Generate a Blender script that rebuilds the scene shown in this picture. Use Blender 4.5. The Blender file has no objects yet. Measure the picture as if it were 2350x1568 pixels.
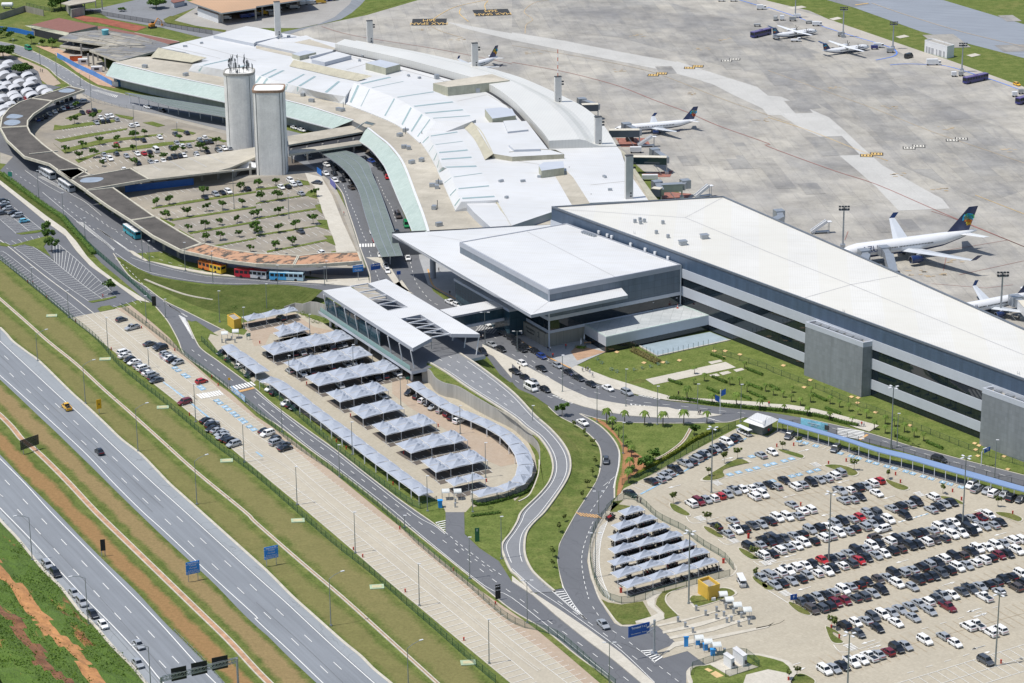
import bpy,math,random
from mathutils import Vector,Matrix
from mathutils.geometry import tessellate_polygon
random.seed(7)
R=math.radians
SC=bpy.context.scene
COL=SC.collection
FOC,PITCH,ROLL,ALT=5582.0,0.33446,-0.01053,245.12
CP,SP=math.cos(PITCH),math.sin(PITCH)
CR,SR=math.cos(ROLL),math.sin(ROLL)
K=0.917969
PAN={}
for _i in range(4):
 for _j in range(4):
  PAN['%d%d'%(_i,_j)]=(587.5*_i,392.0*_j,0.25)
PAN['c']=(980*K,560*K,0.25)
for _n,_x,_y in(('d',540,740),('e',740,930),('f',960,1010),('g',1480,1230),('h',0,60)):
 PAN[_n]=(_x*K,_y*K,400*K/2349)
for _n,_x,_y in(('i',1280,700),('j',1600,700),('k',2240,1494)):
 PAN[_n]=(_x*K,_y*K,320*K/2345)
PAN['D']=(0,0,1)
def D(s):
 out=[];ox,oy,sc=PAN['D']
 for t in s.replace(';',' ').split():
  if ':' in t:
   p,t=t.split(':');ox,oy,sc=PAN[p]
   if not t:continue
  v=t.split(',')
  out.append((ox+float(v[0])*sc,oy+float(v[1])*sc)+tuple(v[2:]))
 return out
def W(p,z=0.0):
 x=(p[0]-1175)/FOC;y=-(p[1]-784)/FOC
 x,y=CR*x-SR*y,SR*x+CR*y
 dx,dy,dz=x,CP+y*SP,-SP+y*CP
 t=(ALT-z)/(-dz)
 return Vector((dx*t,dy*t,z))
def WL(s,z=0.0):
 return[W(p,z)for p in(D(s)if isinstance(s,str)else s)]
def height(b,t,z0=0.0):
 g=W(b,z0);lo,hi=z0,90.0
 for _ in range(30):
  m=(lo+hi)/2
  d=g.y*CP-(m-ALT)*SP;up=(g.y*SP+(m-ALT)*CP)/d;x=g.x/d
  yy=-SR*x+CR*up
  if 784-FOC*yy>t[1]:lo=m
  else:hi=m
 return m
def cat(pts,n=6,closed=False):
 out=[];N=len(pts)
 rng=range(N)if closed else range(N-1)
 for i in rng:
  p1,p2=pts[i],pts[(i+1)%N]
  p0=pts[i-1]if(i>0 or closed)else p1
  p3=pts[(i+2)%N]if(i+2<N or closed)else p2
  for k in range(n):
   t=k/n
   out.append(0.5*((2*p1)+(p2-p0)*t+(2*p0-5*p1+4*p2-p3)*t*t+(3*p1-p0-3*p2+p3)*t*t*t))
 if not closed:out.append(pts[-1].copy())
 return out
def resample(pts,n=None,step=None):
 L=[0.0]
 for a,b in zip(pts,pts[1:]):L.append(L[-1]+(b-a).length)
 T=L[-1]
 if n is None:n=max(1,int(round(T/step)))
 out=[];j=0
 for k in range(n+1):
  s=T*k/n
  while j<len(L)-2 and L[j+1]<s:j+=1
  d=L[j+1]-L[j]
  out.append(pts[j].lerp(pts[j+1],(s-L[j])/d if d>1e-9 else 0))
 return out
def at_len(pts,s):
 for a,b in zip(pts,pts[1:]):
  d=(b-a).length
  if s<=d:return a.lerp(b,s/d if d else 0),(b-a).normalized()
  s-=d
 return pts[-1].copy(),(pts[-1]-pts[-2]).normalized()
def plen(pts):return sum((b-a).length for a,b in zip(pts,pts[1:]))
def offset(pts,o):
 out=[]
 for i,p in enumerate(pts):
  a=pts[max(0,i-1)];b=pts[min(len(pts)-1,i+1)]
  t=(b-a);t.z=0;t.normalize()
  out.append(p+Vector((-t.y,t.x,0))*o)
 return out
MATS={}
def nodes(name):
 m=bpy.data.materials.new(name);m.use_nodes=True
 nt=m.node_tree;b=nt.nodes['Principled BSDF']
 return m,nt,b
def N(nt,t,**kw):
 n=nt.nodes.new(t)
 for k,v in kw.items():
  if k in n.inputs:n.inputs[k].default_value=v
  else:setattr(n,k,v)
 return n
def noise(nt,co,scale,detail=4,rough=0.6,vec=None):
 n=N(nt,'ShaderNodeTexNoise');n.inputs['Scale'].default_value=scale
 n.inputs['Detail'].default_value=detail;n.inputs['Roughness'].default_value=rough
 nt.links.new(co,n.inputs['Vector'])
 return n.outputs['Fac']
def ramp(nt,fac,stops):
 r=nt.nodes.new('ShaderNodeValToRGB');e=r.color_ramp.elements
 while len(e)<len(stops):e.new(0.5)
 for k,(p,c)in enumerate(stops):
  e[k].position=p;e[k].color=(c[0],c[1],c[2],1)if not isinstance(c,(int,float))else(c,c,c,1)
 nt.links.new(fac,r.inputs['Fac']);return r.outputs['Color']
def mix(nt,fac,a,b,mode='MIX'):
 m=nt.nodes.new('ShaderNodeMix');m.data_type='RGBA';m.blend_type=mode
 for s,v in((0,fac),(6,a),(7,b)):
  if hasattr(v,'default_value'):nt.links.new(v,m.inputs[s])
  elif isinstance(v,(int,float)):m.inputs[s].default_value=v if s==0 else(v,v,v,1)
  else:m.inputs[s].default_value=(v[0],v[1],v[2],1)
 return m.outputs[2]
def math_(nt,op,a,b=0.0,c=None):
 m=nt.nodes.new('ShaderNodeMath');m.operation=op
 for s,v in((0,a),(1,b))+(((2,c),)if c is not None else()):
  if hasattr(v,'default_value'):nt.links.new(v,m.inputs[s])
  else:m.inputs[s].default_value=v
 return m.outputs[0]
def objco(nt,scale=(1,1,1),rot=0.0):
 g=nt.nodes.new('ShaderNodeNewGeometry')
 o=g.outputs['Position']
 for k,v in(('Rotation',(0,0,rot)),('Scale',scale)):
  mp=nt.nodes.new('ShaderNodeMapping');mp.inputs[k].default_value=v
  nt.links.new(o,mp.inputs['Vector']);o=mp.outputs['Vector']
 return o
def bump(nt,b,fac,strength=0.3,dist=0.1):
 bp=nt.nodes.new('ShaderNodeBump');bp.inputs['Strength'].default_value=strength
 bp.inputs['Distance'].default_value=dist
 nt.links.new(fac,bp.inputs['Height']);nt.links.new(bp.outputs['Normal'],b.inputs['Normal'])
def M(name,col=None,rough=0.6,metal=0.0,var=0.12,scale=0.4,spec=None,coat=0.0,streak=0.0):
 if name in MATS:return MATS[name]
 m,nt,b=nodes(name)
 co=objco(nt)
 f=noise(nt,co,scale,5,0.65)
 f2=noise(nt,co,scale*9,3,0.6)
 ff=math_(nt,'ADD',math_(nt,'MULTIPLY',f,0.7),math_(nt,'MULTIPLY',f2,0.3))
 lo=[c*(1-var*1.6)for c in col];hi=[min(1,c*(1+var*1.3))for c in col]
 c=ramp(nt,ff,[(0.3,lo),(0.7,hi)])
 if streak>0:
  s=noise(nt,objco(nt,(1.2,1.2,0.08)),1.6,4)
  c=mix(nt,math_(nt,'MULTIPLY',ramp(nt,s,[(0.45,0.0),(0.75,1.0)]),streak),c,[x*0.45 for x in col])
 nt.links.new(c,b.inputs['Base Color'])
 b.inputs['Roughness'].default_value=rough;b.inputs['Metallic'].default_value=metal
 if spec is not None:b.inputs['Specular IOR Level'].default_value=spec
 if coat:b.inputs['Coat Weight'].default_value=coat;b.inputs['Coat Roughness'].default_value=0.05
 MATS[name]=m;return m
def grass_color(nt,dry=0.5,dark=1.0):
 co=objco(nt)
 n1=noise(nt,co,0.035,6,0.62);n2=noise(nt,co,0.22,5,0.7);n3=noise(nt,co,1.6,3,0.7)
 g=[c*dark for c in(0.074,0.108,0.024)];g2=[c*dark for c in(0.140,0.168,0.048)]
 c=ramp(nt,n2,[(0.3,g),(0.65,g2)])
 d=ramp(nt,math_(nt,'ADD',math_(nt,'MULTIPLY',n1,0.6),math_(nt,'MULTIPLY',n2,0.4)),[(0.62-0.22*dry,0.0),(0.86-0.2*dry,1.0)])
 c=mix(nt,math_(nt,'MULTIPLY',d,0.7),c,(0.205*dark,0.178*dark,0.070*dark))
 sp=ramp(nt,n3,[(0.25,0.6),(0.6,1.08)])
 c=mix(nt,1.0,c,sp,'MULTIPLY')
 fine=ramp(nt,noise(nt,co,6.0,2,0.7),[(0.3,0.78),(0.7,1.15)])
 c=mix(nt,1.0,c,fine,'MULTIPLY')
 return c,n3
def mgrass(name,dry=0.5,dark=1.0):
 m,nt,b=nodes(name);c,h=grass_color(nt,dry,dark)
 nt.links.new(c,b.inputs['Base Color']);b.inputs['Roughness'].default_value=0.95
 b.inputs['Specular IOR Level'].default_value=0.1
 bump(nt,b,h,0.6,0.25);MATS[name]=m;return m
def msoil(name,a,wid=0.5,amt=0.95,dry=0.5):
 m,nt,b=nodes(name);c,h=grass_color(nt,dry)
 uv=nt.nodes.new('ShaderNodeUVMap');sx=nt.nodes.new('ShaderNodeSeparateXYZ')
 nt.links.new(uv.outputs['UV'],sx.inputs[0])
 d=math_(nt,'ABSOLUTE',math_(nt,'SUBTRACT',sx.outputs['Y'],0.5))
 prof=math_(nt,'SUBTRACT',1.0,math_(nt,'DIVIDE',d,wid*0.5))
 co=objco(nt);n=noise(nt,co,0.12,6,0.65);n2=noise(nt,co,1.2,4,0.7)
 f=math_(nt,'ADD',math_(nt,'MULTIPLY',prof,0.75),math_(nt,'ADD',math_(nt,'MULTIPLY',n,0.9),math_(nt,'MULTIPLY',n2,0.35)))
 f=ramp(nt,f,[(0.70,0.0),(1.12,1.0)])
 s=ramp(nt,n2,[(0.3,[x*0.8 for x in a]),(0.7,[x*1.15 for x in a])])
 nt.links.new(mix(nt,math_(nt,'MULTIPLY',f,amt),c,s),b.inputs['Base Color'])
 b.inputs['Roughness'].default_value=0.95;b.inputs['Specular IOR Level'].default_value=0.1
 bump(nt,b,h,0.5,0.2)
 MATS[name]=m;return m
def masphalt(name,col,ang=0.0,crack=0.0,blotch=0.12,streak=0.12):
 m,nt,b=nodes(name);co=objco(nt)
 n1=noise(nt,co,0.05,5,0.6);n2=noise(nt,co,3.0,3,0.7)
 st=noise(nt,objco(nt,(0.02,0.9,1),ang),1.0,4,0.6)
 k=math_(nt,'ADD',math_(nt,'MULTIPLY',math_(nt,'SUBTRACT',n1,0.5),blotch*4),math_(nt,'MULTIPLY',math_(nt,'SUBTRACT',n2,0.5),0.25))
 k=math_(nt,'ADD',k,math_(nt,'MULTIPLY',math_(nt,'SUBTRACT',st,0.5),streak*4))
 k=math_(nt,'ADD',k,1.0)
 v=nt.nodes.new('ShaderNodeCombineXYZ')
 for i in range(3):nt.links.new(math_(nt,'MULTIPLY',k,col[i]),v.inputs[i])
 c=v.outputs[0]
 if crack>0:
  vo=N(nt,'ShaderNodeTexVoronoi');vo.feature='DISTANCE_TO_EDGE';vo.inputs['Scale'].default_value=0.09
  wn=nt.nodes.new('ShaderNodeTexNoise');wn.inputs['Scale'].default_value=0.15;nt.links.new(co,wn.inputs['Vector'])
  va=nt.nodes.new('ShaderNodeVectorMath');va.operation='ADD'
  vs=nt.nodes.new('ShaderNodeVectorMath');vs.operation='SCALE';vs.inputs['Scale'].default_value=9.0
  nt.links.new(wn.outputs['Color'],vs.inputs[0]);nt.links.new(co,va.inputs[0]);nt.links.new(vs.outputs[0],va.inputs[1])
  nt.links.new(va.outputs[0],vo.inputs['Vector'])
  ck=ramp(nt,vo.outputs['Distance'],[(0.004,1.0),(0.012,0.0)])
  c=mix(nt,math_(nt,'MULTIPLY',ck,crack),c,[x*0.45 for x in col])
 nt.links.new(c,b.inputs['Base Color']);b.inputs['Roughness'].default_value=0.85
 b.inputs['Specular IOR Level'].default_value=0.25
 MATS[name]=m;return m
def mslab(name,c1,c2,w,h,ang,joint=0.5,stain=0.3,jw=0.02,stc=(0.22,0.21,0.2),off=0.0,bright=0.0):
 m,nt,b=nodes(name);co=objco(nt,(1,1,1),ang)
 br=N(nt,'ShaderNodeTexBrick');br.offset=off;br.inputs['Scale'].default_value=1.0
 br.inputs['Brick Width'].default_value=w;br.inputs['Row Height'].default_value=h
 br.inputs['Mortar Size'].default_value=jw;br.inputs['Color1'].default_value=(*c1,1);br.inputs['Color2'].default_value=(*c2,1)
 br.inputs['Mortar'].default_value=tuple(x*(1-joint)for x in c1)+(1,);br.inputs['Bias'].default_value=bright
 nt.links.new(co,br.inputs['Vector'])
 n1=noise(nt,co,0.02,7,0.62);n2=noise(nt,objco(nt,(0.35,1.6,1),ang),0.12,5,0.65);n3=noise(nt,co,1.5,3,0.7)
 c=mix(nt,math_(nt,'MULTIPLY',ramp(nt,n1,[(0.42,0.0),(0.68,1.0)]),stain),br.outputs['Color'],stc)
 c=mix(nt,math_(nt,'MULTIPLY',ramp(nt,n2,[(0.5,0.0),(0.78,1.0)]),stain),c,stc)
 c=mix(nt,1.0,c,ramp(nt,n3,[(0.25,0.88),(0.75,1.08)]),'MULTIPLY')
 n4=noise(nt,objco(nt,(1,1,1),0.7),0.055,8,0.72)
 c=mix(nt,1.0,c,ramp(nt,n4,[(0.3,1-0.38*stain),(0.62,1+0.12*stain)]),'MULTIPLY')
 nt.links.new(c,b.inputs['Base Color']);b.inputs['Roughness'].default_value=0.85
 b.inputs['Specular IOR Level'].default_value=0.25
 MATS[name]=m;return m
def mribbed(name,col,ang,pitch=0.5,depth=0.12,rough=0.35,metal=0.0,stain=0.15,stc=(0.45,0.43,0.38),band=0.0):
 m,nt,b=nodes(name);co=objco(nt,(1,1,1),ang)
 wv=N(nt,'ShaderNodeTexWave');wv.inputs['Scale'].default_value=0.314/pitch
 nt.links.new(co,wv.inputs['Vector'])
 c=ramp(nt,wv.outputs['Fac'],[(0.0,[x*(1-depth)for x in col]),(0.25,col)])
 n=noise(nt,objco(nt,(0.25,1.5,1),ang),0.35,5,0.65);n2=noise(nt,co,0.03,5,0.6)
 c=mix(nt,math_(nt,'MULTIPLY',ramp(nt,n,[(0.45,0.0),(0.8,1.0)]),stain),c,stc)
 c=mix(nt,1.0,c,ramp(nt,n2,[(0.35,0.93),(0.65,1.03)]),'MULTIPLY')
 if band:
  bd=N(nt,'ShaderNodeTexWave');bd.inputs['Scale'].default_value=0.314/18;bd.inputs['Distortion'].default_value=0.0
  nt.links.new(co,bd.inputs['Vector'])
  c=mix(nt,math_(nt,'MULTIPLY',ramp(nt,bd.outputs['Fac'],[(0.48,0.0),(0.52,1.0)]),band),c,(0.62,0.60,0.52))
 nt.links.new(c,b.inputs['Base Color']);b.inputs['Roughness'].default_value=rough;b.inputs['Metallic'].default_value=metal
 MATS[name]=m;return m
def mpanel(name,col,pw,ph,line=0.35,rough=0.4,spec=0.5,metal=0.0):
 m,nt,b=nodes(name)
 uv=nt.nodes.new('ShaderNodeUVMap')
 br=N(nt,'ShaderNodeTexBrick');br.offset=0.0;br.inputs['Scale'].default_value=1.0
 br.inputs['Brick Width'].default_value=pw;br.inputs['Row Height'].default_value=ph;br.inputs['Mortar Size'].default_value=0.035
 br.inputs['Color1'].default_value=(*[c*0.93 for c in col],1);br.inputs['Color2'].default_value=(*[c*1.07 for c in col],1)
 br.inputs['Mortar'].default_value=(*[c*(1-line)for c in col],1)
 nt.links.new(uv.outputs['UV'],br.inputs['Vector'])
 s=noise(nt,objco(nt,(0.5,0.5,0.05)),1.0,4)
 c=mix(nt,1.0,br.outputs['Color'],ramp(nt,s,[(0.3,0.85),(0.7,1.08)]),'MULTIPLY')
 nt.links.new(c,b.inputs['Base Color']);b.inputs['Roughness'].default_value=rough
 b.inputs['Specular IOR Level'].default_value=spec;b.inputs['Metallic'].default_value=metal
 MATS[name]=m;return m
def mnet(name,col,alpha):
 m,nt,b=nodes(name)
 t=nt.nodes.new('ShaderNodeBsdfTransparent');mx=nt.nodes.new('ShaderNodeMixShader');mx.inputs[0].default_value=alpha
 o=nt.nodes['Material Output'];b.inputs['Base Color'].default_value=(*col,1);b.inputs['Roughness'].default_value=0.6
 nt.links.new(t.outputs[0],mx.inputs[1]);nt.links.new(b.outputs[0],mx.inputs[2]);nt.links.new(mx.outputs[0],o.inputs['Surface'])
 MATS[name]=m;return m
class MB:
 def __init__(s):s.v=[];s.f=[];s.m=[];s.uv=[]
 def face(s,pts,mi=0,uv=None):
  i=len(s.v);s.v+=[tuple(p)for p in pts];s.f.append(tuple(range(i,i+len(pts))));s.m.append(mi)
  s.uv.append(uv if uv else[(0,0)]*len(pts))
 def box(s,c,size,rz=0.0,mi=0,ax=None):
  x,y,z=[q/2 for q in size]
  if ax is None:ax=(Vector((math.cos(rz),math.sin(rz),0)),Vector((-math.sin(rz),math.cos(rz),0)),Vector((0,0,1)))
  c=Vector(c);P=lambda a,b_,d:c+ax[0]*a*x+ax[1]*b_*y+ax[2]*d*z
  q=[P(a,b_,d)for d in(-1,1)for b_ in(-1,1)for a in(-1,1)]
  for f in((0,2,3,1),(4,5,7,6),(0,1,5,4),(2,6,7,3),(0,4,6,2),(1,3,7,5)):s.face([q[k]for k in f],mi)
 def beam(s,a,b,w,h=None,mi=0):
  a,b=Vector(a),Vector(b);d=b-a;L=d.length
  if L<1e-6:return
  d.normalize();up=Vector((0,0,1))if abs(d.z)<0.95 else Vector((0,1,0))
  y=up.cross(d).normalized();z=d.cross(y)
  s.box((a+b)/2,(L,w,h or w),ax=(d,y,z),mi=mi)
 def tube(s,pts,rad,n=8,mi=0,caps=True):
  pts=[Vector(p)for p in pts]
  if not isinstance(rad,(list,tuple)):rad=[rad]*len(pts)
  rings=[]
  for i,p in enumerate(pts):
   d=(pts[min(i+1,len(pts)-1)]-pts[max(i-1,0)]).normalized()
   u=d.cross(Vector((0,0,1)))if abs(d.z)<0.9 else d.cross(Vector((1,0,0)))
   u.normalize();w=d.cross(u)
   rings.append([p+(u*math.cos(2*math.pi*k/n)+w*math.sin(2*math.pi*k/n))*rad[i]for k in range(n)])
  for a,b in zip(rings,rings[1:]):
   for k in range(n):s.face([a[k],b[k],b[(k+1)%n],a[(k+1)%n]],mi)
  if caps:s.face(rings[0],mi);s.face(rings[-1][::-1],mi)
 def loft(s,rings,mi=0,caps=True,closed=True):
  n=len(rings[0])
  for a,b in zip(rings,rings[1:]):
   for k in range(n if closed else n-1):s.face([a[k],b[k],b[(k+1)%n],a[(k+1)%n]],mi)
  if caps and closed:s.face(rings[0],mi);s.face(rings[-1][::-1],mi)
 def poly(s,pts,mi=0):
  pts=[Vector(p)for p in pts]
  for t in tessellate_polygon([[Vector((p.x,p.y,0))for p in pts]]):
   tri=[pts[k]for k in t]
   nrm=(tri[1]-tri[0]).cross(tri[2]-tri[0])
   s.face(tri if nrm.z>=0 else tri[::-1],mi)
 def prism(s,pts,z0,z1,mi=0,mside=None,cap=True,bottom=False):
  pts=[Vector((p[0],p[1],0))for p in pts]
  area=sum(a.x*b.y-b.x*a.y for a,b in zip(pts,pts[1:]+pts[:1]))
  if area<0:pts=pts[::-1]
  if cap:s.poly([Vector((p.x,p.y,z1))for p in pts],mi)
  if bottom:s.poly([Vector((p.x,p.y,z0))for p in pts],mi)
  L=0.0
  for a,b in zip(pts,pts[1:]+pts[:1]):
   d=(b-a).length
   s.face([(a.x,a.y,z0),(b.x,b.y,z0),(b.x,b.y,z1),(a.x,a.y,z1)],mi if mside is None else mside,[(L,z0),(L+d,z0),(L+d,z1),(L,z1)]);L+=d
 def wall(s,pts,z0,z1,th,mi=0):
  o=offset(pts,th)
  s.prism(pts+o[::-1],z0,z1,mi)
 def strip(s,A,B,mi=0,v0=0.0,v1=1.0):
  L=0.0
  for k in range(len(A)-1):
   d=(A[k+1]-A[k]).length
   q=[A[k],A[k+1],B[k+1],B[k]]
   nrm=(q[1]-q[0]).cross(q[3]-q[0])
   uv=[(L,v0),(L+d,v0),(L+d,v1),(L,v1)]
   if nrm.z<0:q=q[::-1];uv=uv[::-1]
   s.face(q,mi,uv);L+=d
 def blade(s,c,u,w,mi=0):
  c=Vector(c);s.face([c-u-w,c+u-w,c+u+w,c-u+w],mi)
 def build(s,name,mats,parent=None,smooth=False,weld=False,local=False):
  me=bpy.data.meshes.new(name)
  v=s.v
  if parent is not None and not local:
   o=parent.matrix_basis.inverted()
   v=[tuple(o@Vector(p))for p in v]
  me.from_pydata(v,[],s.f)
  if not isinstance(mats,(list,tuple)):mats=[mats]
  for m in mats:me.materials.append(m)
  me.polygons.foreach_set('material_index',s.m)
  uvl=me.uv_layers.new(name='UVMap');flat=[]
  for u in s.uv:
   for a in u:flat+=[a[0],a[1]]
  uvl.data.foreach_set('uv',flat)
  if weld:
   import bmesh
   bm=bmesh.new();bm.from_mesh(me);bmesh.ops.remove_doubles(bm,verts=bm.verts,dist=1e-4)
   bmesh.ops.recalc_face_normals(bm,faces=bm.faces);bm.to_mesh(me);bm.free()
  if smooth:
   me.polygons.foreach_set('use_smooth',[True]*len(me.polygons))
   try:me.set_sharp_from_angle(angle=R(38))
   except Exception:pass
  me.update()
  o=bpy.data.objects.new(name,me);COL.objects.link(o)
  if parent is not None:o.parent=parent
  return o
def tag(o,label,cat_=None,group=None):
 o['label']=label
 if cat_:o['category']=cat_
 if group:o['group']=group
 return o
def struct(o):o['kind']='structure';return o
def thing(name,label,cat_,loc,rz=0.0,group=None):
 o=bpy.data.objects.new(name,None);COL.objects.link(o)
 o.empty_display_size=0.5
 o.matrix_basis=Matrix.Translation(Vector(loc))@Matrix.Rotation(rz,4,'Z')
 return tag(o,label,cat_,group)
def dup(root,loc,rz,label,group=None,scale=1.0):
 r=root.copy();COL.objects.link(r)
 r.matrix_basis=Matrix.Translation(Vector(loc))@Matrix.Rotation(rz,4,'Z')@Matrix.Diagonal((scale,scale,scale,1))
 r['label']=label
 if group:r['group']=group
 for ch in KIDS.get(root.name,[]):
  c=ch.copy();COL.objects.link(c);c.parent=r
  for g in KIDS.get(ch.name,[]):
   d=g.copy();COL.objects.link(d);d.parent=c
 return r
KIDS={}
def kids(root,depth=2):
 KIDS[root.name]=[o for o in COL.objects if o.parent==root]
 for k in KIDS[root.name]:
  KIDS[k.name]=[o for o in COL.objects if o.parent==k]
def park(root):
 pass
ORD=['','first','second','third','fourth','fifth','sixth','seventh','eighth','ninth','tenth','eleventh','twelfth','thirteenth','fourteenth','fifteenth','sixteenth','seventeenth','eighteenth','nineteenth','twentieth']
def ordw(n):
 if n<=20:return ORD[n]
 return 'twenty-'+ORD[n-20]if n<30 else('thirtieth' if n==30 else 'thirty-'+ORD[n-30])
class Kind:
 def __init__(s,root):s.root=root;s.used=False;kids(root)
 def put(s,loc,rz,label,group=None,scale=1.0):
  if not s.used:
   s.used=True;r=s.root
   r.matrix_basis=Matrix.Translation(Vector(loc))@Matrix.Rotation(rz,4,'Z')@Matrix.Diagonal((scale,scale,scale,1))
   r['label']=label
   if group:r['group']=group
   return r
  return dup(s.root,loc,rz,label,group,scale)
def _clusters(mb,pad=0.04):
 par={}
 def find(a):
  while par[a]!=a:par[a]=par[par[a]];a=par[a]
  return a
 owner={}
 for i,f in enumerate(mb.f):
  par[i]=i
 for i,f in enumerate(mb.f):
  for k in f:
   key=tuple(round(c,3)for c in mb.v[k])
   if key in owner:par[find(i)]=find(owner[key])
   else:owner[key]=i
 gr={}
 for i in range(len(mb.f)):gr.setdefault(find(i),[]).append(i)
 L=[]
 for g in gr.values():
  vs=[mb.v[k]for i in g for k in mb.f[i]]
  L.append([[min(v[c]for v in vs)-pad for c in range(3)],[max(v[c]for v in vs)+pad for c in range(3)],g])
 ch=True
 while ch:
  ch=False;out=[]
  for a in L:
   for b in out:
    if all(a[0][c]<=b[1][c]and b[0][c]<=a[1][c]for c in range(3)):
     b[0]=[min(x,y)for x,y in zip(a[0],b[0])];b[1]=[max(x,y)for x,y in zip(a[1],b[1])];b[2]=b[2]+a[2];ch=True;break
   else:out.append(a)
  L=out
 return[x[2]for x in L]
def pieces(mb,name,mats,parent=None,**kw):
 out=[]
 for g in _clusters(mb):
  q=MB()
  for i in g:q.face([mb.v[k]for k in mb.f[i]],mb.m[i],mb.uv[i])
  out.append(q.build(name,mats,parent,**kw))
 return out
MB.pieces=lambda s,*a,**k:pieces(s,*a,**k)
#  SETTING
HWD=(WL('13:0,1045')[0]-WL('02:0,350')[0]);HWA=math.atan2(HWD.y,HWD.x)
SLD=(WL('k:2225,908')[0]-WL('k:235,1518')[0]).normalized();SLA=math.atan2(SLD.y,SLD.x)
PRD=(WL('D:1876,980',0)[0]-WL('D:1876,980',0)[0])
APA=1.466
g_grass=mgrass('grass',0.5,1.15);g_lawn=mgrass('lawn',0.3,1.2);g_bank=mgrass('bank',0.3,0.75);g_dry=mgrass('dry_grass',0.95,1.0)
a_hw=masphalt('highway_asphalt',(0.205,0.222,0.242),-HWA,0.0,0.07,0.14)
a_sh=masphalt('shoulder_asphalt',(0.265,0.285,0.300),-HWA,0.35,0.06,0.05)
a_road=masphalt('road_asphalt',(0.132,0.138,0.150),-HWA,0.3,0.10,0.05)
a_old=masphalt('old_asphalt',(0.205,0.213,0.225),0.3,0.35,0.12,0.03)
a_run=masphalt('runway_asphalt',(0.235,0.26,0.295),0.33,0.0,0.06,0.16)
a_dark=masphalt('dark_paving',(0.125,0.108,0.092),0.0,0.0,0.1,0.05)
c_pave=mslab('beige_paving',(0.405,0.365,0.285),(0.44,0.40,0.315),0.9,0.9,-SLA,0.12,0.18,0.02,(0.29,0.265,0.22))
c_strip=mslab('strip_paving',(0.43,0.39,0.31),(0.455,0.415,0.33),2.5,2.5,-HWA,0.05,0.15,0.02,(0.3,0.275,0.23))
c_pink=mslab('pinkish_paving',(0.40,0.315,0.235),(0.42,0.34,0.26),1.2,1.2,-SLA,0.1,0.2,0.02,(0.3,0.25,0.2))
c_walk=mslab('pale_concrete',(0.50,0.47,0.40),(0.54,0.51,0.44),2.0,2.0,-HWA,0.15,0.15,0.02,(0.36,0.33,0.28))
c_grey=mslab('grey_concrete',(0.36,0.37,0.375),(0.40,0.41,0.41),2.0,2.0,-SLA,0.2,0.25,0.02,(0.25,0.25,0.25))
c_apron=mslab('apron_slabs',(0.385,0.365,0.325),(0.44,0.418,0.365),15,7.5,APA,0.3,0.8,0.06,(0.245,0.243,0.24),0.5)
c_apron2=mslab('apron_new_slabs',(0.46,0.455,0.43),(0.49,0.485,0.46),7.5,7.5,APA,0.15,0.25,0.04,(0.38,0.38,0.37))
c_apron3=mslab('apron_old_slabs',(0.315,0.307,0.285),(0.40,0.378,0.33),22,7.5,APA,0.25,0.85,0.06,(0.20,0.20,0.202),0.37)
m_kerb=M('kerb_concrete',(0.50,0.465,0.39),0.8,var=0.15,scale=0.5)
m_conc=M('bare_concrete',(0.36,0.345,0.31),0.85,var=0.2,scale=0.25,streak=0.55)
m_white=M('road_paint',(0.74,0.74,0.71),0.7,var=0.1,scale=1.5)
m_yel=M('yellow_paint',(0.62,0.42,0.15),0.7,var=0.15,scale=1.0)
m_fyel=M('faded_yellow_paint',(0.46,0.36,0.23),0.8,var=0.2,scale=0.6)
m_ora=M('orange_paint',(0.60,0.35,0.14),0.7,var=0.15)
m_blu=M('blue_paint',(0.27,0.43,0.56),0.7,var=0.25,scale=0.8)
m_dblu=M('strong_blue_paint',(0.10,0.22,0.62),0.7,var=0.1)
m_redl=M('red_line_paint',(0.30,0.13,0.11),0.8,var=0.2)
m_blk=M('black_paint',(0.03,0.03,0.03),0.7,var=0.1)
m_soil=M('bare_soil',(0.30,0.135,0.065),0.95,var=0.3,scale=0.3)
m_dirt=M('orange_dirt',(0.44,0.215,0.085),0.95,var=0.3,scale=0.4)
def sheet(name,s,z,m,sm=0,closed_smooth=False):
 p=WL(s)if isinstance(s,str)else s
 if sm:p=cat(p,sm,True)
 mb=MB();mb.poly([Vector((q.x,q.y,z))for q in p])
 return struct(mb.build(name,m))
def slab(name,s,z0,z1,m,mside=None,sm=0):
 p=WL(s)if isinstance(s,str)else s
 if sm:p=cat(p,sm,True)
 mb=MB();mb.prism(p,z0,z1)
 return struct(mb.build(name,m))
KERB=MB()
def kerb(s,w=0.25,h=0.14,z=0.0,sm=4,mb=None):
 p=WL(s)if isinstance(s,str)else s
 if sm:p=cat(p,sm)
 a=offset(p,w/2);b=offset(p,-w/2);mb=mb or KERB
 up=lambda q,t:[Vector((x.x,x.y,x.z+t))for x in q]
 z_=z
 mb.strip(up(a,h+z_),up(b,h+z_));
 for e in(a,b):
  t=up(e,h+z_);g=up(e,z_-0.02)
  for k in range(len(e)-1):mb.face([g[k],g[k+1],t[k+1],t[k]])
PAINT={}
def paint(mn):
 if mn not in PAINT:PAINT[mn]=MB()
 return PAINT[mn]
ZP=0.16
def line(s,w=0.15,mn='white',z=ZP,sm=4):
 p=WL(s)if isinstance(s,str)else s
 if sm and len(p)>2:p=cat(p,sm)
 p=[Vector((q.x,q.y,q.z+z))for q in p]
 paint(mn).strip(offset(p,w/2),offset(p,-w/2))
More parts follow.
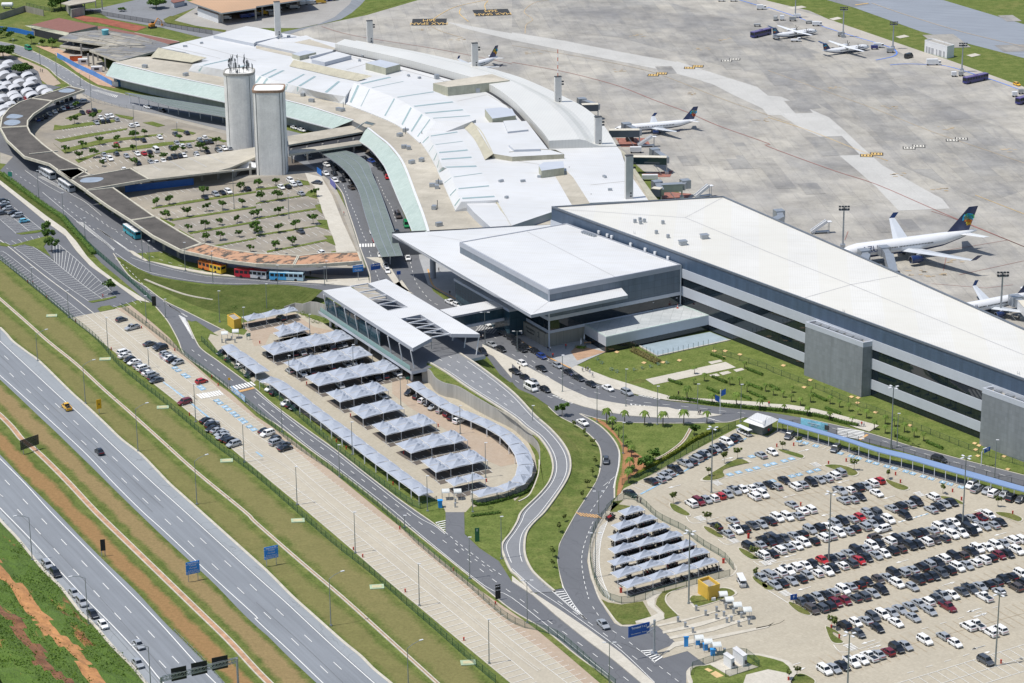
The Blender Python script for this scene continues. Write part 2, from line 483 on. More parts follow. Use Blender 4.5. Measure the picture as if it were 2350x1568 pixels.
def dashes(s,on=3.0,off=6.0,w=0.15,mn='white',z=ZP,phase=0.0,sm=4):
 p=WL(s)if isinstance(s,str)else s
 if sm and len(p)>2:p=cat(p,sm)
 T=plen(p);t=phase
 while t<T-on*0.5:
  a,d=at_len(p,t);b,e=at_len(p,min(T,t+on));n=Vector((-d.y,d.x,0))*w/2
  a=a+Vector((0,0,z));b=b+Vector((0,0,z))
  paint(mn).face([a-n,b-n,b+n,a+n]);t+=on+off
def slots(s,to,step=2.5,w=0.12,mn='white',z=ZP,length=None,end=True):
 p=WL(s)if isinstance(s,str)else s
 q=WL(to)if isinstance(to,str)else to
 d=q[1]-q[0];L=length or d.length;d.normalize()
 n=max(1,round(plen(p)/step));pts=resample(p,n)
 for a in pts:
  b=a+d*L;v=Vector((-d.y,d.x,0))*w/2;o=Vector((0,0,z))
  paint(mn).face([a-v+o,b-v+o,b+v+o,a+v+o])
 return d,L
def slots2(sa,sb,step=2.5,w=0.12,mn='white',z=ZP):
 a=WL(sa)if isinstance(sa,str)else sa;b=WL(sb)if isinstance(sb,str)else sb
 n=max(1,round(plen(a)/step));A=resample(a,n);B=resample(b,n)
 for x,y in zip(A,B):
  d=(y-x).normalized();v=Vector((-d.y,d.x,0))*w/2;o=Vector((0,0,z))
  paint(mn).face([x-v+o,y-v+o,y+v+o,x+v+o])
 return A,B
def arrow(p,d,L=4.0,z=ZP,turn=0):
 p=W(D(p)[0])if isinstance(p,str)else p
 d=d.normalized();n=Vector((-d.y,d.x,0));o=Vector((0,0,z))
 a=p-d*L/2+o;b=p+d*L*0.15+o;c=p+d*L/2+o;mb=paint('white')
 mb.face([a-n*.1,b-n*.1,b+n*.1,a+n*.1]);mb.face([b-n*.45,c,b+n*.45])
mb=MB();mb.face([(-4000,-800,0),(4000,-800,0),(4000,6000,0),(-4000,6000,0)])
struct(mb.build('ground',g_grass))
c_under=mslab('pale_yard_paving',(0.36,0.335,0.285),(0.40,0.37,0.31),3,3,0.4,.12,.4,.03,(0.25,0.24,0.22))
def under(s,z,m,nm):
 mb=MB();mb.poly([Vector((q.x,q.y,z))for q in WL(s)]);struct(mb.build(nm,m))
under('00:0,1500 0,1000 480,880 740,850 1000,900 2110,1150 10:0,1200 300,1250 11:560,0 700,100 830,350 960,750 1050,1040 700,1000 01:2350,900 1700,800 1100,430 500,0',0.02,c_under,'yard_paving')
under('11:880,1060 1030,1020 1290,1240 1000,1200',0.12,c_under,'forecourt_paving')
under('11:1480,600 2350,560 c:2350,900 1640,1330 1100,1030 560,700 330,560 250,320',0.15,c_grey,'terminal_forecourt_paving')
under('00:660,240 1000,300 1250,300 1650,380 1500,440 1000,330',0.03,c_under,'works_yard')
under('00:520,440 900,500 1100,800 980,780 700,620',0.09,c_under,'works_yard')
hwA_r='01:0,1440 60,1500 120,1568 02:250,100 370,190 640,455 790,590 960,750 1110,895 1290,1035 1420,1165 1560,1310 1700,1435 13:0,450 120,560 330,770 480,905 620,1030 800,1190 960,1320 1080,1440 1235,1568 1500,1800'
hwA_l='02:-300,80 0,350 150,490 360,690 500,820 700,1015 890,1200 1090,1400 03:1440,170 1700,410 1960,650 2200,900 13:0,1045 100,1130 300,1330 555,1568 800,1800'
A_r=cat(WL(hwA_r),4);A_l=cat(WL(hwA_l),4)
def road(name,a,b,z,m):
 mb=MB();n=60
 a=[Vector((p.x,p.y,z))for p in resample(a,n)];b=[Vector((p.x,p.y,z))for p in resample(b,n)]
 mb.strip(a,b);return struct(mb.build(name,m))
A_x=WL('01:-300,1250')[0]
road('highway',[A_x]+A_r,A_l,0.06,a_hw)
wr=WL('02:0,0 280,260 560,520 700,640 980,905 1330,1235 1700,1568 13:0,590 250,810 560,1100 800,1320 1080,1568 1300,1760')
wl=WL('02:-200,130 0,315 130,430 450,720 790,1035 1040,1300 1310,1568 03:1510,180 2000,640 2350,960 13:0,990 300,1270 610,1568 800,1740')
line(wr,0.22);line(wl,0.22)
road('highway_shoulder',offset(cat(wr,4),0.4),A_r,0.09,a_sh)
for q in('02:88,293 238,435 390,575 550,727 713,880 885,1040 1060,1205 1240,1378 03:1630,175 1830,368 2040,565 2260,770 13:138,985 375,1210 622,1445 860,1680','02:40,135 185,272 340,415 500,565 650,705 820,862 985,1018 1170,1188 1355,1358 03:1740,150 1950,345 2160,540 13:30,745 265,965 500,1182 755,1420 1000,1640'):
 p=cat(WL(q),4);
 n=len(D(q))-1;dashes(p,4.2,plen(p)/n-4.2,0.16,phase=0.0)
B_r=cat(WL('02:-200,850 0,1040 210,1260 350,1400 520,1568 03:780,270 1000,490 1250,730 1500,1000 1720,1220 2065,1568 2300,1790'),4)
B_l=cat(WL('03:-200,-200 0,70 160,240 390,520 560,690 740,920 860,1030 1040,1240 1200,1400 1340,1568 1500,1760'),4)
road('highway_lower',B_r,B_l,0.06,a_hw)
wl2=WL('02:0,1530 03:35,0 280,250 500,490 780,790 1040,1050 1300,1330 1480,1550 1650,1720');line(wl2,0.24)
line('02:-100,980 0,1080 240,1320 465,1568 03:750,290 1110,655 1440,990 1800,1390 1975,1568 2150,1740',0.24)
road('highway_lower_shoulder',offset(cat(wl2,4),-0.5),B_l[3:],0.09,a_sh)
for q in('02:-40,1385 90,1475 03:265,90 443,280 630,480 825,685 1025,900 1240,1130 1457,1362 1680,1600','02:45,1275 210,1450 03:385,65 565,255 755,455 950,660 1155,875 1367,1100 1590,1335 1810,1570'):
 p=cat(WL(q),4);n=len(D(q))-1;dashes(p,4.2,plen(p)/n-4.2,0.18)
for q in('02:0,130 300,430 700,800 1100,1160 1500,1530','03:20,0 500,520 1100,1180 1450,1568','13:0,830 400,1190 800,1568','02:0,210 400,590 900,1080 1400,1568','03:160,0 600,440 1200,1100 1600,1568'):
 line(q,0.10,'seam',0.13)
def verge(name,a,b,z,m,n=70):
 a=cat(WL(a),4)if isinstance(a,str)else a;b=cat(WL(b),4)if isinstance(b,str)else b
 mb=MB();up=lambda q:[Vector((p.x,p.y,z))for p in resample(q,n)]
 mb.strip(up(a),up(b));return struct(mb.build(name,m))
s_red=msoil('worn_soil',(0.31,0.175,0.085),0.85,0.8);s_brn=msoil('worn_earth',(0.29,0.20,0.105),0.85,0.75)
verge('worn_verge',A_l,'02:-100,560 0,620 220,850 420,1030 640,1230 900,1500 03:1010,40 1280,310 1560,580 1850,860 2150,1150 2350,1370 13:130,1568 300,1740',0.03,s_brn)
verge('worn_verge_lower','02:-200,700 0,800 180,960 360,1130 600,1360 800,1568 03:1130,330 1450,640 1750,930 2050,1220 2320,1500 2500,1700',B_r,0.03,s_red)
verge('grass_bank',A_r,'01:0,1250 240,1450 02:460,70 700,270 960,510 1200,720 1500,1000 1800,1270 2180,1568 13:0,160 400,520 800,860 1200,1220 1600,1568 1750,1720',0.03,msoil('mottled_grass',(0.24,0.195,0.09),1.0,0.5,0.4))
verge('upper_grass_bank','01:0,1130 240,1350 02:470,0 720,190 990,430 1230,640 1530,900 1830,1170 2250,1540 13:60,100 430,430 830,780 1230,1140 1680,1568 1800,1680','01:0,880 300,1130 600,1390 02:790,0 1050,230 1450,560 1650,730 1950,980 2300,1240 13:340,0 670,260 1020,560 1370,870 1670,1130 1970,1400 2150,1568',0.03,msoil('mottled_bank',(0.235,0.195,0.09),1.1,0.6,0.45))
def channel(name,s,w,mbed):
 p=cat(WL(s),4);mb=MB();h=0.22
 up=lambda q,t:[Vector((x.x,x.y,t))for x in q]
 a,a2,b2,b=offset(p,w/2),offset(p,w/2-0.28),offset(p,-w/2+0.28),offset(p,-w/2)
 mb.strip(up(a,h),up(a2,h));mb.strip(up(b2,h),up(b,h));mb.strip(up(a2,h),up(a2,0.1));mb.strip(up(b2,0.1),up(b2,h))
 mb.strip(up(a,0.0),up(a,h));mb.strip(up(b,h),up(b,0.0));mb.strip(up(a2,0.08),up(b2,0.08),1)
 return struct(mb.build(name,[m_kerb,mbed]))
channel('drain_channel','02:-100,600 0,680 110,790 200,900 300,980 420,1090 620,1290 880,1568 03:1200,310 1500,600 1800,890 2100,1180 2350,1450 2500,1600',1.7,M('silt',(0.42,0.25,0.15),0.9,var=0.25,scale=0.5))
m_brick=M('brick_dust_concrete',(0.36,0.25,0.17),0.9,var=0.25,scale=0.6)
channel('drain_channel','01:-60,1130 0,1180 240,1390 440,1568 02:700,210 960,450 1200,660 1500,930 1800,1200 2250,1568 13:0,100 400,450 800,790 1200,1150 1660,1568 1800,1700',1.0,m_brick)
channel('drain_channel','01:1330,1000 1500,1070 1700,1140 1900,1180 2100,1210 2350,1260',0.8,m_brick)
kerb([q for q in A_r],0.7,0.16);kerb([q for q in B_l],0.7,0.16)
SOILF=set();toe=resample(B_l,90);mb=MB();rows=[]
rng=random.Random(3)
from mathutils import noise as pn
for j in range(26):
 o=0.4+j*1.25;r_=[]
 for i,p in enumerate(offset(toe,-o)):
  hgt=min(9.0,o*0.36)*(0.85+0.3*pn.noise((i*0.12,j*0.1,3)))
  hgt+=0.7*pn.noise((p.x*0.25,p.y*0.25,1))+0.35*pn.noise((p.x*0.8,p.y*0.8,7))
  r_.append(Vector((p.x,p.y,max(-0.05,hgt if j else 0.02))))
 rows.append(r_)
for j,(a,b)in enumerate(zip(rows,rows[1:])):
 for i in range(90):
  w1=pn.noise((i*.09,0,2))*2.2;w2=pn.noise((i*.11,5,2))*2.5;k=abs(j-(8.2+w1))<1.1+1.2*abs(pn.noise((i*.3,j*.4,1)));k2=abs(j-(14.5+w2))<1.0+1.6*abs(pn.noise((i*.25,9,1)))
  mb.strip(a[i:i+2],b[i:i+2],1 if k else(2 if k2 else 0));SOILF.add((j,i))if k or k2 else None
m_,nt,b_=nodes('rough_slope');c_,h_=grass_color(nt,0.0,0.62);co=objco(nt,(0.11,0.5,1),-HWA)
nn=noise(nt,co,0.42,5,0.62);f_=ramp(nt,nn,[(0.60,0.0),(0.66,1.0)])
sc_=ramp(nt,noise(nt,objco(nt),0.15,4),[(0.42,(0.42,0.21,0.07)),(0.6,(0.24,0.095,0.045))])
c_=mix(nt,0.6,c_,(0.11,0.21,0.025))
nt.links.new(mix(nt,f_,c_,sc_),b_.inputs['Base Color']);b_.inputs['Roughness'].default_value=1.0;bump(nt,b_,h_,1.0,0.6)
struct(mb.build('hillside',[m_,m_dirt,M('dark_red_soil',(.22,.10,.05),.95,var=.4,scale=.5)]))
SLOPE_ROWS=rows
sA='01:0,815 250,1020 650,1350 780,1340 930,1295 1260,1190 1000,1000 830,880 700,740 600,600 430,480 200,290 0,130 00:-200,1400 -500,1300'
sheet('strip_asphalt','01:-400,480 0,815 250,1020 650,1350 800,1335 930,1290 1260,1190 1000,1000 830,880 700,740 600,600 430,480 200,290 0,130 -400,-150',0.06,a_road)
SP_L=WL('01:650,1350 930,1568 02:1220,230 1420,395 1640,570 1840,740 2100,960 2350,1170 13:480,0 880,340 1200,620 1500,870 1800,1120 2100,1370 2340,1568 2500,1700')
SP_R=WL('01:1060,1270 1280,1410 1460,1568 02:1730,200 1960,400 2080,510 2350,725 12:340,990 700,1290 1060,1568 13:1500,340 1900,690 2350,1070 23:350,1330 640,1568 800,1700')
SP_W=WL('01:1200,1240 1400,1400 1560,1540 02:1690,130 1960,370 2110,470 2350,690 12:350,920 760,1250 1120,1545 13:1540,310 1940,640 23:200,1060 500,1310 800,1568 950,1690')
road('strip_paving',SP_L,SP_R,0.07,c_strip)
road('strip_sidewalk',offset(cat(SP_R,4),0.0),SP_W,0.14,c_pink)
kerb(SP_R,0.2,0.12,0.05);kerb(SP_L,0.25,0.12,0.02)
li=WL('01:790,1330 1080,1568 02:1500,370 1880,700 2220,980 2350,1090 13:660,0 900,190 1340,550 1800,920 2350,1370 2550,1540')
ri=WL('01:930,1310 1250,1560 02:1560,230 1950,540 2230,760 2350,860 12:210,1000 500,1260 880,1568 13:1150,210 1560,540 2000,890 2350,1180 23:500,1568 620,1660')
cl=WL('01:870,1320 1150,1545 02:1500,290 1900,620 2350,980 12:300,1170 760,1568 13:1160,300 1700,740 2350,1270 2600,1460')
line(li,0.12);line(ri,0.12);line(offset(cat(cl,4),0.35),0.18,'pale');line(offset(cat(cl,4),-0.35),0.18,'pale')
SPD0=(WL('13:805,118')[0]-WL('13:700,145')[0]).normalized()
for q_,L_ in((offset(cat(SP_L,4),0.1),4.9),(cat(ri,4),4.9)):slots(q_,[Vector((0,0,0)),SPD0],2.45,0.12,length=L_)
line('01:0,745 60,765 350,990 780,1330',0.12);line('01:-200,640 0,815 250,1005 655,1345',0.12)
slots2('01:0,760 60,790 350,1000 750,1310','01:-80,800 0,830 250,1010 650,1335',2.5,0.11)
line('01:0,640 90,710 400,960 640,1140 870,1320',0.35,'pale')
line('01:130,710 500,985 820,1205',0.12);line('01:500,840 760,1050 940,1180',0.12);line('01:490,640 700,815 1060,1150',0.12)
line('01:130,710 240,680 330,720 500,840',0.12)
slots2('01:130,710 500,985 820,1205','01:300,700 500,840 760,1050 940,1180',2.5,0.11);slots2('01:500,840 760,1050 940,1180','01:490,640 700,815 1060,1150',2.5,0.11)
line('01:0,450 150,580',0.12);line('01:60,385 270,560',0.12);line('01:130,340 385,545',0.12)
slots2('01:-120,350 0,450 150,580','01:60,385 160,470 270,560',2.5,0.11);slots2('01:-40,270 60,385 270,560','01:30,260 130,340 385,545',2.5,0.11)
slots2('01:50,660 250,610 420,600','01:100,690 290,645 440,630',2.6,0.11);slots2('01:1040,1240 1270,1185','01:1100,1270 1300,1215',2.6,0.11)
for s in('01:150,580 270,560 385,545 400,560 330,575 200,590','01:100,690 250,650 440,600 470,600 490,640 430,660 400,700 470,800 500,830 460,790 330,710 230,680 130,700','01:810,1205 940,1180 1060,1155 1070,1165 960,1195 850,1215','01:895,1270 930,1250 1010,1240 1060,1270 920,1298','01:0,660 50,670 100,690 60,700 0,690'):
 slab('grass_island',s,0.0,0.2,g_grass)
road('bus_road_sidewalk',WL('01:-100,20 0,90 200,245 430,420 600,540 700,650 800,790 900,890 1100,1040 1380,1215'),WL('01:-100,50 0,130 200,290 430,480 600,600 700,740 830,880 1000,1000 1260,1190'),0.14,c_walk)
road('planted_bed',WL('01:-100,-60 0,20 120,90 250,180 420,320 540,400 620,500 720,620 880,800'),WL('01:-100,20 0,90 200,245 430,420 600,540 700,650 800,780'),0.1,g_bank)
sheet('bus_road','00:-200,1300 0,1400 120,1440 01:0,0 120,80 250,180 420,310 520,380 620,490 730,640 830,740 930,850 1100,990 1300,1160 1400,1215 1440,1260 1530,1370 1590,1470 1640,1568 02:1700,130 1900,270 2100,430 2350,640 12:200,770 450,960 760,1190 1080,1440 13:1230,0 1500,220 1800,460 2100,700 2350,900 23:300,1080 600,1320 850,1500 1000,1630 1700,1750 1600,1568 1600,1460 1650,1420 1780,1400 1610,1275 1390,1340 1300,1290 1510,1205 1300,1050 1000,1050 940,1020 860,900 790,780 720,600 690,450 720,250 800,100 860,0 22:940,1440 945,1300 980,1150 985,1020 930,900 800,770 630,665 430,690 620,790 760,910 810,1010 810,1150 770,1280 680,1430 590,1568 23:500,160 430,300 410,450 440,600 380,700 180,760 0,640 13:2350,640 2230,450 2050,330 1915,200 1910,-60 1740,-60 1740,190 1640,110 12:1300,1440 1000,1210 720,990 400,760 160,580 0,440 02:2270,380 2000,180 1860,80 1800,0 01:1720,1390 1800,1380 2010,1520 2100,1480 1900,1390 1700,1290 1500,1190 1340,1070 1180,960 1060,790 1100,800 1250,890 1400,960 1600,1000 1900,1040 2350,1058 11:300,1090 480,1130 620,1180 900,1060 600,1035 250,1015 0,995 01:1900,960 1600,900 1350,830 1250,760 1500,740 1700,830 2000,890 2350,900 11:400,940 700,960 1030,970 1020,900 01:2350,860 1900,800 1500,660 1100,440 800,230 600,80 00:1500,1560 800,1400 300,1400 0,1200 -200,1150',0.05,a_road)
kerb('01:1430,1250 1530,1370 1590,1470 1640,1568 02:1700,130 1900,270 2100,430 2350,640 12:200,770 450,960 760,1190 1080,1440 13:1230,0 1500,220 1800,460 2100,700 2350,900 23:300,1080 600,1320 850,1500 1000,1630',0.3)
kerb('13:1740,190 1640,110 1480,0 12:1300,1440 1000,1210 720,990 400,760 160,580 0,440 02:2270,380 2000,180 1860,80 1800,0 01:1720,1390',0.3)
kerb('01:1040,760 1180,960 1340,1070 1500,1190 1700,1290 1900,1390 2080,1480',0.3)
line('12:0,470 400,790 720,1020 1000,1240 1450,1590 13:1640,130 1735,205',0.15);line('12:20,580 450,940 760,1170 1250,1550 13:1500,200 2100,680 23:0,790 600,1270 900,1510',0.15)
dashes('02:1760,80 1940,215 2070,315 2140,365',2.0,3.0,0.15);dashes('02:2330,505 12:40,560 180,665 320,770 500,905 660,1025 810,1145 970,1270 1130,1390 1300,1515 13:1470,75 1650,210 1830,350 2010,490 2200,640 23:110,830 370,1030 640,1225 880,1405 1090,1568',2.2,4.4,0.15)
dashes('13:1740,190 1900,320 2070,450 2250,580',1.4,1.4,0.15);dashes('13:1830,290 2000,430 2200,570',1.4,2.2,0.15)
sheet('grass_wedge','01:1720,1370 1900,1460 2010,1520 1930,1500 1900,1568 1800,1568',0.11,g_grass)
line('01:390,200 700,460 1050,740',0.14);dashes('01:500,260 800,490 880,560',2,3,.14);dashes('01:640,290 920,460 1150,620 1350,770 1600,860 1900,930',2,3,.14)
dashes('01:700,330 880,440 1020,530 1230,600 1450,740 1700,820',2,3,.14);dashes('01:1060,810 1200,930 1400,1140',1.6,2.2,.15)
dashes('01:1180,960 1300,1090 1420,1140',1.6,2.2,.15);line('01:500,70 640,210 780,290 930,415',.14);line('01:230,0 400,120 560,210',.14)
dashes('01:60,-20 200,70 340,160',2,3,.14)
for s0,s1 in(('01:700,470 1040,730','01:760,480 1050,720'),('01:890,530 1180,745','01:940,560 1200,745'),('01:1500,1200 1710,1345','01:1560,1250 1720,1340'),('01:1640,1330 1760,1530','01:1700,1360 1780,1550'),('01:350,60 620,200','01:400,60 640,190')):
 slots2(s0,s1,1.2,0.3);line(s0,0.12);line(s1,0.12)
slab('traffic_island','01:1180,735 1220,740 1360,830 1340,835 1230,780',0,0.2,m_kerb);slab('traffic_island','01:1370,835 1600,900 1900,955 2350,995 11:250,1020 600,1040 860,1062 1040,1040 1030,990 700,1000 400,995 0,990 01:1900,935 1600,880 1400,838',0,0.2,c_walk)
line('01:1060,760 1220,870 1350,930 1600,985 1900,1030 2350,1045 11:300,1075 500,1115',.15);line('01:1200,800 1350,850 1600,915 1900,975 2350,1012 11:250,1035 600,1055',.12)
ROADC_T='01:1060,790 1250,900 1400,965 1600,1010 1900,1055 2350,1070 11:300,1105 480,1150 620,1195'
BK=cat(WL(ROADC_T),4);BKb=cat(WL('01:1100,830 1250,1000 1400,1050 1700,1200 1950,1290 2150,1330 2350,1330 11:100,1330 300,1300 400,1290'),4)
mb=MB();a_=resample(BK,40);b_2=resample(BKb,40)
a_=[Vector((p.x,p.y,0.05+3.6*max(0,(i/40-0.55)/0.45)**1.2))for i,p in enumerate(a_)];mid=[x.lerp(y,0.5)+Vector((0,0,0.1))for x,y in zip(a_,b_2)]
mb.strip(a_,[Vector((p.x,p.y,.03))for p in b_2]);struct(mb.build('road_bank',g_bank))
CL='01:1930,1500 2050,1450 2110,1490 2240,1510 11:0,1360 200,1320 360,1300 620,1400 800,1500 1000,1568 12:1400,140 1530,200 1530,330 1700,420 1900,540 2150,680 2350,760 22:60,850 150,930 210,1050 230,1180 170,1320 60,1430 0,1490 12:2300,1440 2000,1520 1930,1568 13:1920,0 1740,0 12:1700,1470 1500,1400 1100,1130 700,850 400,640 130,430 0,350 02:2330,380 2000,90 01:1900,1530'
sheet('covered_car_park_paving',CL,0.06,c_pave)
sheet('covered_car_park_pink_paving','12:1250,330 1400,330 1520,350 1560,440 1760,600 2000,730 2200,860 2330,960 22:20,1010 60,1120 12:2250,1150 2000,1050 1820,860 1600,720 1400,600 1250,480',0.08,c_pink)
sheet('covered_car_park_upper_paving','d:380,400 1150,260 1440,460 1750,520 1650,560 1300,560 1000,600 850,560 800,560 720,720 560,740 470,520 400,470',0.08,c_pink)
OP='22:985,1400 1030,1350 1260,1235 1600,1040 2060,800 2190,850 2350,870 32:60,830 100,800 300,860 540,940 1000,1070 1500,1205 1850,1305 2350,1440 2900,1580 33:2900,1900 600,1800 23:1600,1568 1600,1460 1650,1420 1780,1400 1610,1275 1390,1340 1300,1290 1510,1205 1300,1050 1000,1050 940,1020 860,900 790,780 720,600 690,450 720,250 800,100 860,0 22:940,1460'
sheet('car_park_paving',OP,0.07,c_pave)
sheet('toll_plaza_asphalt','23:1240,1100 1330,1040 1510,1205 1300,1290 1180,1280 1000,1200',0.1,a_road)
line('33:600,1220 700,1290 1030,1195',.14);line('23:1580,0 1660,105 1900,50',.14);line('23:1890,250 1970,300 2120,270',.14);line('23:2215,455 2290,500 2350,490',.14);line('33:0,722 190,840',.16);line('33:0,480 160,450 310,430',.12)
rowsep=[('32:150,1290','32:1090,1080'),('32:-120,1470','32:1100,1300'),('23:1950,110','32:1600,1440'),('23:2240,250','33:1180,60'),('33:0,660','33:2200,60'),('33:300,860','33:2500,220'),('33:660,1060','33:2600,480'),('33:500,1440','33:2600,860')]
DOWN=(WL('k:1925,1475')[0]-WL('k:1405,1155')[0]).normalized()
def bays(a,b,both=True,mn='fyellow',depth=5.0,z=ZP):
 A=W(D(a)[0]);B=W(D(b)[0]);n=round((B-A).length/2.5)
 line([A,B],0.1,mn,z,0)
 d=DOWN;v=Vector((-d.y,d.x,0))*0.05;o=Vector((0,0,z))
 for k in range(n+1):
  p=A.lerp(B,k/n);q0=p-d*depth if both else p;q1=p+d*depth
  paint(mn).face([q0-v+o,q1-v+o,q1+v+o,q0+v+o])
for a,b in rowsep[1:]:bays(a,b)
bays('22:1400,1500','32:500,1180',True);
kA,kB=WL('k:235,1518 2225,908');ext=(kB-kA)*0.5
line([kA-ext,kB+ext],0.13,'white',ZP,0);line([kA-ext+DOWN*5,kB+ext+DOWN*5],0.13,'white',ZP,0);line([kA-ext+DOWN*10,kB+ext+DOWN*10],0.13,'white',ZP,0)
nn_=round((kB-kA+ext*2).length/2.55)
for k in range(nn_+1):
 p=(kA-ext).lerp(kB+ext,k/nn_);line([p,p+DOWN*10],0.12,'white',ZP,0)
for q in('k:200,1395 310,1365 520,1295 625,1270 835,1195 940,1170 1450,1010 1550,980','k:470,590 580,562 760,505 860,480 1045,420 1145,395 1330,335 1430,310 1910,160 2010,140','33:530,990 635,962','33:30,570 160,445'):
 dashes(q,1.9,3.4,0.14)
for s in('33:920,1195','33:1930,1245','33:230,1405','33:1880,905','33:330,705','33:200,405','33:1230,455','33:2130,205','33:540,25','32:1110,1435','32:690,1290','32:190,1425','k:1450,240','k:1500,930','22:1490,1335'):arrow(s,-SLD)
for s in('33:980,1240','33:1950,945','33:1660,660','33:1980,1300','33:280,1450','k:1540,340','32:330,1005','32:780,1130','22:1980,1080','33:1100,205'):arrow(s,SLD)
def blob(c,w=2.4,d=1.6,z=ZP):
 p=W(D(c)[0]);n=DOWN
 for k in range(5):
  q=p+n*(k-2)*0.62;u=SLD*(w/2-0.2*abs(math.sin(k*5)));v=n*0.16;o=Vector((0,0,z))
  paint('white').face([q-u-v+o,q+u-v+o,q+u+v+o,q-u+v+o])
for s in('33:760,1238','33:160,748','23:2330,470','23:2030,260','23:1730,60','33:20,440','22:1885,1305','32:440,1135','32:1390,1405','32:1960,1565'):blob(s)
def bluebay(c,ax=None,dp=None,s=1.1):
 p=W(D(c)[0]);u=(ax or SLD)*s*0.75;v=(dp or DOWN)*s*0.75;o=Vector((0,0,ZP))
 paint('blue').face([p-u-v+o,p+u-v+o,p+u+v+o,p-u+v+o]);o.z+=0.02
 q=p+o;paint('white').face([q-u*.15-v*.5,q+u*.15-v*.5,q+u*.15+v*.2,q-u*.15+v*.2]);paint('white').face([q-u*.4+v*.1,q+u*.4+v*.1,q+u*.4+v*.4,q-u*.4+v*.4])
AXL=(WL('32:1780,1340')[0]-WL('32:290,918')[0]).normalized();AXD=(WL('32:60,-40')[0]-WL('32:0,0')[0]).normalized()
for x,y in((285,918),(345,936),(438,962),(665,1030),(765,1057),(830,1075),(925,1103),(992,1124),(1090,1150),(1160,1168),(1265,1196),(1328,1216),(1427,1243),(1497,1263),(1603,1295),(1670,1313),(1772,1340)):
 bluebay('32:%d,%d'%(x,y),AXL,AXD,1.15)
lnA=WL('32:200,910 1790,1370');pp=resample(lnA,36)
UPV=(WL('32:310,865')[0]-WL('32:210,920')[0])
for p in pp:line([p,p+UPV*0.95],0.12,'white',ZP,0)
for x,y in((22,2000,1225),(22,2080,1205),(22,2175,1185),(22,2245,1165),(22,2340,1140),(32,50,1125),(32,150,1100),(32,215,1080),(32,40,1285),(32,220,1240),(32,285,1225),(32,385,1200),(32,450,1182),(22,2200,1060))and[(a[1],a[2])if False else(a,None)for a in()]:pass
for t in('22:2000,1225','22:2080,1205','22:2175,1185','22:2245,1165','22:2340,1140','32:50,1125','32:150,1100','32:215,1080','32:40,1285','32:220,1240','32:285,1225','32:385,1200','32:450,1182','22:2200,1060'):bluebay(t,SLD,DOWN,1.2)
line('22:1900,1200 1960,1255 32:0,1165 300,1080 240,1040',.12);line('32:480,1160 200,1235',.12);line('32:200,1150 0,1190',.12)
dA=resample(WL('22:1175,1410 2100,905'),18)
line('22:1180,1405 2150,890',0.6,'blue',0.12)
for p in dA:line([p,p+(WL('22:1260,1290')[0]-WL('22:1340,1320')[0])*1.5],0.12,'white',ZP,0)
bl=WL('33:1195,95 1470,15');line(bl,0.5,'blue',.12);dashes('33:1195,97 1470,17',1,.6,.5)
SPD=(WL('02:1745,560')[0]-WL('02:1640,590')[0]).normalized()
HD=HWD.normalized()
for t in('02:1605,245','02:1635,270','02:1690,308','02:1720,328','02:1835,418','02:1860,438','02:1990,545','02:2020,570','02:2065,602','02:2095,628','02:2140,660','02:2170,685','02:2215,718','02:2245,742','02:2290,785','02:2330,812'):bluebay(t,HD,SPD,1.3)
line('02:1500,375 1690,515',0.6,'blue',.13);line('02:1760,575 1960,735',0.6,'blue',.13);line('12:0,1015 60,1060',0.6,'blue',.13)
def zebra(a,b,n,w=0.5,L=3.2,dirv=None,mn='white',z=ZP):
 A,B=WL(a)[0],WL(b)[0];t=(B-A).normalized();d=dirv if dirv is not None else Vector((-t.y,t.x,0));d=d.normalized()*L/2
 for k in range(n):
  p=A.lerp(B,(k+.5)/n)+Vector((0,0,z));paint(mn).face([p-d-t*w/2,p+d-t*w/2,p+d+t*w/2,p-d+t*w/2])
zebra('02:1820,510','02:2040,470',9,0.6,4.2,HD);zebra('02:1740,500','02:1810,530',2,.6,3.5,HD)
zebra('d:220,1370','d:560,1290',8,0.6,3.6,HD);zebra('d:640,1265','d:760,1245',4,.6,3.6,HD);zebra('12:230,300','12:300,345',3,.5,3,HD)
zebra('22:1360,655','22:1520,650',5,.7,5,WL('22:1440,615')[0]-WL('22:1330,680')[0]);zebra('22:1780,700','22:1890,735',5,.5,3,WL('22:1760,705')[0]-WL('22:1830,720')[0])
zebra('32:760,810','32:760,890',6,.6,7.5,WL('32:860,860')[0]-WL('32:700,840')[0]);zebra('11:945,690','11:1120,685',7,.6,4)
zebra('c:780,960','c:960,985',8,.45,6,WL('c:880,950')[0]-WL('c:820,1020')[0],'dim')
sheet('speed_hump','22:2350,0 2350,0 2350,0' if False else '32:830,900 900,855 925,860 850,910',0.13,m_ora)
zebra('23:600,20','23:810,45',7,.5,3,HD,'orange');zebra('d:340,1410','d:560,1355',9,.5,1.5,HD,'orange')
for s0,s1 in(('23:390,740 680,985','23:480,730 640,960'),('c:600,1205 800,1335','c:640,1200 830,1330'),('22:370,500 540,570','22:400,500 560,570'),('22:1090,575 1300,600','22:1100,590 1290,603'),('22:1160,500 1330,535','22:1200,500 1360,530'),('23:1180,1280 1310,1375','23:1290,1270 1380,1330'),('13:1650,100 1730,180','13:1740,80 1738,180'),('00:840,830 1060,900','00:900,830 1080,880')):
 slots2(s0,s1,1.3,.4)
 line(s0,.12)
def gisl(s,m=g_dry,sm=3):
 p=cat(WL(s),sm,True);mb=MB();mb.prism(p,0.0,0.2);mb2=MB()
 o=struct(mb.build('kerbed_island',m_kerb))
 c=sum(p,Vector())/len(p);q=[c+(x-c)*0.9 for x in p];mb2 .poly([Vector((x.x,x.y,0.23))for x in q]);struct(mb2 .build('island_grass',m))
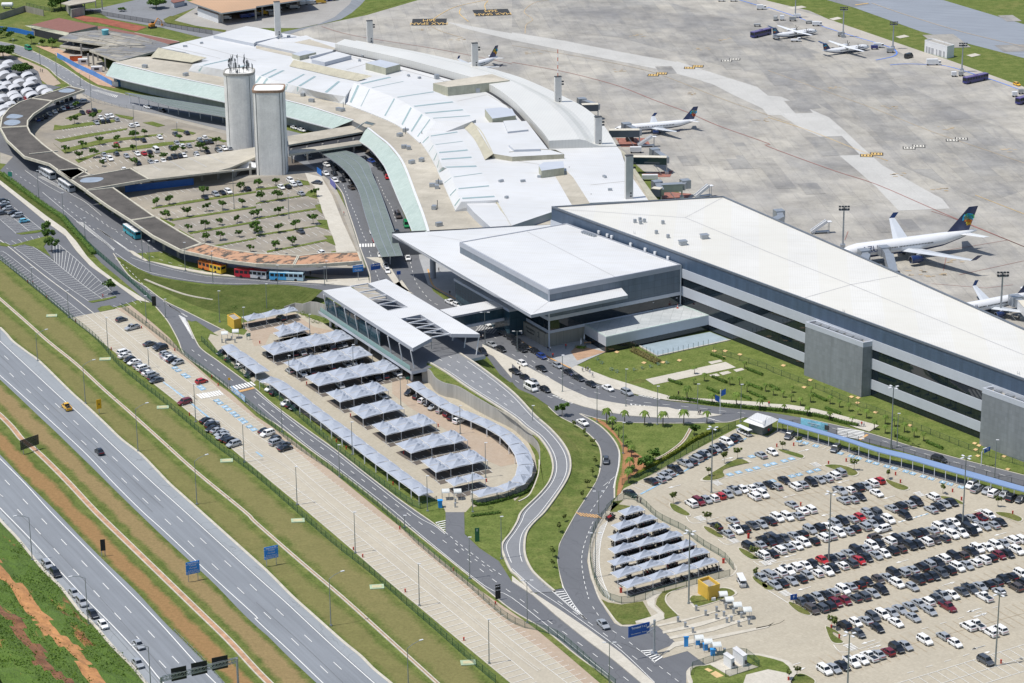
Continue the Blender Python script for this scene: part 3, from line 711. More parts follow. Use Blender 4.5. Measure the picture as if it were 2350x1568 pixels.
for s in('33:190,820 300,870 400,940 370,955 280,925 190,850','33:530,1045 620,1085 680,1140 600,1100 600,1130 700,1205 620,1215 570,1180 530,1080','33:210,1560 260,1490 320,1485 380,1510 440,1555 400,1600 250,1600','23:2290,655 33:-20,665 60,710 20,722 -40,705','22:1440,1490 1500,1500 1640,1590 1600,1610 1480,1560','23:1750,130 1830,150 1950,235 1900,240 1790,180','23:2070,328 2150,352 2240,410 2275,440 2200,440 2110,385','23:2200,590 2270,610 2350,680 2330,705 2230,640','22:1730,1270 1860,1190 2080,1070 2200,1110 2150,1120 1940,1180 1950,1250 1850,1285 1760,1290','32:500,1140 620,1130 760,1160 840,1215 780,1245 700,1220 600,1180','32:1070,1265 1150,1290 1300,1345 1260,1375 1180,1360 1100,1310','32:80,990 180,1005 330,1050 320,1080 240,1060 120,1020','32:1570,1420 1700,1440 1810,1495 1790,1505 1700,1480 1600,1450','33:2080,0 2220,10 2340,60 2310,95 2200,60 2110,30'):
 gisl(s)
sheet('grass_lawn','22:1020,1460 930,1470 990,1500 1200,1530 1100,1568 900,1568',0.12,g_dry)
sheet('motorcycle_park_paving','22:900,1560 1030,1510 1230,1540 23:1480,120 1800,300 2050,520 2010,570 1700,650 1430,730 1200,800 1080,830 930,830 860,740 780,560 740,300 790,100 860,20',0.1,c_pave)
kerb('23:860,0 760,200 715,350 710,480 740,620 800,790 870,890 960,1010 1010,1045 1140,1045 1300,1020',0.4)
sheet('grass_lawn','23:820,800 880,830 1000,850 1200,820 1280,960 1130,1000 1140,1030 1010,1035 950,990 880,900',0.13,g_dry)
sheet('path','23:1300,720 1380,740 1310,800 1310,870 1390,930 1400,980 1300,1020 1140,1020 1130,1005 1280,960 1340,930 1250,860 1220,780',0.15,c_walk)
sheet('grass_lawn','23:1380,730 1620,670 1480,720 1410,790 1430,860 1530,950 1390,990 1400,930 1320,850 1330,800',0.13,g_dry)
kerb('23:1530,950 1430,850 1410,790 1450,740 1600,690 1800,650 2000,590 2050,550 2060,510 2020,460',0.35)
gisl('23:1610,810 1640,770 1720,770 1900,700 2000,700 2060,730 2060,760 1960,800 1700,880 1650,860')
for s0,s1 in(('23:800,150 740,400 760,600 870,800 940,830','23:880,80 820,250 800,450 830,620 900,790'),):slots2(s0,s1,1.0,.12,'white',.17);line(s1,.15)
for a,b in(('g:490,1470 1900,1120','g:570,1520 1930,1150'),('g:370,1310 1700,960','g:420,1340 1740,1000'),('g:300,1130 1540,830','g:350,1160 1600,860')):
 A,B=WL(a),WL(b)
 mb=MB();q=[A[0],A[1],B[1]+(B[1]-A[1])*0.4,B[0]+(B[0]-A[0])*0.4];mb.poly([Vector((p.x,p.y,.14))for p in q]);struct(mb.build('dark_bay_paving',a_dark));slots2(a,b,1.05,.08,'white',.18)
 line(a,.1,'white',.18);line(b,.1,'white',.18)
gisl('23:1600,1480 1650,1420 1800,1400 2080,1310 2200,1300 2350,1320 2600,1420 2500,1700 1700,1700 1620,1568',g_lawn,3)
slab('generator_plinth','23:1820,1410 2020,1350 2260,1430 2000,1515',0.1,0.35,m_kerb)
sheet('path','23:2150,1500 2350,1450 2600,1500 2500,1650 2100,1650',0.26,c_walk)
for s in('23:1330,1040 1700,960 1900,900 1930,905 1600,1000 1340,1055','23:1380,1100 1700,1020 2050,930 2080,940 1730,1050 1390,1120','23:1440,1150 1800,1070 2200,960 2240,970 1850,1095 1460,1170','23:1480,1200 1900,1130 2350,1045 33:60,1015 23:2350,1062 1950,1150 1500,1240 1390,1310 1400,1290'):
 slab('toll_island',s,0.0,0.2,m_kerb)
slab('toll_island','23:2250,985 2350,965 33:60,960 130,968 152,992 110,1020 0,1052 23:2240,1075',0.0,0.2,c_pave)
sheet('forecourt_road','10:1000,1568 560,1410 330,1330 11:560,0 680,90 780,200 830,350 900,560 950,720 1030,940 1050,1060 1300,1230 c:700,1200 820,1180 880,1230 1000,1400 1180,1568 22:60,440 200,500 330,590 430,690 630,790 640,690 800,710 1000,740 1300,752 1750,750 1900,745 2000,740 2130,700 32:100,710 300,760 540,830 900,925 1200,1000 1500,1090 1900,1205 2350,1345 2800,1470 2800,1350 2350,1230 1800,1090 1500,1010 1300,960 950,850 560,755 300,700 0,650 22:1800,592 1440,548 1150,500 1000,450 800,395 700,360 540,250 250,80 0,-60 c:1100,1060 860,900 640,780 500,710 380,620 320,500 260,330 11:1500,640 1420,560 1300,260 1180,0 10:1200,1480',0.08,a_road)
kerb('11:700,90 790,200 840,350 910,560 960,720 1040,940 1050,1040',.35);kerb('22:630,665 800,712 1000,740 1300,752 1750,750 1900,745 2000,740 2130,700',.3)
kerb('32:300,700 560,755 950,850 1300,960 1500,1010 1800,1090 2350,1230',.25);kerb('22:620,665 800,770 930,900 985,1020 980,1150 945,1300 940,1440',.4)
kerb('22:330,600 430,690 620,790 760,910 810,1010 810,1150 770,1280 680,1430 590,1568 23:500,160 430,300 410,450 440,600 470,700',.5)
slab('road_median','c:830,1110 1000,1190 1230,1310 1450,1430 22:220,270 500,430 700,520 900,560 1080,590 1430,610 1550,640 1700,645 1930,680 1700,712 1400,708 1100,688 850,650 650,600 500,550 370,480 250,400 130,320 0,210 c:1100,1420 930,1220 830,1170',0,.24,c_walk)
slab('curb_island','c:20,560 90,520 160,620 180,640 120,660',0,.22,c_walk)
slab('boarding_sidewalk','11:1010,800 1150,800 1240,900 1340,1060 1450,1140 1400,1110 1300,1120 1260,1030 1130,850',0,.22,c_walk)
sheet('terminal_sidewalk','c:320,350 350,540 430,620 560,680 700,760 1000,950 1240,1100 1400,1200 1640,1330 1800,1250 1960,1180 1760,1080 1640,1090 1440,1160 1150,960 1150,830 900,700 560,500 420,380',0.2,c_grey)
sheet('terrace_paving','c:1700,1120 1960,1180 1700,1260 1640,1180',0.22,M('red_paving',(0.40,0.26,0.17),.8,var=.15))
line('c:330,420 370,560 450,620 560,680 1000,950 1200,1090 1400,1210 1640,1330',.55,'orange',.23)
road('terminal_path',WL('22:580,215 750,300 1000,390 1250,450 1500,520 1800,560 2350,610 32:20,610 300,650 560,720 770,780 820,800 930,830'),WL('22:540,250 700,360 950,440 1150,490 1440,545 1800,575 2350,610 32:40,612 300,655 560,700 840,760 1020,775'),0.18,c_walk)
sheet('terminal_path_wide','22:560,215 620,230 900,340 1100,400 1440,510 2350,565 32:0,575 200,585 420,620 700,690 1015,775 930,832 820,800 560,705 300,640 0,608 22:1800,562 1440,530 1150,492 950,440 700,360 540,250',0.19,c_walk)
sheet('lawn','22:580,200 650,160 860,110 1170,50 1325,150 1900,0 2030,-60 32:0,130 330,270 330,310 850,515 940,500 1940,910 1960,950 2350,1130 2800,1290 2800,1340 2350,1215 1800,1080 1500,1000 1200,910 960,845 1015,775 700,690 420,620 0,575 22:1900,540 1440,510 1100,400 900,340 620,230',0.06,g_lawn)
sheet('lawn_path','22:1225,350 1960,190 2055,240 1300,400',0.12,c_walk)
for s in('22:1800,190 1910,170 1935,185 1830,212','22:1810,310 1880,296 1910,315 1840,332','22:1900,290 1980,273 2015,290 1935,312','22:2030,262 2110,245 2135,262 2060,282'):sheet('paving_slab',s,0.12,c_walk)
sheet('worn_lawn','22:1060,380 1150,345 1230,350 1220,375 1120,390',0.1,g_dry)
sheet('lawn','22:640,680 800,715 1000,742 1300,756 1750,756 1900,745 2060,800 1600,1040 1260,1235 1030,1350 960,1420 950,1300 990,1150 990,1010 930,890 800,760',0.06,g_lawn)
verge('worn_verge','22:700,680 860,790 960,890 1010,1000 1010,1150 975,1300 960,1420','22:850,740 960,850 1040,960 1250,1100 1200,1180 1050,1280 1000,1390',0.08,msoil('bare_earth',(0.36,0.175,0.09),1.3,0.95))
channel('drain_channel','22:1220,1110 1330,1080 1430,1030 1560,930 1620,840 1640,800',1.0,m_brick)
line('22:370,1050 370,1051',.1)if False else None
RL='12:1590,190 1760,290 1960,430 2350,680 22:130,790 250,880 340,1000 380,1110 380,1210 340,1310 250,1420 100,1568 23:60,90 0,190 13:2270,300 2285,400 2350,540 23:60,590 190,740'
RR='12:1860,110 2060,245 2350,470 22:200,680 350,810 455,930 515,1040 530,1150 505,1250 435,1370 290,1568 23:200,90 130,180 105,280 110,400 160,520 240,610 380,730'
RZ=[4.6,4.6,4.5,4.2,3.9,3.4,2.9,2.3,1.7,1.2,0.8,0.5,0.3,0.15,0.1,0.1,0.1,0.1,0.1]
def zl(s,zs):
 p=D(s);n=len(p);out=[]
 for i,q in enumerate(p):
  t=i/(n-1)*(len(zs)-1);k=min(int(t),len(zs)-2);out.append(W(q,zs[k]+(zs[k+1]-zs[k])*(t-k)))
 return out
rl=cat(zl(RL,RZ),5);rr=cat(zl(RR,RZ),5)
NR=90;rl=resample(rl,NR);rr=resample(rr,NR)
for a,b in zip(rl,rr):b.z=a.z=(a.z+b.z)/2
mb=MB();mb.strip([p+Vector((0,0,.05))for p in rl],[p+Vector((0,0,.05))for p in rr]);struct(mb.build('ramp_road',a_old))
kb=MB()
for e,sgn in((rl,1),(rr,-1)):
 cen=[p.copy()for p in e]
 o1=offset(cen,0.0);o2=offset(cen,0.45 if(offset(cen,1)[10]-rr[10]).length>(offset(cen,-1)[10]-rr[10]).length and e is rl else 0.45)
for e,other in((rl,rr),(rr,rl)):
 out=[p+(p-q).normalized()*0.55 for p,q in zip(e,other)];inn=[p-(p-q).normalized()*0.9 for p,q in zip(e,other)]
 up=lambda L_,t:[Vector((p.x,p.y,p.z+t))for p in L_]
 kb.strip(up(e,.35),up(out,.35));kb.strip(up(e,-.1),up(e,.35));kb.strip(up(out,-.6),up(out,.35))
 line(inn[4:-10],0.16,'white',0.12,0)
 if e is rl:RLO=out
 else:RRO=out
struct(kb.build('ramp_kerb',m_kerb))
for q in((0.33,'a'),(0.66,'b')):
 dashes([a.lerp(b,q[0])for a,b in zip(rl,rr)][:26],2.0,3.2,.15,z=.12,sm=0)
XL=cat(WL('22:0,372 60,440 200,500 330,600 430,690 620,790 760,910 810,1010 810,1150 770,1280 680,1430 590,1568 23:500,160 430,300 410,450 440,600 470,700'),4)
rro=resample(RRO[:86],60)
mb=MB();xs=resample([W(D('c:770,1215')[0],0),W(D('c:850,1230')[0],0),W(D('c:930,1340')[0],0),W(D('c:1100,1470')[0])]+XL,60)
m1=[a.lerp(b,.35)+Vector((0,0,-0.15*a.z))for a,b in zip(rro,xs)]
mb.strip([p+Vector((0,0,-.05))for p in rro],m1);mb.strip(m1,[p+Vector((0,0,.12))for p in xs]);struct(mb.build('ramp_verge',g_grass))
WT='f:-670,-430 -300,-300 0,-150 400,-60 800,0 1100,50 1400,110 1700,210'
WTOP=zl('12:1522,243 1590,262 1640,330 1720,378 1850,412 2000,500 2150,585 2350,690 22:120,800 200,880 245,970 250,1090',[4.3,4.3,4.3,4.2,4.1,4.0,3.9,3.7,3.4,2.8,2.2,1.6])
WTOP2=zl('22:250,1180 230,1260 160,1410 60,1470',[1.0,.6,.4,.35])
wt=cat(WTOP,5)
wl_=thing('retaining_wall','grey concrete retaining wall curving between covered car park and ramp road','wall',(wt[0].x,wt[0].y,0))
mb=MB();o2=offset(wt,-0.35)if False else[p+Vector((0.25,0.25,0))for p in wt]
L=0
for k in range(len(wt)-1):
 a,b=wt[k],wt[k+1];c_,d_=o2[k],o2[k+1];dl=(b-a).length
 mb.face([(a.x,a.y,0),(b.x,b.y,0),b,a],0,[(L,0),(L+dl,0),(L+dl,b.z),(L,a.z)]);mb.face([a,b,d_,c_]);mb.face([(c_.x,c_.y,0),c_,d_,(d_.x,d_.y,0)]);L+=dl
m_wallp=mpanel('wall_concrete',(0.40,0.39,0.36),1.6,20,0.3,0.85,0.2)
mb.build('wall_face',m_wallp,wl_)
rlo=resample(RLO[:int(NR*0.62)],50);wi=resample([p+Vector((.25,.25,0))for p in wt],50)
mb=MB();mb.strip([p+Vector((0,0,-.02))for p in wi],[p+Vector((0,0,.0))for p in rlo])
w2=resample(cat([wt[-1].copy()]+WTOP2,4),30);r2=resample(RLO[int(NR*0.62)-1:int(NR*0.8)],30)
mb.strip(w2,r2);struct(mb.build('ramp_inner_verge',s_red if False else g_grass))
kerb(w2,.4,.3,-.1,0)
slab('lawn','13:1925,0 1980,-60 12:2000,1530 2300,1450 2350,1430 22:50,1500 110,1530 60,1568 13:2340,120 2270,280 2290,400 2340,560 2240,440 2050,320 1920,200',0,.1,g_lawn)
slab('lawn','12:1100,1150 1500,1420 1680,1490 1680,1568 13:1720,40 1720,85 1640,95 1500,-10 12:1290,1420',0,.1,g_lawn)
slab('grass_island','23:590,0 500,160 430,300 415,450 440,600 465,700 385,715 230,590 150,420 170,190 240,90 340,0 22:440,1420 560,1200 800,1200 770,1290 680,1430',0,.16,g_grass)
slab('road_median','23:0,590 190,740 420,890 700,1080 1000,1300 1300,1568 1500,1740 1300,1700 1180,1568 930,1360 700,1190 400,950 190,765 0,640',0,.26,c_walk)
line('23:0,520 190,690 430,850 720,1060 1010,1280 1310,1568',.15);line('22:985,1000 975,1150 940,1300 930,1350',.15);line('22:0,480 200,700 350,830',.001)if False else None
dashes('23:745,90 680,250 640,420 660,620 705,800',1.6,1.4,.14);dashes('23:740,870 800,960 870,1050 950,1110 1030,1160 1130,1240 1330,1400 1530,1560',1.6,1.8,.14);dashes('23:420,820 780,1070 1020,1260 1180,1380 1300,1480',2.2,4.4,.14)
line('23:440,640 560,840 680,990',.16);line('23:370,730 520,860 680,990',.16)
dashes('22:840,1330 950,1240',3,1,.14);dashes('22:720,1568 800,1450 860,1360 900,1290',1.6,1.6,.14)
for q in('22:0,120 130,200 260,280 420,390 540,455 700,520','22:110,130 220,205 360,290 440,340 540,385 640,425 740,465 880,500 1010,530 1150,555 1300,572 1480,590 1650,608 1810,625 1970,645 2140,662','c:700,900 850,990 1000,1080','22:30,360 180,455 260,480 340,510 430,545'):dashes(q,2.2,3.3,.14)
for q in('22:80,10 180,90 330,180 470,280 640,370 740,420 870,455 1000,475 1100,500','11:800,130 850,260 920,420 970,560 1010,650','11:1040,740 1090,900 1130,1010','11:1110,60 1180,230 1240,330 1290,480','11:1395,700 1430,900 1470,1030 1550,1140 1620,1210 1700,1250','32:20,-10 600,790','32:590,800 700,830','32:1050,915 1340,1005 1490,1050 1640,1095 1800,1132 1960,1175 2120,1220 2280,1265'):
 if q!='32:20,-10 600,790':dashes(q,2.0,2.6,.14)
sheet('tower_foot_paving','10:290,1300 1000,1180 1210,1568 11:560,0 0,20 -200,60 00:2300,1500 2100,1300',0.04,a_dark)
up1='00:480,960 620,900 850,905 1100,985 1500,1085 2110,1240 2350,1330 2300,1400 1230,1540 1150,1600 800,1600 500,1400 330,1260 260,1150 330,1080 470,1050'
sheet('upper_car_park',up1,0.06,mslab('upper_paving',(0.31,0.28,0.225),(0.35,0.31,0.245),2.5,5,.5,.1,.6,.03,(0.20,0.19,0.18)))
sheet('upper_car_park_asphalt','00:700,1010 740,900 840,930 700,1000 560,1030 330,1110 270,1120 280,1080 500,930 700,860',0.09,a_road)
sheet('upper_car_park_lower','01:1140,240 1900,110 2350,60 11:560,20 650,110 730,230 830,480 940,760 380,790 0,790 01:1850,700 1600,580 1400,420',0.06,MATS['upper_paving'])
sheet('upper_car_park_aisle','11:450,20 600,60 700,230 800,480 920,740 740,750 700,600 600,350 540,150 480,100',0.09,c_walk)
RD1='x'
isl=['00:490,1200 500,1150 570,1160 780,1130 1060,1100 1050,1125 830,1155 590,1190','00:500,1280 560,1280 800,1235 1170,1180 1160,1195 820,1260 560,1310','00:490,1320 560,1380 900,1290 1300,1250 1500,1230 1480,1245 1000,1310 700,1380 600,1415','00:690,1470 1000,1380 1500,1310 1800,1290 1780,1305 1300,1370 900,1420 720,1500','00:880,1010 940,1015 920,1040 850,1040','00:1050,1050 1230,1080 1210,1105 1100,1080','00:1310,1130 1400,1120 1515,1155 1450,1170','00:1570,1195 1640,1185 1800,1225 1770,1240','00:1900,1255 2100,1300 2050,1310','00:600,1090 740,1035 760,1060 640,1100','01:1390,345 1700,285 2350,190 2350,205 1720,305 1400,355','01:1470,430 1610,500 1590,515 1480,470','01:1560,450 2350,330 2350,345 1580,465','01:1640,540 1780,620 1760,630 1650,570','01:1730,570 2350,465 2350,480 1750,585','01:1950,690 2350,620 2350,632 1980,700','11:0,170 200,145 420,90 360,85 480,100 495,135 420,135 200,165 0,185','11:0,310 200,275 460,235 560,260 550,180 480,190 450,225 200,260 0,300','11:0,455 300,400 560,360 610,400 590,310 540,320 555,345 300,385 0,440','11:0,605 300,560 560,515 670,545 650,455 560,455 600,500 300,545 0,590','11:100,755 400,700 640,650 730,690 700,600 620,600 660,630 400,685 100,740','11:690,745 730,740 735,765 700,765']
for s in isl:slab('grass_island',s,0,.2,g_grass)
UPD=WL('00:600,1225')[0]-WL('00:545,1180')[0];LWD=WL('01:1535,325')[0]-WL('01:1480,290')[0]
for s in('00:560,1185 830,1140','00:590,1180 1150,1100','00:560,1275 1180,1185','00:520,1260 1100,1170','00:650,1375 1500,1240','00:560,1345 1350,1235','00:760,1480 1750,1300','00:700,1440 1500,1300','00:820,1530 1900,1330','00:600,1150 800,1110'):slots(s,[W((0,700)),W((0,700))+UPD],2.6,.13,length=4.6)
for s in('01:1390,330 1800,260 2350,170','01:1450,400 1900,320 2350,250','01:1560,435 2350,300','01:1640,500 2350,390','01:1740,560 2350,440','01:1830,620 2350,530','01:1990,690 2350,600','11:0,150 380,75','11:0,220 450,150','11:0,290 440,220','11:0,370 560,290','11:0,430 540,350','11:0,510 580,410','11:0,580 590,500','11:0,650 640,550','11:60,735 640,640','11:120,760 560,690','01:1260,250 1820,150'):slots(s,[W((0,700)),W((0,700))+LWD],2.6,.13,length=4.4)
sheet('terminal_road','00:-200,330 0,385 200,430 400,520 620,640 800,760 950,820 1150,870 1500,950 2100,1100 2400,1160 10:300,1200 700,1300 1000,1400 1200,1568 11:1260,160 1000,160 780,120 640,60 540,0 10:300,1440 0,1400 00:2110,1210 1500,1060 1100,980 850,900 740,850 640,780 520,700 430,620 250,540 100,470 0,450 -200,420',0.07,a_old)
sheet('upper_side_paving','00:0,470 250,560 430,640 560,770 460,800 330,700 120,560 0,520',0.09,c_pink)
sheet('old_terminal_sidewalk','00:320,420 500,500 700,660 900,780 1050,810 1100,790 1000,700 800,600 640,500 520,440',0.1,M('earth_walk',(0.46,0.30,0.20),.9,var=.2))
kerb('00:0,385 200,430 400,520 620,640 800,760 950,820 1150,870',.4,.16);kerb('00:0,450 250,540 430,620 520,700 640,780 740,850',.4,.16)
for q in('00:300,480 500,590 700,700 850,790 1000,840','00:420,620 560,700 700,770 800,830 900,870','11:700,30 780,110'):dashes(q,2.5,3.2,.16)
for s0 in('00:1250,880 1600,960 2100,1080',):line(s0,.14)
sheet('planted_verge','00:0,290 150,330 320,400 330,430 500,500 560,460 480,420 300,380 100,320 0,270',0.09,g_grass)
sheet('top_left_yard','00:600,90 900,80 1250,0 1700,0 1830,60 1500,180 1530,220 2100,300 1900,360 1500,260 1000,170 900,110',0.07,a_old)
sheet('hangar_forecourt','00:1600,190 1820,60 2350,-40 10:0,-60 1080,-40 960,60 770,180 400,260 0,260 00:2260,300 2000,290 1700,230',0.08,mslab('yard_slabs',(0.33,0.32,0.30),(0.36,0.35,0.33),6,6,.1,.2,.3))
sheet('grass_lawn','00:1500,180 1560,150 1640,150 1600,190 1800,240 2080,280 2060,300 1830,260 1600,225 1520,215',0.12,g_dry)
sheet('service_road','10:230,300 560,230 720,160 860,40 900,-40 1080,-40 960,70 860,160 760,185 500,250 300,320',0.1,a_hw)
line('10:270,290 560,225 700,160 850,30',.4,'yellow',.2)if False else None
sheet('grass_lawn','10:780,180 880,120 960,50 1040,-40 1500,-40 1400,10 1100,90 900,150',0.12,msoil('worn_top_soil',(0.30,0.16,0.08),1.0,.6)if False else g_grass)
sheet('red_earth_pit','00:660,160 760,145 1000,180 1350,250 1250,290 900,210 780,200',0.1,M('red_earth',(0.27,0.085,0.05),.95,var=.3,scale=.2))
ap='10:240,310 560,235 1020,140 1480,5 20:500,-200 1500,-150 30:-200,-60 0,10 380,100 560,180 1430,480 1650,550 2350,800 31:3200,200 3200,1500 2400,1568 1200,1400 20:1200,1568 900,1300 0,700'
sheet('apron',ap,0.05,c_apron)
sheet('apron_worn','20:0,0 400,-120 1200,-40 2300,260 30:300,420 900,640 1400,850 1900,1080 2500,1300 2500,1700 31:2000,300 1200,-50 30:900,1200 0,700 20:1900,600 1000,350 0,250',0.07,c_apron3)
sheet('apron_pale_band','10:1740,200 2350,310 20:0,300 500,380 1000,480 1500,570 1760,650 1640,715 1400,650 1050,580 0,370 10:2350,370 1900,260',0.09,c_apron2)
sheet('apron_pale_band','20:1500,560 1900,690 2250,800 30:0,880 120,890 300,970 560,1080 700,1200 860,1350 1050,1520 31:1450,180 1600,260 1670,350 1200,370 1000,160 820,0 30:640,1420 480,1260 300,1180 120,1060 0,1060 20:2300,1000 2040,880 1850,780 1640,715',0.1,c_apron2)
sheet('apron_edge_road','30:-100,20 0,90 240,160 470,240 900,380 1100,430 1180,470 1500,620 1900,680 2350,850 2350,800 1650,550 1430,480 560,180 0,10 -100,-20',0.09,mslab('beige_slabs',(0.42,0.39,0.34),(0.45,0.42,0.37),7.5,7.5,.12,.15,.2))
for i in range(38):
 rr_=random.Random(i*7+1);u=rr_.uniform(1180,2330);v=rr_.uniform(30,560)
 if u<1500 and v>250:continue
 p=W((u,v));c,s=math.cos(APA),math.sin(APA);a=Vector((c,-s,0))*7.5*rr_.choice([2,3,4,6]);b=Vector((s,c,0))*7.5*rr_.choice([1,1,1,2])
 mb=MB();q=Vector((0,0,.111+i*.0004));mb.poly([p+q,p+a+q,p+a+b+q,p+b+q]);struct(mb.build('recast_slab',c_apron3))
sheet('runway','30:300,-80 540,0 800,75 1400,290 2350,535 3300,800 3300,500 2350,225 1600,0 1200,-120',0.05,a_run)
sheet('taxiway_asphalt','30:450,-100 560,0 780,70 950,40 700,-20 600,-60',0.08,a_old)
line('30:950,30 1300,150 1800,300 2350,430',.5,'fyellow',.15);line('30:800,50 920,33',1.2,'yellow',.2)
line('20:0,575 420,650 700,715 1000,800 1300,920 1600,1030 1900,1160 2350,1320 31:0,-220 600,0 1000,130 1600,390 2350,700',.45,'redline',.15)
line('10:600,245 900,330 1700,460 2350,590',.35,'redline',.15);line('31:1500,375 1700,440 2000,560 2350,700',.3,'redline',.15)
line('20:0,120 150,150 400,210',.2,'redline',.15)if False else None
line('30:0,70 240,150 470,235 800,340 1100,430 1180,480 1150,520 990,555',.7,'strongblue',.16);line('30:1120,600 1250,590 1450,595 1640,610 1900,685 2100,750 2350,840',.7,'strongblue',.16)
line('20:2080,0 2350,80',.7,'strongblue',.16)
line('30:0,1080 400,1210 800,1370 1100,1480',.3,'yellow',.15);line('30:0,650 500,830 1000,1010 1500,1210 2000,1380 2350,1500',.3,'fyellow',.15)
line('20:0,420 600,520 1200,640 1500,740 1900,900 2350,1060 30:200,1130',.3,'fyellow',.15);line('31:1900,225 2350,400',.3,'yellow',.15)
line('20:120,310 130,230 190,180 110,110 200,30 350,0',.4,'fyellow',.15);line('10:1600,200 1700,130 1850,60 2130,0',.4,'yellow',.15);line('10:1600,240 1700,290 1900,350',.4,'fyellow',.15)
line('10:1880,80 1870,130 1950,200',.4,'yellow',.15);line('10:2130,10 2100,50 2110,100',.4,'yellow',.15)
for q in('30:0,690 300,650 700,590 1000,560','30:1000,760 1400,690','30:1450,940 2000,830 2300,770','30:1500,1130 2350,1060','20:2350,690 1700,740','20:1000,790 1500,720','31:700,340 1200,260','31:600,360 300,400','20:1050,580 2350,700'):line(q,.18,'pale',.15,0)
for q in('31:1600,740 2200,640','31:1750,960 2350,830','31:1610,920 1635,800','31:705,640 735,560','31:1500,1040 2000,1080 2250,1050'):line(q,.2,'redline',.15,0)
def numbox(c,w=5.5,d=2.6,fill='black',ink='yellow',txt=True):
 p=W(D(c)[0]);a=math.radians(-8);u=Vector((math.cos(a),math.sin(a),0));v=Vector((-math.sin(a),math.cos(a),0))
 z=Vector((0,0,.16));P=lambda x,y,dz=0:p+u*x+v*y+z+Vector((0,0,dz))
 paint(fill).face([P(-w/2,-d),P(w/2,-d),P(w/2,d),P(-w/2,d)]);z2=.03
 paint(ink).face([P(-w/2+.4,-d+.5,z2),P(w/2-.4,-d+.5,z2),P(w/2-.4,d-.5,z2),P(-w/2+.4,d-.5,z2)])
 if txt:
  for k in(-1,0,1):paint(fill).face([P(k*1.3-.25,-d+1.2,.06),P(k*1.3+.25,-d+1.2,.06),P(k*1.3+.25,d-1.2,.06),P(k*1.3-.25,d-1.2,.06)])
for t in('20:1630,627','20:1707,612','20:1297,693','20:1375,678','30:905,1432','30:998,1417'):numbox(t,5,2.2,'black','yellow')
for t in('20:1970,562','20:2045,547','30:1295,1362','30:1385,1345','30:1690,1292','30:1775,1277'):numbox(t,5,2.2,'black','pale')
for t in('30:600,810','30:1100,990','30:1640,1180','30:2200,1380','31:1580,180','31:1720,825','31:1370,935','31:1530,957','20:990,650','20:1770,450','20:1150,330','20:1960,365','20:200,492','10:1850,365','10:1560,268','20:1630,860','20:2260,1105','31:1210,38'):
 p=W(D(t)[0]);mb=paint('fyellow');rr_=random.Random(t)
 for k in range(7):
  q=p+Vector((rr_.uniform(-3.5,3.5),rr_.uniform(-3,3),.15));a=rr_.uniform(.3,1.1);mb.face([q+Vector((-a,-.35,0)),q+Vector((a,-.35,0)),q+Vector((a,.35,0)),q+Vector((-a,.35,0))])
sheet('red_painted_stand','20:950,1270 1230,1270 1280,1350 1000,1350',.13,M('red_stand',(0.30,0.13,0.10),.8,var=.25));sheet('red_painted_stand','21:1200,30 1480,0 1450,60 1200,60',.13,MATS['red_stand']);sheet('red_painted_stand','21:1370,190 1650,215 1600,260 1360,262',.13,MATS['red_stand'])
for s in('30:170,70 310,55 355,70 230,90','30:560,175 640,158 685,172 600,190','30:1170,340 1250,322 1300,338 1210,355','30:1820,510 1900,492 1955,508 1870,526'):sheet('concrete_pad',s,.12,c_walk)
def flat_text(name,txt,c,size,rz,m,z=.22,mirror=False):
 cu=bpy.data.curves.new(name,'FONT');cu.body=txt;cu.size=size;cu.align_x='CENTER';cu.align_y='CENTER'
 o=bpy.data.objects.new(name,cu);dg=bpy.context.evaluated_depsgraph_get();COL.objects.link(o);bpy.context.view_layer.update()
 me=bpy.data.meshes.new_from_object(o.evaluated_get(bpy.context.evaluated_depsgraph_get()));COL.objects.unlink(o);bpy.data.objects.remove(o)
 ob=bpy.data.objects.new(name,me);COL.objects.link(ob);me.materials.clear();me.materials.append(m)
 ob.matrix_basis=Matrix.Translation(Vector(c)+Vector((0,0,z)))@Matrix.Rotation(rz,4,'Z');return ob
for c,w,ang in(('10:1590,205',17,.0),('10:2165,118',18,.12)):
 p=W(D(c)[0]);u=Vector((math.cos(ang),math.sin(ang),0));v=Vector((-u.y,u.x,0));mb=MB();z=Vector((0,0,.14))
 mb.poly([p-u*w*.5-v*8+z,p+u*w*.5-v*8+z,p+u*w*.5+v*8+z,p-u*w*.5+v*8+z]);struct(mb.build('painted_board',m_blk))
 o=flat_text('apron_lettering','MAX SPAN\n36M',p,5.2,ang+math.pi,m_yel);o.scale=(.75,1.5,1);struct(o)
PM={'white':m_white,'yellow':m_yel,'fyellow':m_fyel,'orange':m_ora,'blue':m_blu,'strongblue':m_dblu,'redline':m_redl,'black':m_blk,'pale':M('pale_paint',(0.56,0.54,0.48),.8,var=.15),'dim':M('dull_paint',(0.4,0.4,0.4),.8),'seam':M('asphalt_seam',(0.12,0.13,0.14),.9)}
def flush():
 for k,mb in PAINT.items():struct(mb.build('road_markings',PM[k]))
 PAINT.clear();struct(KERB.build('kerbs',m_kerb))
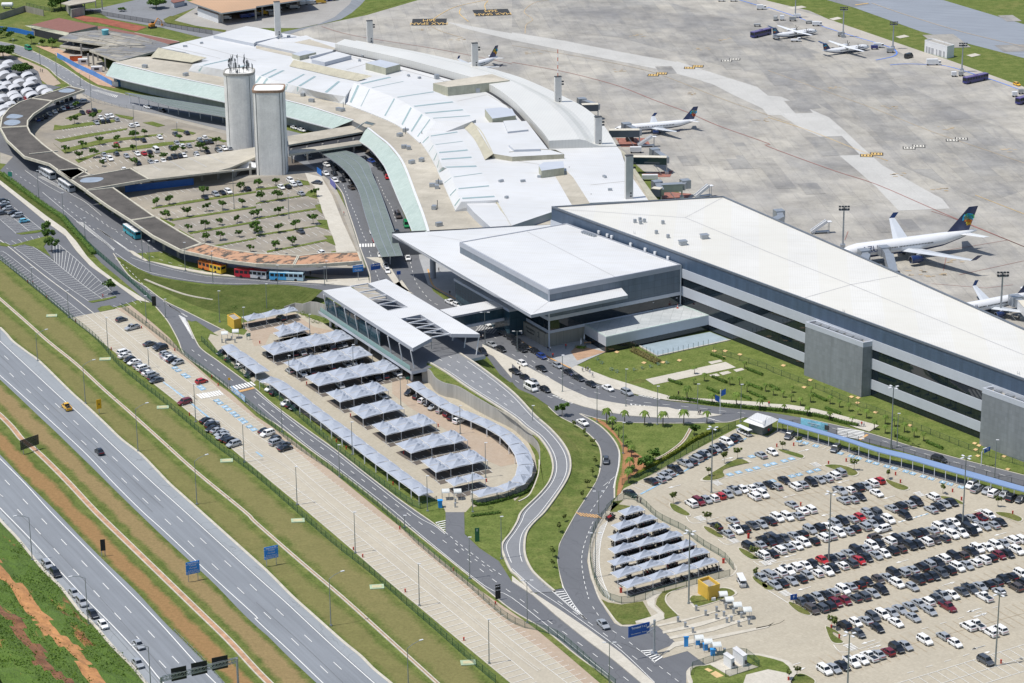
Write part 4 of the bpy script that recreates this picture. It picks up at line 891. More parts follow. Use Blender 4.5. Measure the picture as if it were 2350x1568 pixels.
#  BUILDINGS
m_roof=mribbed('white_roof',(0.62,0.628,0.63),0.15,0.7,0.08,0.45,0.0,0.35,(0.47,0.45,0.38),0.0)
m_roofb=mribbed('banded_white_roof',(0.655,0.645,0.605),0.1,0.7,0.08,0.45,0.0,0.35,(0.50,0.475,0.39),0.4)
m_fas=M('grey_fascia',(0.34,0.36,0.40),0.45,var=0.05)
m_lband=M('pale_metal_band',(0.47,0.50,0.55),0.4,var=0.05,scale=.1)
m_clad=mpanel('slate_cladding',(0.125,0.16,0.20),2.4,2.1,0.4,0.4)
m_navy=mpanel('navy_cladding',(0.065,0.10,0.155),1.2,20,0.12,0.4)
m_block=mpanel('grey_panelling',(0.225,0.245,0.262),1.2,1.2,0.12,0.5)
m_concp=mpanel('concrete_panels',(0.30,0.285,0.24),2.6,20,0.45,0.85,0.2)
m_glass=mpanel('dark_glass',(0.012,0.02,0.028),1.5,8,0.6,0.04,0.8)
m_glassb=mpanel('blue_glass',(0.035,0.075,0.10),1.6,3,0.5,0.06,0.7)
m_steel=M('galvanised_steel',(0.40,0.43,0.46),0.45,0.6,var=0.1)
m_wmet=M('white_metal',(0.68,0.69,0.70),0.4,var=0.05)
m_seam=M('roof_seam',(0.42,0.42,0.42),0.6)
m_tint=mslab('green_roof_glass',(0.40,0.50,0.475),(0.46,0.56,0.53),2.4,2.4,0.15,0.22,0.3,0.05,(0.52,0.54,0.48))
m_deck=mslab('deck_slabs',(0.42,0.445,0.45),(0.50,0.52,0.52),3,3,0.17,0.3,0.4,0.05,(0.33,0.37,0.37))
m_stain=mslab('stained_concrete_roof',(0.47,0.435,0.36),(0.51,0.475,0.40),6,6,0.3,0.2,0.6,0.04,(0.30,0.275,0.225))
m_ochre=M('weathered_ochre_metal',(0.43,0.405,0.31),0.7,var=0.15,scale=.3,streak=.35)
m_dark=M('shadowed_void',(0.03,0.032,0.038),0.9)  # near-black base colour stands in for shade in gaps and under roofs
m_tar=M('tar_roof',(0.085,0.077,0.068),0.9,var=0.3,scale=.15)
m_terra=M('rust_roof',(0.42,0.245,0.15),0.9,var=0.35,scale=.3)
m_lime=M('limed_concrete_edge',(0.52,0.49,0.40),0.85,var=.15,streak=.3)
m_puddle=M('puddle',(0.30,0.34,0.39),0.12,var=.15)
def pcent(p):return sum(p,Vector())/len(p)
def ccw(p):
 a=sum(x.x*y.y-y.x*x.y for x,y in zip(p,p[1:]+p[:1]));return p if a>0 else p[::-1]
def poff(p,o):
 p=ccw([Vector((q.x,q.y,0))for q in p]);out=[];n=len(p)
 for i in range(n):
  a,b,c=p[i-1],p[i],p[(i+1)%n];d1=(b-a).normalized();d2=(c-b).normalized()
  n1=Vector((d1 .y,-d1 .x,0));n2=Vector((d2 .y,-d2 .x,0));k=1+n1 .dot(n2)
  out.append(b+(n1+n2)*(o/max(k,.25)))
 return out
def tiers(root,p,T,name=None):
 for z0,z1,m,o,nm in T:
  mb=MB();mb.prism(poff(p,o),z0,z1,cap=o>0,bottom=o>0);mb.build(nm,m,root)
def roofcap(root,p,z,m,par=0.5,mp=None,name='roof',nm2='parapet'):
 mb=MB();q=poff(p,-0.45);mb.poly([Vector((a.x,a.y,z))for a in q]);r_=mb.build(name,m,root)
 mb=MB();o=poff(p,0.05);n=len(o)
 for k in range(n):
  a,b,c,d=o[k],o[(k+1)%n],q[(k+1)%n],q[k];h=z+par
  mb.face([(a.x,a.y,h),(b.x,b.y,h),(c.x,c.y,h),(d.x,d.y,h)]);mb.face([(a.x,a.y,z-.5),(b.x,b.y,z-.5),(b.x,b.y,h),(a.x,a.y,h)]);mb.face([(d.x,d.y,h),(c.x,c.y,h),(c.x,c.y,z),(d.x,d.y,z)])
 mb.build(nm2,mp or m_fas,root);return r_
def seams(root,lst,z,w=.25,m=None,name='roof_seam'):
 mb=MB()
 for s in lst:
  p=[Vector((q.x,q.y,z))for q in WL(s,z)];mb.strip(offset(p,w/2),offset(p,-w/2))
 return mb.build(name,m or m_seam,root)
def bl(name,label,cat_,p,group=None):
 c=pcent(p);return thing(name,label,cat_,(c.x,c.y,0),0,group)
def boxat(root,name,s,z,h,m,rz=0,size=(2,2),mb=None):
 own=mb is None;mb=mb or MB()
 for q in WL(s,z):mb.box((q.x,q.y,z+h/2),(size[0],size[1],h),rz)
 if own:return mb.build(name,m,root)
A,B_,C_,D_=WL('D:1259.6,666.4 1562.5,608 1300,513.5 1055.4,556.5',18.3)
t2=[A,B_,C_,D_]
T2A=math.atan2(B_.y-A.y,B_.x-A.x)
T2=bl('terminal_building','grey clad terminal box with flat white roof and long oversailing canopy','terminal',t2)
tiers(T2,t2,[(0,4.5,m_concp,0,'concrete_wall'),(4.5,5.4,m_lband,.2,'lower_band'),(5.4,8.5,m_glass,0,'window_band'),(8.5,9.6,m_lband,.2,'upper_band'),(9.6,16.9,m_clad,0.02,'cladding'),(16.9,18.2,m_fas,.12,'fascia')])
roofcap(T2,t2,18.26,m_roof,.2)
seams(T2,['21:140,560 940,970'],18.3)
mb=MB()
for q in resample(WL('21:655,580 755,612',18),5):mb.box((q.x,q.y,18.6),(1.3,.9,.7),T2A)
mb.pieces('roof_vent',m_steel,T2)
mb=MB();mb.box((A.x,A.y,9.2),(.5,.5,18));mb.box((B_.x,B_.y,9.2),(.35,.35,18));mb.pieces('corner_trim',m_lband,T2)
Z=14.7
can=WL('D:899.6,536.8 1218.6,722.8 1440.9,677.8 1424.6,659 1262,692 1330,640 1400,560 1330,512',Z)
mb=MB();mb.prism(can,Z-1.0,Z,bottom=True,mside=1);mb.build('canopy_roof',[m_roof,m_fas],T2)
seams(T2,['c:330,100 640,150','c:1440,712 1300,815','c:60,130 650,500 1250,805'],Z+.03,.2)
mb=MB()
for q in WL('c:378,500 1040,720',0.0)[:1]:mb.tube([(q.x,q.y,0),(q.x,q.y,Z-1)],1.0,16)
for t in('c:632,700','c:985,900'):
 q=W(D(t)[0]);mb.tube([(q.x,q.y,0),(q.x,q.y,Z-1)],.35,10)
mb.pieces('column',m_fas,T2,smooth=True)
g1=WL('c:520,560 900,800 1150,830',0);g1=[q for q in g1]
inn=[D_+(A-D_)*t for t in(0.02,0.35,0.7,1.0)]
mb=MB()
q0=W(D('c:500,540')[0]);q1=W(D('c:760,700')[0]);dd=(A-D_).normalized();
lob=[D_+dd*3,A-dd*1];nrm_=Vector((dd.y,-dd.x,0));nrm_=nrm_ if nrm_.dot(W((900,700))-A)>0 else-nrm_
lb=[D_+dd*8+nrm_*6,A-dd*14+nrm_*6,A-dd*14,D_+dd*8];mb.prism(lb,0,8.5,cap=True);mb.build('glazed_lobby',m_glassb,T2)
mb=MB();lb2=poff(lb,.4);mb.prism(lb2,8.5,9.3,bottom=True);mb.build('lobby_roof',m_lband,T2)
mb=MB();mb.prism([A-dd*14+nrm_*1.2,A+nrm_*1.2,A,A-dd*14],0,4.5);mb.build('sign_wall',m_concp,T2)
def wall_text(root,txt,p,u,z,size,m,name='lettering',off=.05,n=None):
 cu=bpy.data.curves.new(name,'FONT');cu.body=txt;cu.size=size;cu.align_x='CENTER';cu.align_y='CENTER';cu.extrude=0.02
 o=bpy.data.objects.new(name,cu);COL.objects.link(o);bpy.context.view_layer.update()
 me=bpy.data.meshes.new_from_object(o.evaluated_get(bpy.context.evaluated_depsgraph_get()));COL.objects.unlink(o);bpy.data.objects.remove(o)
 me.name=name;me.materials.clear();me.materials.append(m)
 ob=bpy.data.objects.new(name,me);COL.objects.link(ob)
 u=Vector(u).normalized();up=Vector((0,0,1));nn_=u.cross(up)
 c=Vector(p)+nn_*off;c.z=z
 Mt=Matrix(((u.x,up.x,nn_.x,c.x),(u.y,up.y,nn_.y,c.y),(u.z,up.z,nn_.z,c.z),(0,0,0,1)))
 if root is not None:ob.parent=root;ob.matrix_basis=root.matrix_basis.inverted()@Mt
 else:ob.matrix_basis=Mt
 return ob
m_ink=M('dark_lettering',(0.05,0.055,0.06),.6)
wall_text(T2,'Aeroporto',A-dd*9.5+nrm_*1.2,dd,3.3,1.3,m_ink);wall_text(T2,'Internacional',A-dd*9.5+nrm_*1.2,dd,2.2,.9,m_ink);wall_text(T2,'2',A-dd*4.5+nrm_*1.2,dd,2.9,2.4,m_ink)
pod=WL('D:1339,742.8 1391,773.5 1628.5,723.4 1563.4,700.2',5.1)
P=bl('terrace_building','low flat topped terrace block with mottled glass deck and pale band','building',pod)
tiers(P,pod,[(0,2.1,m_glass,0,'window_band'),(2.1,5.05,m_lband,.15,'wall_band')])
roofcap(P,pod,5.1,m_deck,.12,m_tint,'roof_deck','glass_edge')
for t in('21:1065,1325','21:1283,1283','21:1500,1240'):
 q=W(D(t)[0],5.1);L_=thing('terrace_lamp','white post lamp on the terrace deck, %s from the left'%('first','second','third')[int(t.split(',')[0][3:])//240-4],'lamp',(q.x,q.y,5.1),0,'post lamps on the terrace deck')
 mb=MB();mb.tube([(0,0,0),(0,0,2.6)],.14,8);mb.build('post',m_wmet,L_,local=True);mb=MB();mb.box((.25,0,2.6),(.7,.3,.14));mb.build('lamp_head',m_wmet,L_,local=True)
mb=MB();q=W(D('21:1520,1262')[0],5.12)
cn=thing('traffic_cone','white and red cone on the terrace deck','cone',(q.x,q.y,5.12));mb.box((0,0,.05),(.7,.7,.1));mb.tube([(0,0,.1),(0,0,1.2)],[.32,.06],10);mb.build('cone_body',M('cone_red',(.5,.1,.06),.6),cn,local=True)
mb=MB();mb.tube([(0,0,.5),(0,0,.85)],[.23,.15],10);mb.build('white_sleeve',m_wmet,cn,local=True)
sheet('sunken_court','j:-20,1215 320,1395 1660,1110 1280,960',.14,M('court_blue',(.30,.37,.41),.5,var=.1))
co_=thing('court_coping','beige coping and picket fence around the sunken court beside the lawn','fence',tuple(W(D('j:320,1400')[0])))
cp=WL('j:-20,1225 320,1410 1660,1115');mb=MB();mb.wall(cp,0,.35,.5);mb.build('coping',m_walk_ if 'm_walk_' in globals()else c_walk,co_)
mb=MB()
for q in resample(WL('j:-80,1240 300,1420 1250,1200'),16):mb.tube([(q.x,q.y,.3),(q.x,q.y,1.9)],.06,5)
mb.pieces('fence_post',M('dark_green_metal',(0.02,0.07,0.045),.5),co_)
PZ=21.6
pl=WL('D:1266.25,474.5 1762.5,657 2112.5,784 2337.5,866.5',PZ);pr=WL('D:1660,450.75 2075,632 2350,754.5',PZ)
pl.append(pl[-1]+(pl[-1]-pl[1]).normalized()*70);pr.append(pr[-1]+(pr[-1]-pr[0]).normalized()*70)
pl=[pl[0],pl[-1]];
pier=pl+pr[::-1]
PIER=bl('pier_building','long boarding pier with white roof, navy top band and striped glass storeys','terminal',pier)
tiers(PIER,pier,[(0,2.1,m_glass,0,'window_band'),(2.1,5.0,m_lband,.25,'pale_band'),(5.0,8.2,m_glass,0,'window_band'),(8.2,11.3,m_lband,.25,'pale_band'),(11.3,14.1,m_glass,0,'window_band'),(14.1,17.0,m_lband,.25,'pale_band'),(17.0,21.2,m_navy,.05,'navy_band')])
roofcap(PIER,pier,21.3,m_roofb,.45,M('dark_coping',(.13,.15,.18),.4),'roof','coping')
seams(PIER,['21:430,352 1590,430 1930,248','21:1590,430 2350,745 31:760,1045 2350,1690','31:340,1165 770,1043 1190,965'],21.34,.28)
mb=MB()
for t in('21:1128,478','21:1175,462','21:1215,474','21:1180,490','21:1385,490','21:1325,580','21:1432,618'):q=W(D(t)[0],21.3);mb.box((q.x,q.y,21.9),(.9,.9,1.2),.3)
for t in('21:1568,680','21:1765,622'):q=W(D(t)[0],21.3);mb.box((q.x,q.y,21.9),(2.2,1.8,1.1),.3);mb.box((q.x,q.y,22.6),(2.6,2.2,.25),.3)
mb.pieces('roof_vent',m_steel,PIER)
mb=MB()
for t in('21:1137,690','31:705,1420','32:2305,430'):
 q=W(D(t)[0],17.2);dpl=(pl[1]-pl[0]).normalized();o=Vector((dpl.y,-dpl.x,0));o=o if o.y<0 else-o;q=q+o*.6
 for s in(-.35,.35):mb.beam(q+dpl*s,q+dpl*s+Vector((0,0,5)),.08)
 for k in range(12):mb.beam(q-dpl*.35+Vector((0,0,.4*k)),q+dpl*.35+Vector((0,0,.4*k)),.06)
mb.pieces('wall_ladder',m_steel,PIER)
mb=MB()
for t in('21:797,573','21:875,602','21:915,617','21:1090,685','21:1223,732','21:1313,765','21:1432,808'):
 q=W(D(t)[0],18.6);mb.box((q.x,q.y,18.9),(1.0,.5,1.0),math.atan2(dpl.y,dpl.x))
mb.pieces('wall_vent',m_wmet,PIER)
def block(pts,z,label):
 b=bl('service_block',label,'building',pts,'panelled service blocks standing against the pier')
 mb=MB();mb.prism(poff(pts,0),0,z,cap=False);mb.build('wall',m_block,b)
 roofcap(b,pts,z-1.0,m_stain,1.0,m_lband)
 mb=MB();c=pcent(pts);u=(ccw(pts)[1]-ccw(pts)[0]);
 e=(pts[1]-pts[0]).normalized();w=(pts[3]-pts[0])
 for k in range(6):p=pts[0].lerp(pts[1],.12+.14*k)+w*.5;mb.box((p.x,p.y,z-.5),(2.0+(k%3)*.5,1.2,.9),math.atan2(e.y,e.x))
 mb.pieces('roof_plant',m_steel,b);return b
b1=WL('D:1845,861.5 1976,911.8');bd=WL('D:1997.5,907.9')[0]-b1[1];block([b1[0],b1[1],b1[1]+bd*1.15,b1[0]+bd*1.15],16.6,'windowless grey panelled block, the one wholly in the picture, against the pier')
b2_=WL('D:2247.5,1021.5');b2_=[b2_[0],b2_[0]+(b1[1]-b1[0])*1.25];block([b2_[0],b2_[1],b2_[1]+bd*1.15,b2_[0]+bd*1.15],16.6,'windowless grey panelled block cut by the right edge of the picture')
FB=WL('c:440,788 940,697 1060,752 550,850',9.2);fb=bl('footbridge','enclosed footbridge with cream roof from the drop-off canopy to the grey terminal','bridge',FB)
mb=MB();mb.prism(FB,8.6,9.2,bottom=True,mside=1);mb.build('roof',[m_roof,m_fas],fb);mb=MB();mb.prism(poff(FB,-.5),5.4,8.6,cap=False);mb.build('glazing',m_glassb,fb)
mb=MB();mb.prism(FB,4.6,5.4,bottom=True);mb.build('floor_beam',m_lband,fb)
Z=11.2;o1=WL('11:612,1100 862,1062 1215,1287 c:365,1047 190,1140',Z);o2=WL('11:1030,1035 1195,992 2055,1500 1790,1497 1510,1320 1395,1252',Z);o3=WL('11:1215,1287 1395,1252 1510,1320 1330,1357',Z)
DC=bl('drop_off_canopy','white flat roofed drop-off canopy with two long truss openings over the deck','canopy',o1+o2)
mb=MB()
for q in(o1,o2,o3):mb.prism(q,Z-1.1 if q is not o3 else Z-1.05,Z if q is not o3 else Z-.01,bottom=True,mside=1)
mb.build('roof',[m_roof,m_fas],DC)
mb=MB()
t0=WL('11:862,1062 1215,1287',Z-.4);t1=WL('11:1030,1035 1395,1252',Z-.4);t2_=WL('11:1330,1357 1610,1530',Z-.4);t3=WL('11:1510,1320 1790,1497',Z-.4)
for a,b in((t0,t1),(t2_,t3)):
 P0=resample(a,4);P1=resample(b,4)
 for k in range(5):mb.beam(P0[k],P1[k],.3)
 for k in range(4):mb.beam(P0[k],P1[k+1],.18)
mb.pieces('truss',m_wmet,DC)
W6=[Vector((q.x,q.y,0))for q in(o1[0],o1[4],o1[3],o2[3],o2[2],o2[1],o1[1])]
dk=poff([Vector((q.x,q.y,0))for q in(o1[0],o1[4],o2[2],o2[1])],1.2)
mb=MB();mb.prism(dk,3.6,4.5,bottom=True,mside=1);mb.build('deck',[a_road,m_lband],DC)
dk2=ccw([Vector((q.x,q.y,0))for q in(o1[0],o1[4],o2[2],o2[1])])
mb=MB();n0=o1[0];n1=o1[4];ax=(n1-n0).normalized();ay=(o2[1]-o1[0]).normalized()
for s in range(7):
 for k in(1.0,9.5,18):
  p=n0+ax*(3+s*(plen([n0,n1])-6)/6)+ay*k;mb.tube([(p.x,p.y,0),(p.x,p.y,3.6)],.4,10)
for s in range(9):
 for k in(.8,):
  p=n0+ax*(1+s*(plen([n0,n1])-2)/8)+ay*k;mb.tube([(p.x,p.y,4.5),(p.x-ay.x,p.y-ay.y,Z-1.1)],.18,8)
e0,e1=o2[1],o2[2];ex=(e1-e0).normalized()
for s in range(9):
 p=e0+ex*(1+s*(plen([e0,e1])-2)/8)-ay*.8;mb.tube([(p.x,p.y,4.5),(p.x+ay.x,p.y+ay.y,Z-1.1)],.18,8)
mb.pieces('column',m_wmet,DC,smooth=True)
mb=MB();q=[Vector((p.x,p.y,0))for p in(o1[0]-ay*1.1,o1[4]-ay*1.1)];mb.wall(q,4.5,5.9,.08);q=[Vector((p.x,p.y,0))for p in(o1[4]-ay*1.1,o1[4]+ay*5)];
mb.build('glass_balustrade',mnet('pale_green_glass',(.30,.48,.46),.55),DC)
mb=MB();q=[p for p in(n0+ay*.9,n0+ax*plen([n0,n1])*.62+ay*.9)];mb.wall([Vector((p.x,p.y,0))for p in q],4.5,Z-2.2,.1);mb.build('glass_screen',m_glassb,DC)
lw=zl('11:370,1255 430,1235 520,1215 620,1250',[3.2,3.6,4.2,4.6,4.6]);lw=[W(D(t)[0],z)for t,z in(('d:1000,160',2.0),('d:1160,105',3.0),('d:1270,120',3.2),('d:1380,85',4.2),('d:1480,95',4.4),('d:1600,130',4.5))]
LWT=thing('retaining_wall','short stepped grey concrete retaining wall left of the drop-off canopy, below the grass bank','wall',(lw[0].x,lw[0].y,0))
mb=MB();L=0;o2w=[p+Vector((0,.35,0))for p in lw]
for k in range(len(lw)-1):
 a,b=lw[k],lw[k+1];c_,d_=o2w[k],o2w[k+1];dl=(b-a).length
 mb.face([(a.x,a.y,0),(b.x,b.y,0),b,a],0,[(L,0),(L+dl,0),(L+dl,b.z),(L,a.z)]);mb.face([a,b,d_,c_]);L+=dl
a=lw[-1];e_=Vector((a.x+6,a.y-4,4.5));mb.face([(a.x,a.y,0),(e_.x,e_.y,0),e_,a]);mb.build('wall_face',m_wallp,LWT)
#  OLD TERMINAL
OT=thing('terminal_building','old curved terminal with white vaulted roofs and sloping green glass eaves','terminal',tuple(W(D('10:1200,900')[0])))
def poly_at(s,z,sm=0,closed=False):
 p=WL(s,z);return cat(p,sm,closed)if sm else p
def cstrip(root,name,sa,za,sb,zb,m,n=40,sm=5,close=None):
 a=resample(cat(WL(sa,za),sm),n);b=resample(cat(WL(sb,zb),sm),n);mb=MB();mb.strip(a,b);o=mb.build(name,m,root);return o,a,b
GL1='00:968,692 1150,740 1500,820 2090,945 10:0,1010 270,1068 500,1130 700,1182';GU1='00:1035,578 1300,640 1500,690 2090,812 10:0,860 272,925 500,985 700,1050 885,1108'
GL2='10:945,1298 1050,1370 1150,1490 11:1195,0 1300,255 1380,430 1435,565';GU2='10:1015,1175 1110,1250 1210,1330 1310,1450 11:1370,0 1450,215 1520,400 1570,560'
mat_ge=mslab('green_eaves',(0.36,0.44,0.41),(0.40,0.48,0.45),1.6,1.6,.5,.18,.2,.04,(.5,.55,.5))
for gl,gu in((GL1,GU1),(GL2,GU2)):
 cstrip(OT,'glass_eaves',gl,5.2,gu,8.6,mat_ge)
 a=resample(cat(WL(gu,8.6),5),40);mb=MB();mb.strip([p+Vector((0,0,.15))for p in a],[p+Vector((0,0,.15))for p in offset(a,.9)]);mb.build('eaves_trim',m_wmet,OT)
 a=resample(cat(WL(gl,5.2),5),40);mb=MB();mb.wall([Vector((p.x,p.y,0))for p in a],4.9,5.3,.25);mb.build('gutter',m_wmet,OT)
 fa=offset(a,4.5 if True else 0);mb=MB();
 L=0
 for k in range(len(fa)-1):d=(fa[k+1]-fa[k]).length;mb.face([(fa[k].x,fa[k].y,0),(fa[k+1].x,fa[k+1].y,0),(fa[k+1].x,fa[k+1].y,5.2),(fa[k].x,fa[k].y,5.2)],0,[(L,0),(L+d,0),(L+d,8),(L,8)]);L+=d
 mb.build('facade',mpanel('facade_panels',(.40,.42,.42),6,8,.6,.5),OT)
body='00:1035,578 1270,525 1385,520 1480,440 1700,385 1960,325 2260,240 10:0,253 240,305 490,350 725,395 925,372 1200,425 1500,480 1990,590 2200,640 20:0,690 200,760 440,870 640,970 780,1080 870,1190 960,1340 1000,1390 21:1110,0 1340,265 365,330 c:1460,5 0,75 11:1600,545 1570,560 1520,400 1450,215 1370,0 10:1310,1450 1210,1330 1110,1250 1015,1175 885,1108 700,1050 500,985 272,925 0,860 00:2090,812 1500,690'
bp=WL(body,8.6)
mb=MB();mb.prism(bp,0.0,8.6,mside=1);mb.build('concrete_roof',[m_stain,mpanel('dark_facade',(.16,.17,.18),3,4,.4,.6)],OT)
mr='00:1480,440 1700,385 1960,325 2260,240 10:0,253 240,305 490,350 725,395 1200,425 1500,480 1990,590 2200,640 20:0,690 200,760 440,870 640,970 780,1080 870,1190 960,1340 1000,1390 21:1060,0 1250,270 720,295 540,320 c:1100,15 700,40 11:2150,515 2000,380 1930,300 1900,270 1800,0 10:1760,1568 1700,1400 1640,1260 1640,1150 1460,1025 1270,925 960,800 880,860 600,830 270,750 0,690 00:2060,590 1880,550 1700,480'
mrp=WL(mr,11.2);mb=MB();mb.prism(mrp,8.6,11.2,mside=1);mb.build('flat_roof',[m_roof,m_lband],OT)
def barrel(sA,sB,sC,z0,z1,z2,nm='vaulted_roof',n=30,endcaps=True):
 a=resample(cat(WL(sA,z0),5),n);b=resample(cat(WL(sB,z1),5),n);c=resample(cat(WL(sC,z2),5),n);mb=MB()
 mb.strip(a,b);mb.strip(b,c);dn=lambda L_,z:[Vector((p.x,p.y,z))for p in L_]
 mb.strip(c,dn(c,8.7));mb.strip(dn(a,8.6),a)
 for k in(0,-1):mb.face([(a[k].x,a[k].y,8.6),a[k],b[k],c[k],(c[k].x,c[k].y,8.6)])
 mb.build(nm,m_roof,OT);return a,b,c
bA=barrel('00:1730,650 2080,710 10:265,835 600,900 815,955','00:1770,590 2090,650 10:0,690 270,765 600,850 820,885','00:2060,530 2200,565 10:0,605 350,660 700,730 900,775',9.0,11.9,12.2)
bB=barrel('10:815,950 1150,1080 1330,1170 1500,1310','10:900,760 1270,895 1460,1000 1650,1118','10:1190,690 1560,812 1780,905 2020,1098',9.0,13.6,13.9)
bC=barrel('10:1510,1305 1590,1420 1670,1568 11:1665,0 1830,365','10:1580,1238 1650,1370 1710,1530 11:1770,0 1885,285','10:1850,1195 1950,1370 2060,1568 11:2075,0 2220,268',9.0,11.9,12.2)
mg=M('rooflight_glass',(0.30,0.40,0.40),0.2,var=.1)
mb=MB()
def rl_(A3,ts,w=.02):
 a,b,c=A3;n=len(a)-1
 for t in ts:
  i=t*n;k=min(int(i),n-1);f0=i-k;P=lambda L_,d:L_[k].lerp(L_[min(k+1,n)],min(1,f0+d))+Vector((0,0,.06))
  dw=1.6/max(.1,(b[k+1]-b[k]).length)
  a0,a1,b0,b1,c0,c1=P(a,0),P(a,dw),P(b,0),P(b,dw),P(c,0),P(c,dw)
  s=lambda p,q,x:p.lerp(q,x)
  mb.face([s(a0,b0,.12),s(a1,b1,.12),s(a1,b1,.95),s(a0,b0,.95)]);mb.face([s(b0,c0,.06),s(b1,c1,.06),s(b1,c1,.96),s(b0,c0,.96)])
rl_(bA,[.05,.22,.42,.47,.62,.7,.88]);rl_(bB,[.04,.16,.42,.64,.8,.92]);rl_(bC,[.02,.16,.28,.38,.5,.66,.82,.95])
mb.pieces('rooflight',mg,OT)
V0='10:728,466 880,500 1300,592 1810,728 2120,830 20:0,985 150,1140 280,1285 340,1368'
def pathz(s,z,n=46):return resample(cat(WL(s,z),5),n)
v0=pathz(V0,11.2);vb='10:925,372 1500,482 1990,592 2350,700 20:0,780 250,850 420,960 560,1110 700,1290 760,1345'
v3=pathz('10:925,372 1200,425 1500,480 1990,590 20:0,685 200,760 440,870 640,970 780,1080 870,1190 962,1340',11.6)
mb=MB();prof=[(0,11.2),(0,14.4),(.45,14.6),(.55,14.0),(.66,12.5),(.74,11.9),(1.0,11.6)];RG=[]
for f_,z in prof:RG.append([Vector((a.x+(b.x-a.x)*f_,a.y+(b.y-a.y)*f_,z))for a,b in zip(v0,v3)])
for k in range(len(RG)-1):mb.strip(RG[k],RG[k+1])
for k in(0,-1):mb.face([r[k]for r in RG]+[Vector((RG[-1][k].x,RG[-1][k].y,8)),Vector((RG[0][k].x,RG[0][k].y,8))])
mb.build('airside_vault',mribbed('vault_roof',(.62,.62,.59),.2,1.2,.06,.4,0,.12,(.66,.62,.5)),OT)
mb=MB();g0=offset(v0,-.0);o_=[p+(a-b).normalized()*1.6 for p,a,b in zip(v0,v0,v3)];mb.strip([p+Vector((0,0,.04))for p in o_],[p+Vector((0,0,.04))for p in v0]);mb.build('valley_gap_shade',m_dark,OT)  # flat dark strip paints the shade of the valley gap beside the vault
mb=MB();e=[p for p in v3];L=0
for k in range(len(e)-1):d=(e[k+1]-e[k]).length;mb.face([(e[k].x,e[k].y,0),(e[k+1].x,e[k+1].y,0),(e[k+1].x,e[k+1].y,11.5),(e[k].x,e[k].y,11.5)],0,[(L,0),(L+d,0),(L+d,11.5),(L,11.5)]);L+=d
mb.build('airside_facade',m_clad,OT)
def hood(sa,za,sb,zb,nm='ochre_hood',m=m_ochre):return cstrip(OT,nm,sa,za,sb,zb,m,16,3)
hood('00:1380,525 1500,540 1760,575',9.4,'00:1455,438 1600,470 1900,530',11.8)
hood('10:305,608 520,655 745,708 930,745',11.4,'10:345,550 560,595 800,645 1070,700',13.4)
hood('10:1890,1155 1990,1260 2060,1380 2100,1470',11.3,'10:1960,1105 2060,1190 2130,1310 2180,1412',13.2)
hood('20:2,1435 200,1410 480,1415',11.3,'20:-30,1395 200,1370 400,1375',13.2)
hood('21:1260,270 1100,0 20:1000,1400 965,1370',9.0,'21:1335,265 1120,-30 20:1040,1400 990,1370',8.7)
hood('21:10,515 -100,340 11:2200,515 2120,365',9.2,'11:2345,510 2220,290 2215,285 2210,290',11.5)
def pent(s,z0,z1,m,cap=None,nm='penthouse'):
 p=WL(s,z1);mb=MB();mb.prism(p,z0,z1,mside=1);return mb.build(nm,[cap or m_roof,m],OT)
m_och2=M('ochre_louvre',(.44,.44,.34),.7,var=.12,streak=.3)
pent('10:1005,578 1140,548 1325,590 1190,625',11.2,14.2,m_och2,m_lband);pent('10:2100,1000 2250,985 2350,1000 2385,1060 2170,1090',11.2,14.4,m_och2,m_lband)
pent('10:330,495 455,462 552,480 400,515',11.2,13.2,m_och2,m_lband);pent('20:245,1520 290,1490 470,1480 480,1540 270,1568',11.2,14,m_och2,m_lband)
pent('10:1625,765 2165,680 2330,738 1760,800',11.2,15.0,m_och2,m_stain);pent('10:510,545 740,472 875,508 630,572',11.2,13.0,m_lband,m_roof)
pent('10:2000,1130 20:0,1120 130,1110 330,1370 480,1415 0,1440 10:2170,1410',11.2,13.0,m_ochre,m_roof)
pent('20:-30,1330 0,1320 230,1330 260,1368 20,1375',13.0,13.9,m_lband,m_roof);pent('20:-80,1110 60,1100 150,1190 -40,1210',13.0,13.7,m_lband,m_roof)
pent('00:1960,325 2260,240 10:0,253 240,305 180,345 0,385 00:2330,400',11.2,12.6,m_lband,m_roof);pent('10:10,400 180,350 230,370 460,325 725,440 700,470 500,520 350,475',11.2,12.3,m_lband,m_roof)
cst=[('10:350,390 490,360 725,440 720,458',12.34),('21:380,20 500,0 560,60 715,300 550,315',11.24),('10:0,420 180,450 350,490 330,520 100,470 0,445',11.24)]
for s,z in cst:
 mb=MB();mb.poly(WL(s,z));mb.pieces('roof_walkway',m_stain,OT)
mb=MB()
for t in('10:430,880','10:510,935','10:760,1015','10:790,1020','10:1320,1250','10:1375,1210','10:1360,1360','10:1400,1370','10:1430,1500','10:1520,1480','11:1620,145','11:1660,160','11:1680,120','11:1635,350','11:1680,505','00:1330,620','00:1705,695'):q=W(D(t)[0],8.7);mb.box((q.x,q.y,9.3),(2.2,1.5,1.3),q.x)
for t in('10:1660,720','10:2080,830','10:2030,845','10:1745,785'):q=W(D(t)[0],11.4);mb.box((q.x,q.y,12.2),(1.8,1.8,1.8),.4)
mb.pieces('roof_plant',m_steel,OT)
mb=MB()
for t in('10:1665,735','20:-40,400'):pass
for s_ in('10:560,600 1000,690','10:870,520 1300,620','10:1340,640 1780,760','10:1000,590 830,640','10:1190,690 1330,640','20:0,1470 250,1510','10:2130,870 2350,1000','00:1560,430 2300,600','00:1700,390 2350,560','21:720,130 1050,95','11:2060,50 2200,250','10:1850,930 2120,870','10:1600,840 1450,870'):
 seams(OT,[s_],11.25,.3,M('roof_gutter',(.36,.35,.32),.8))
mb=MB()
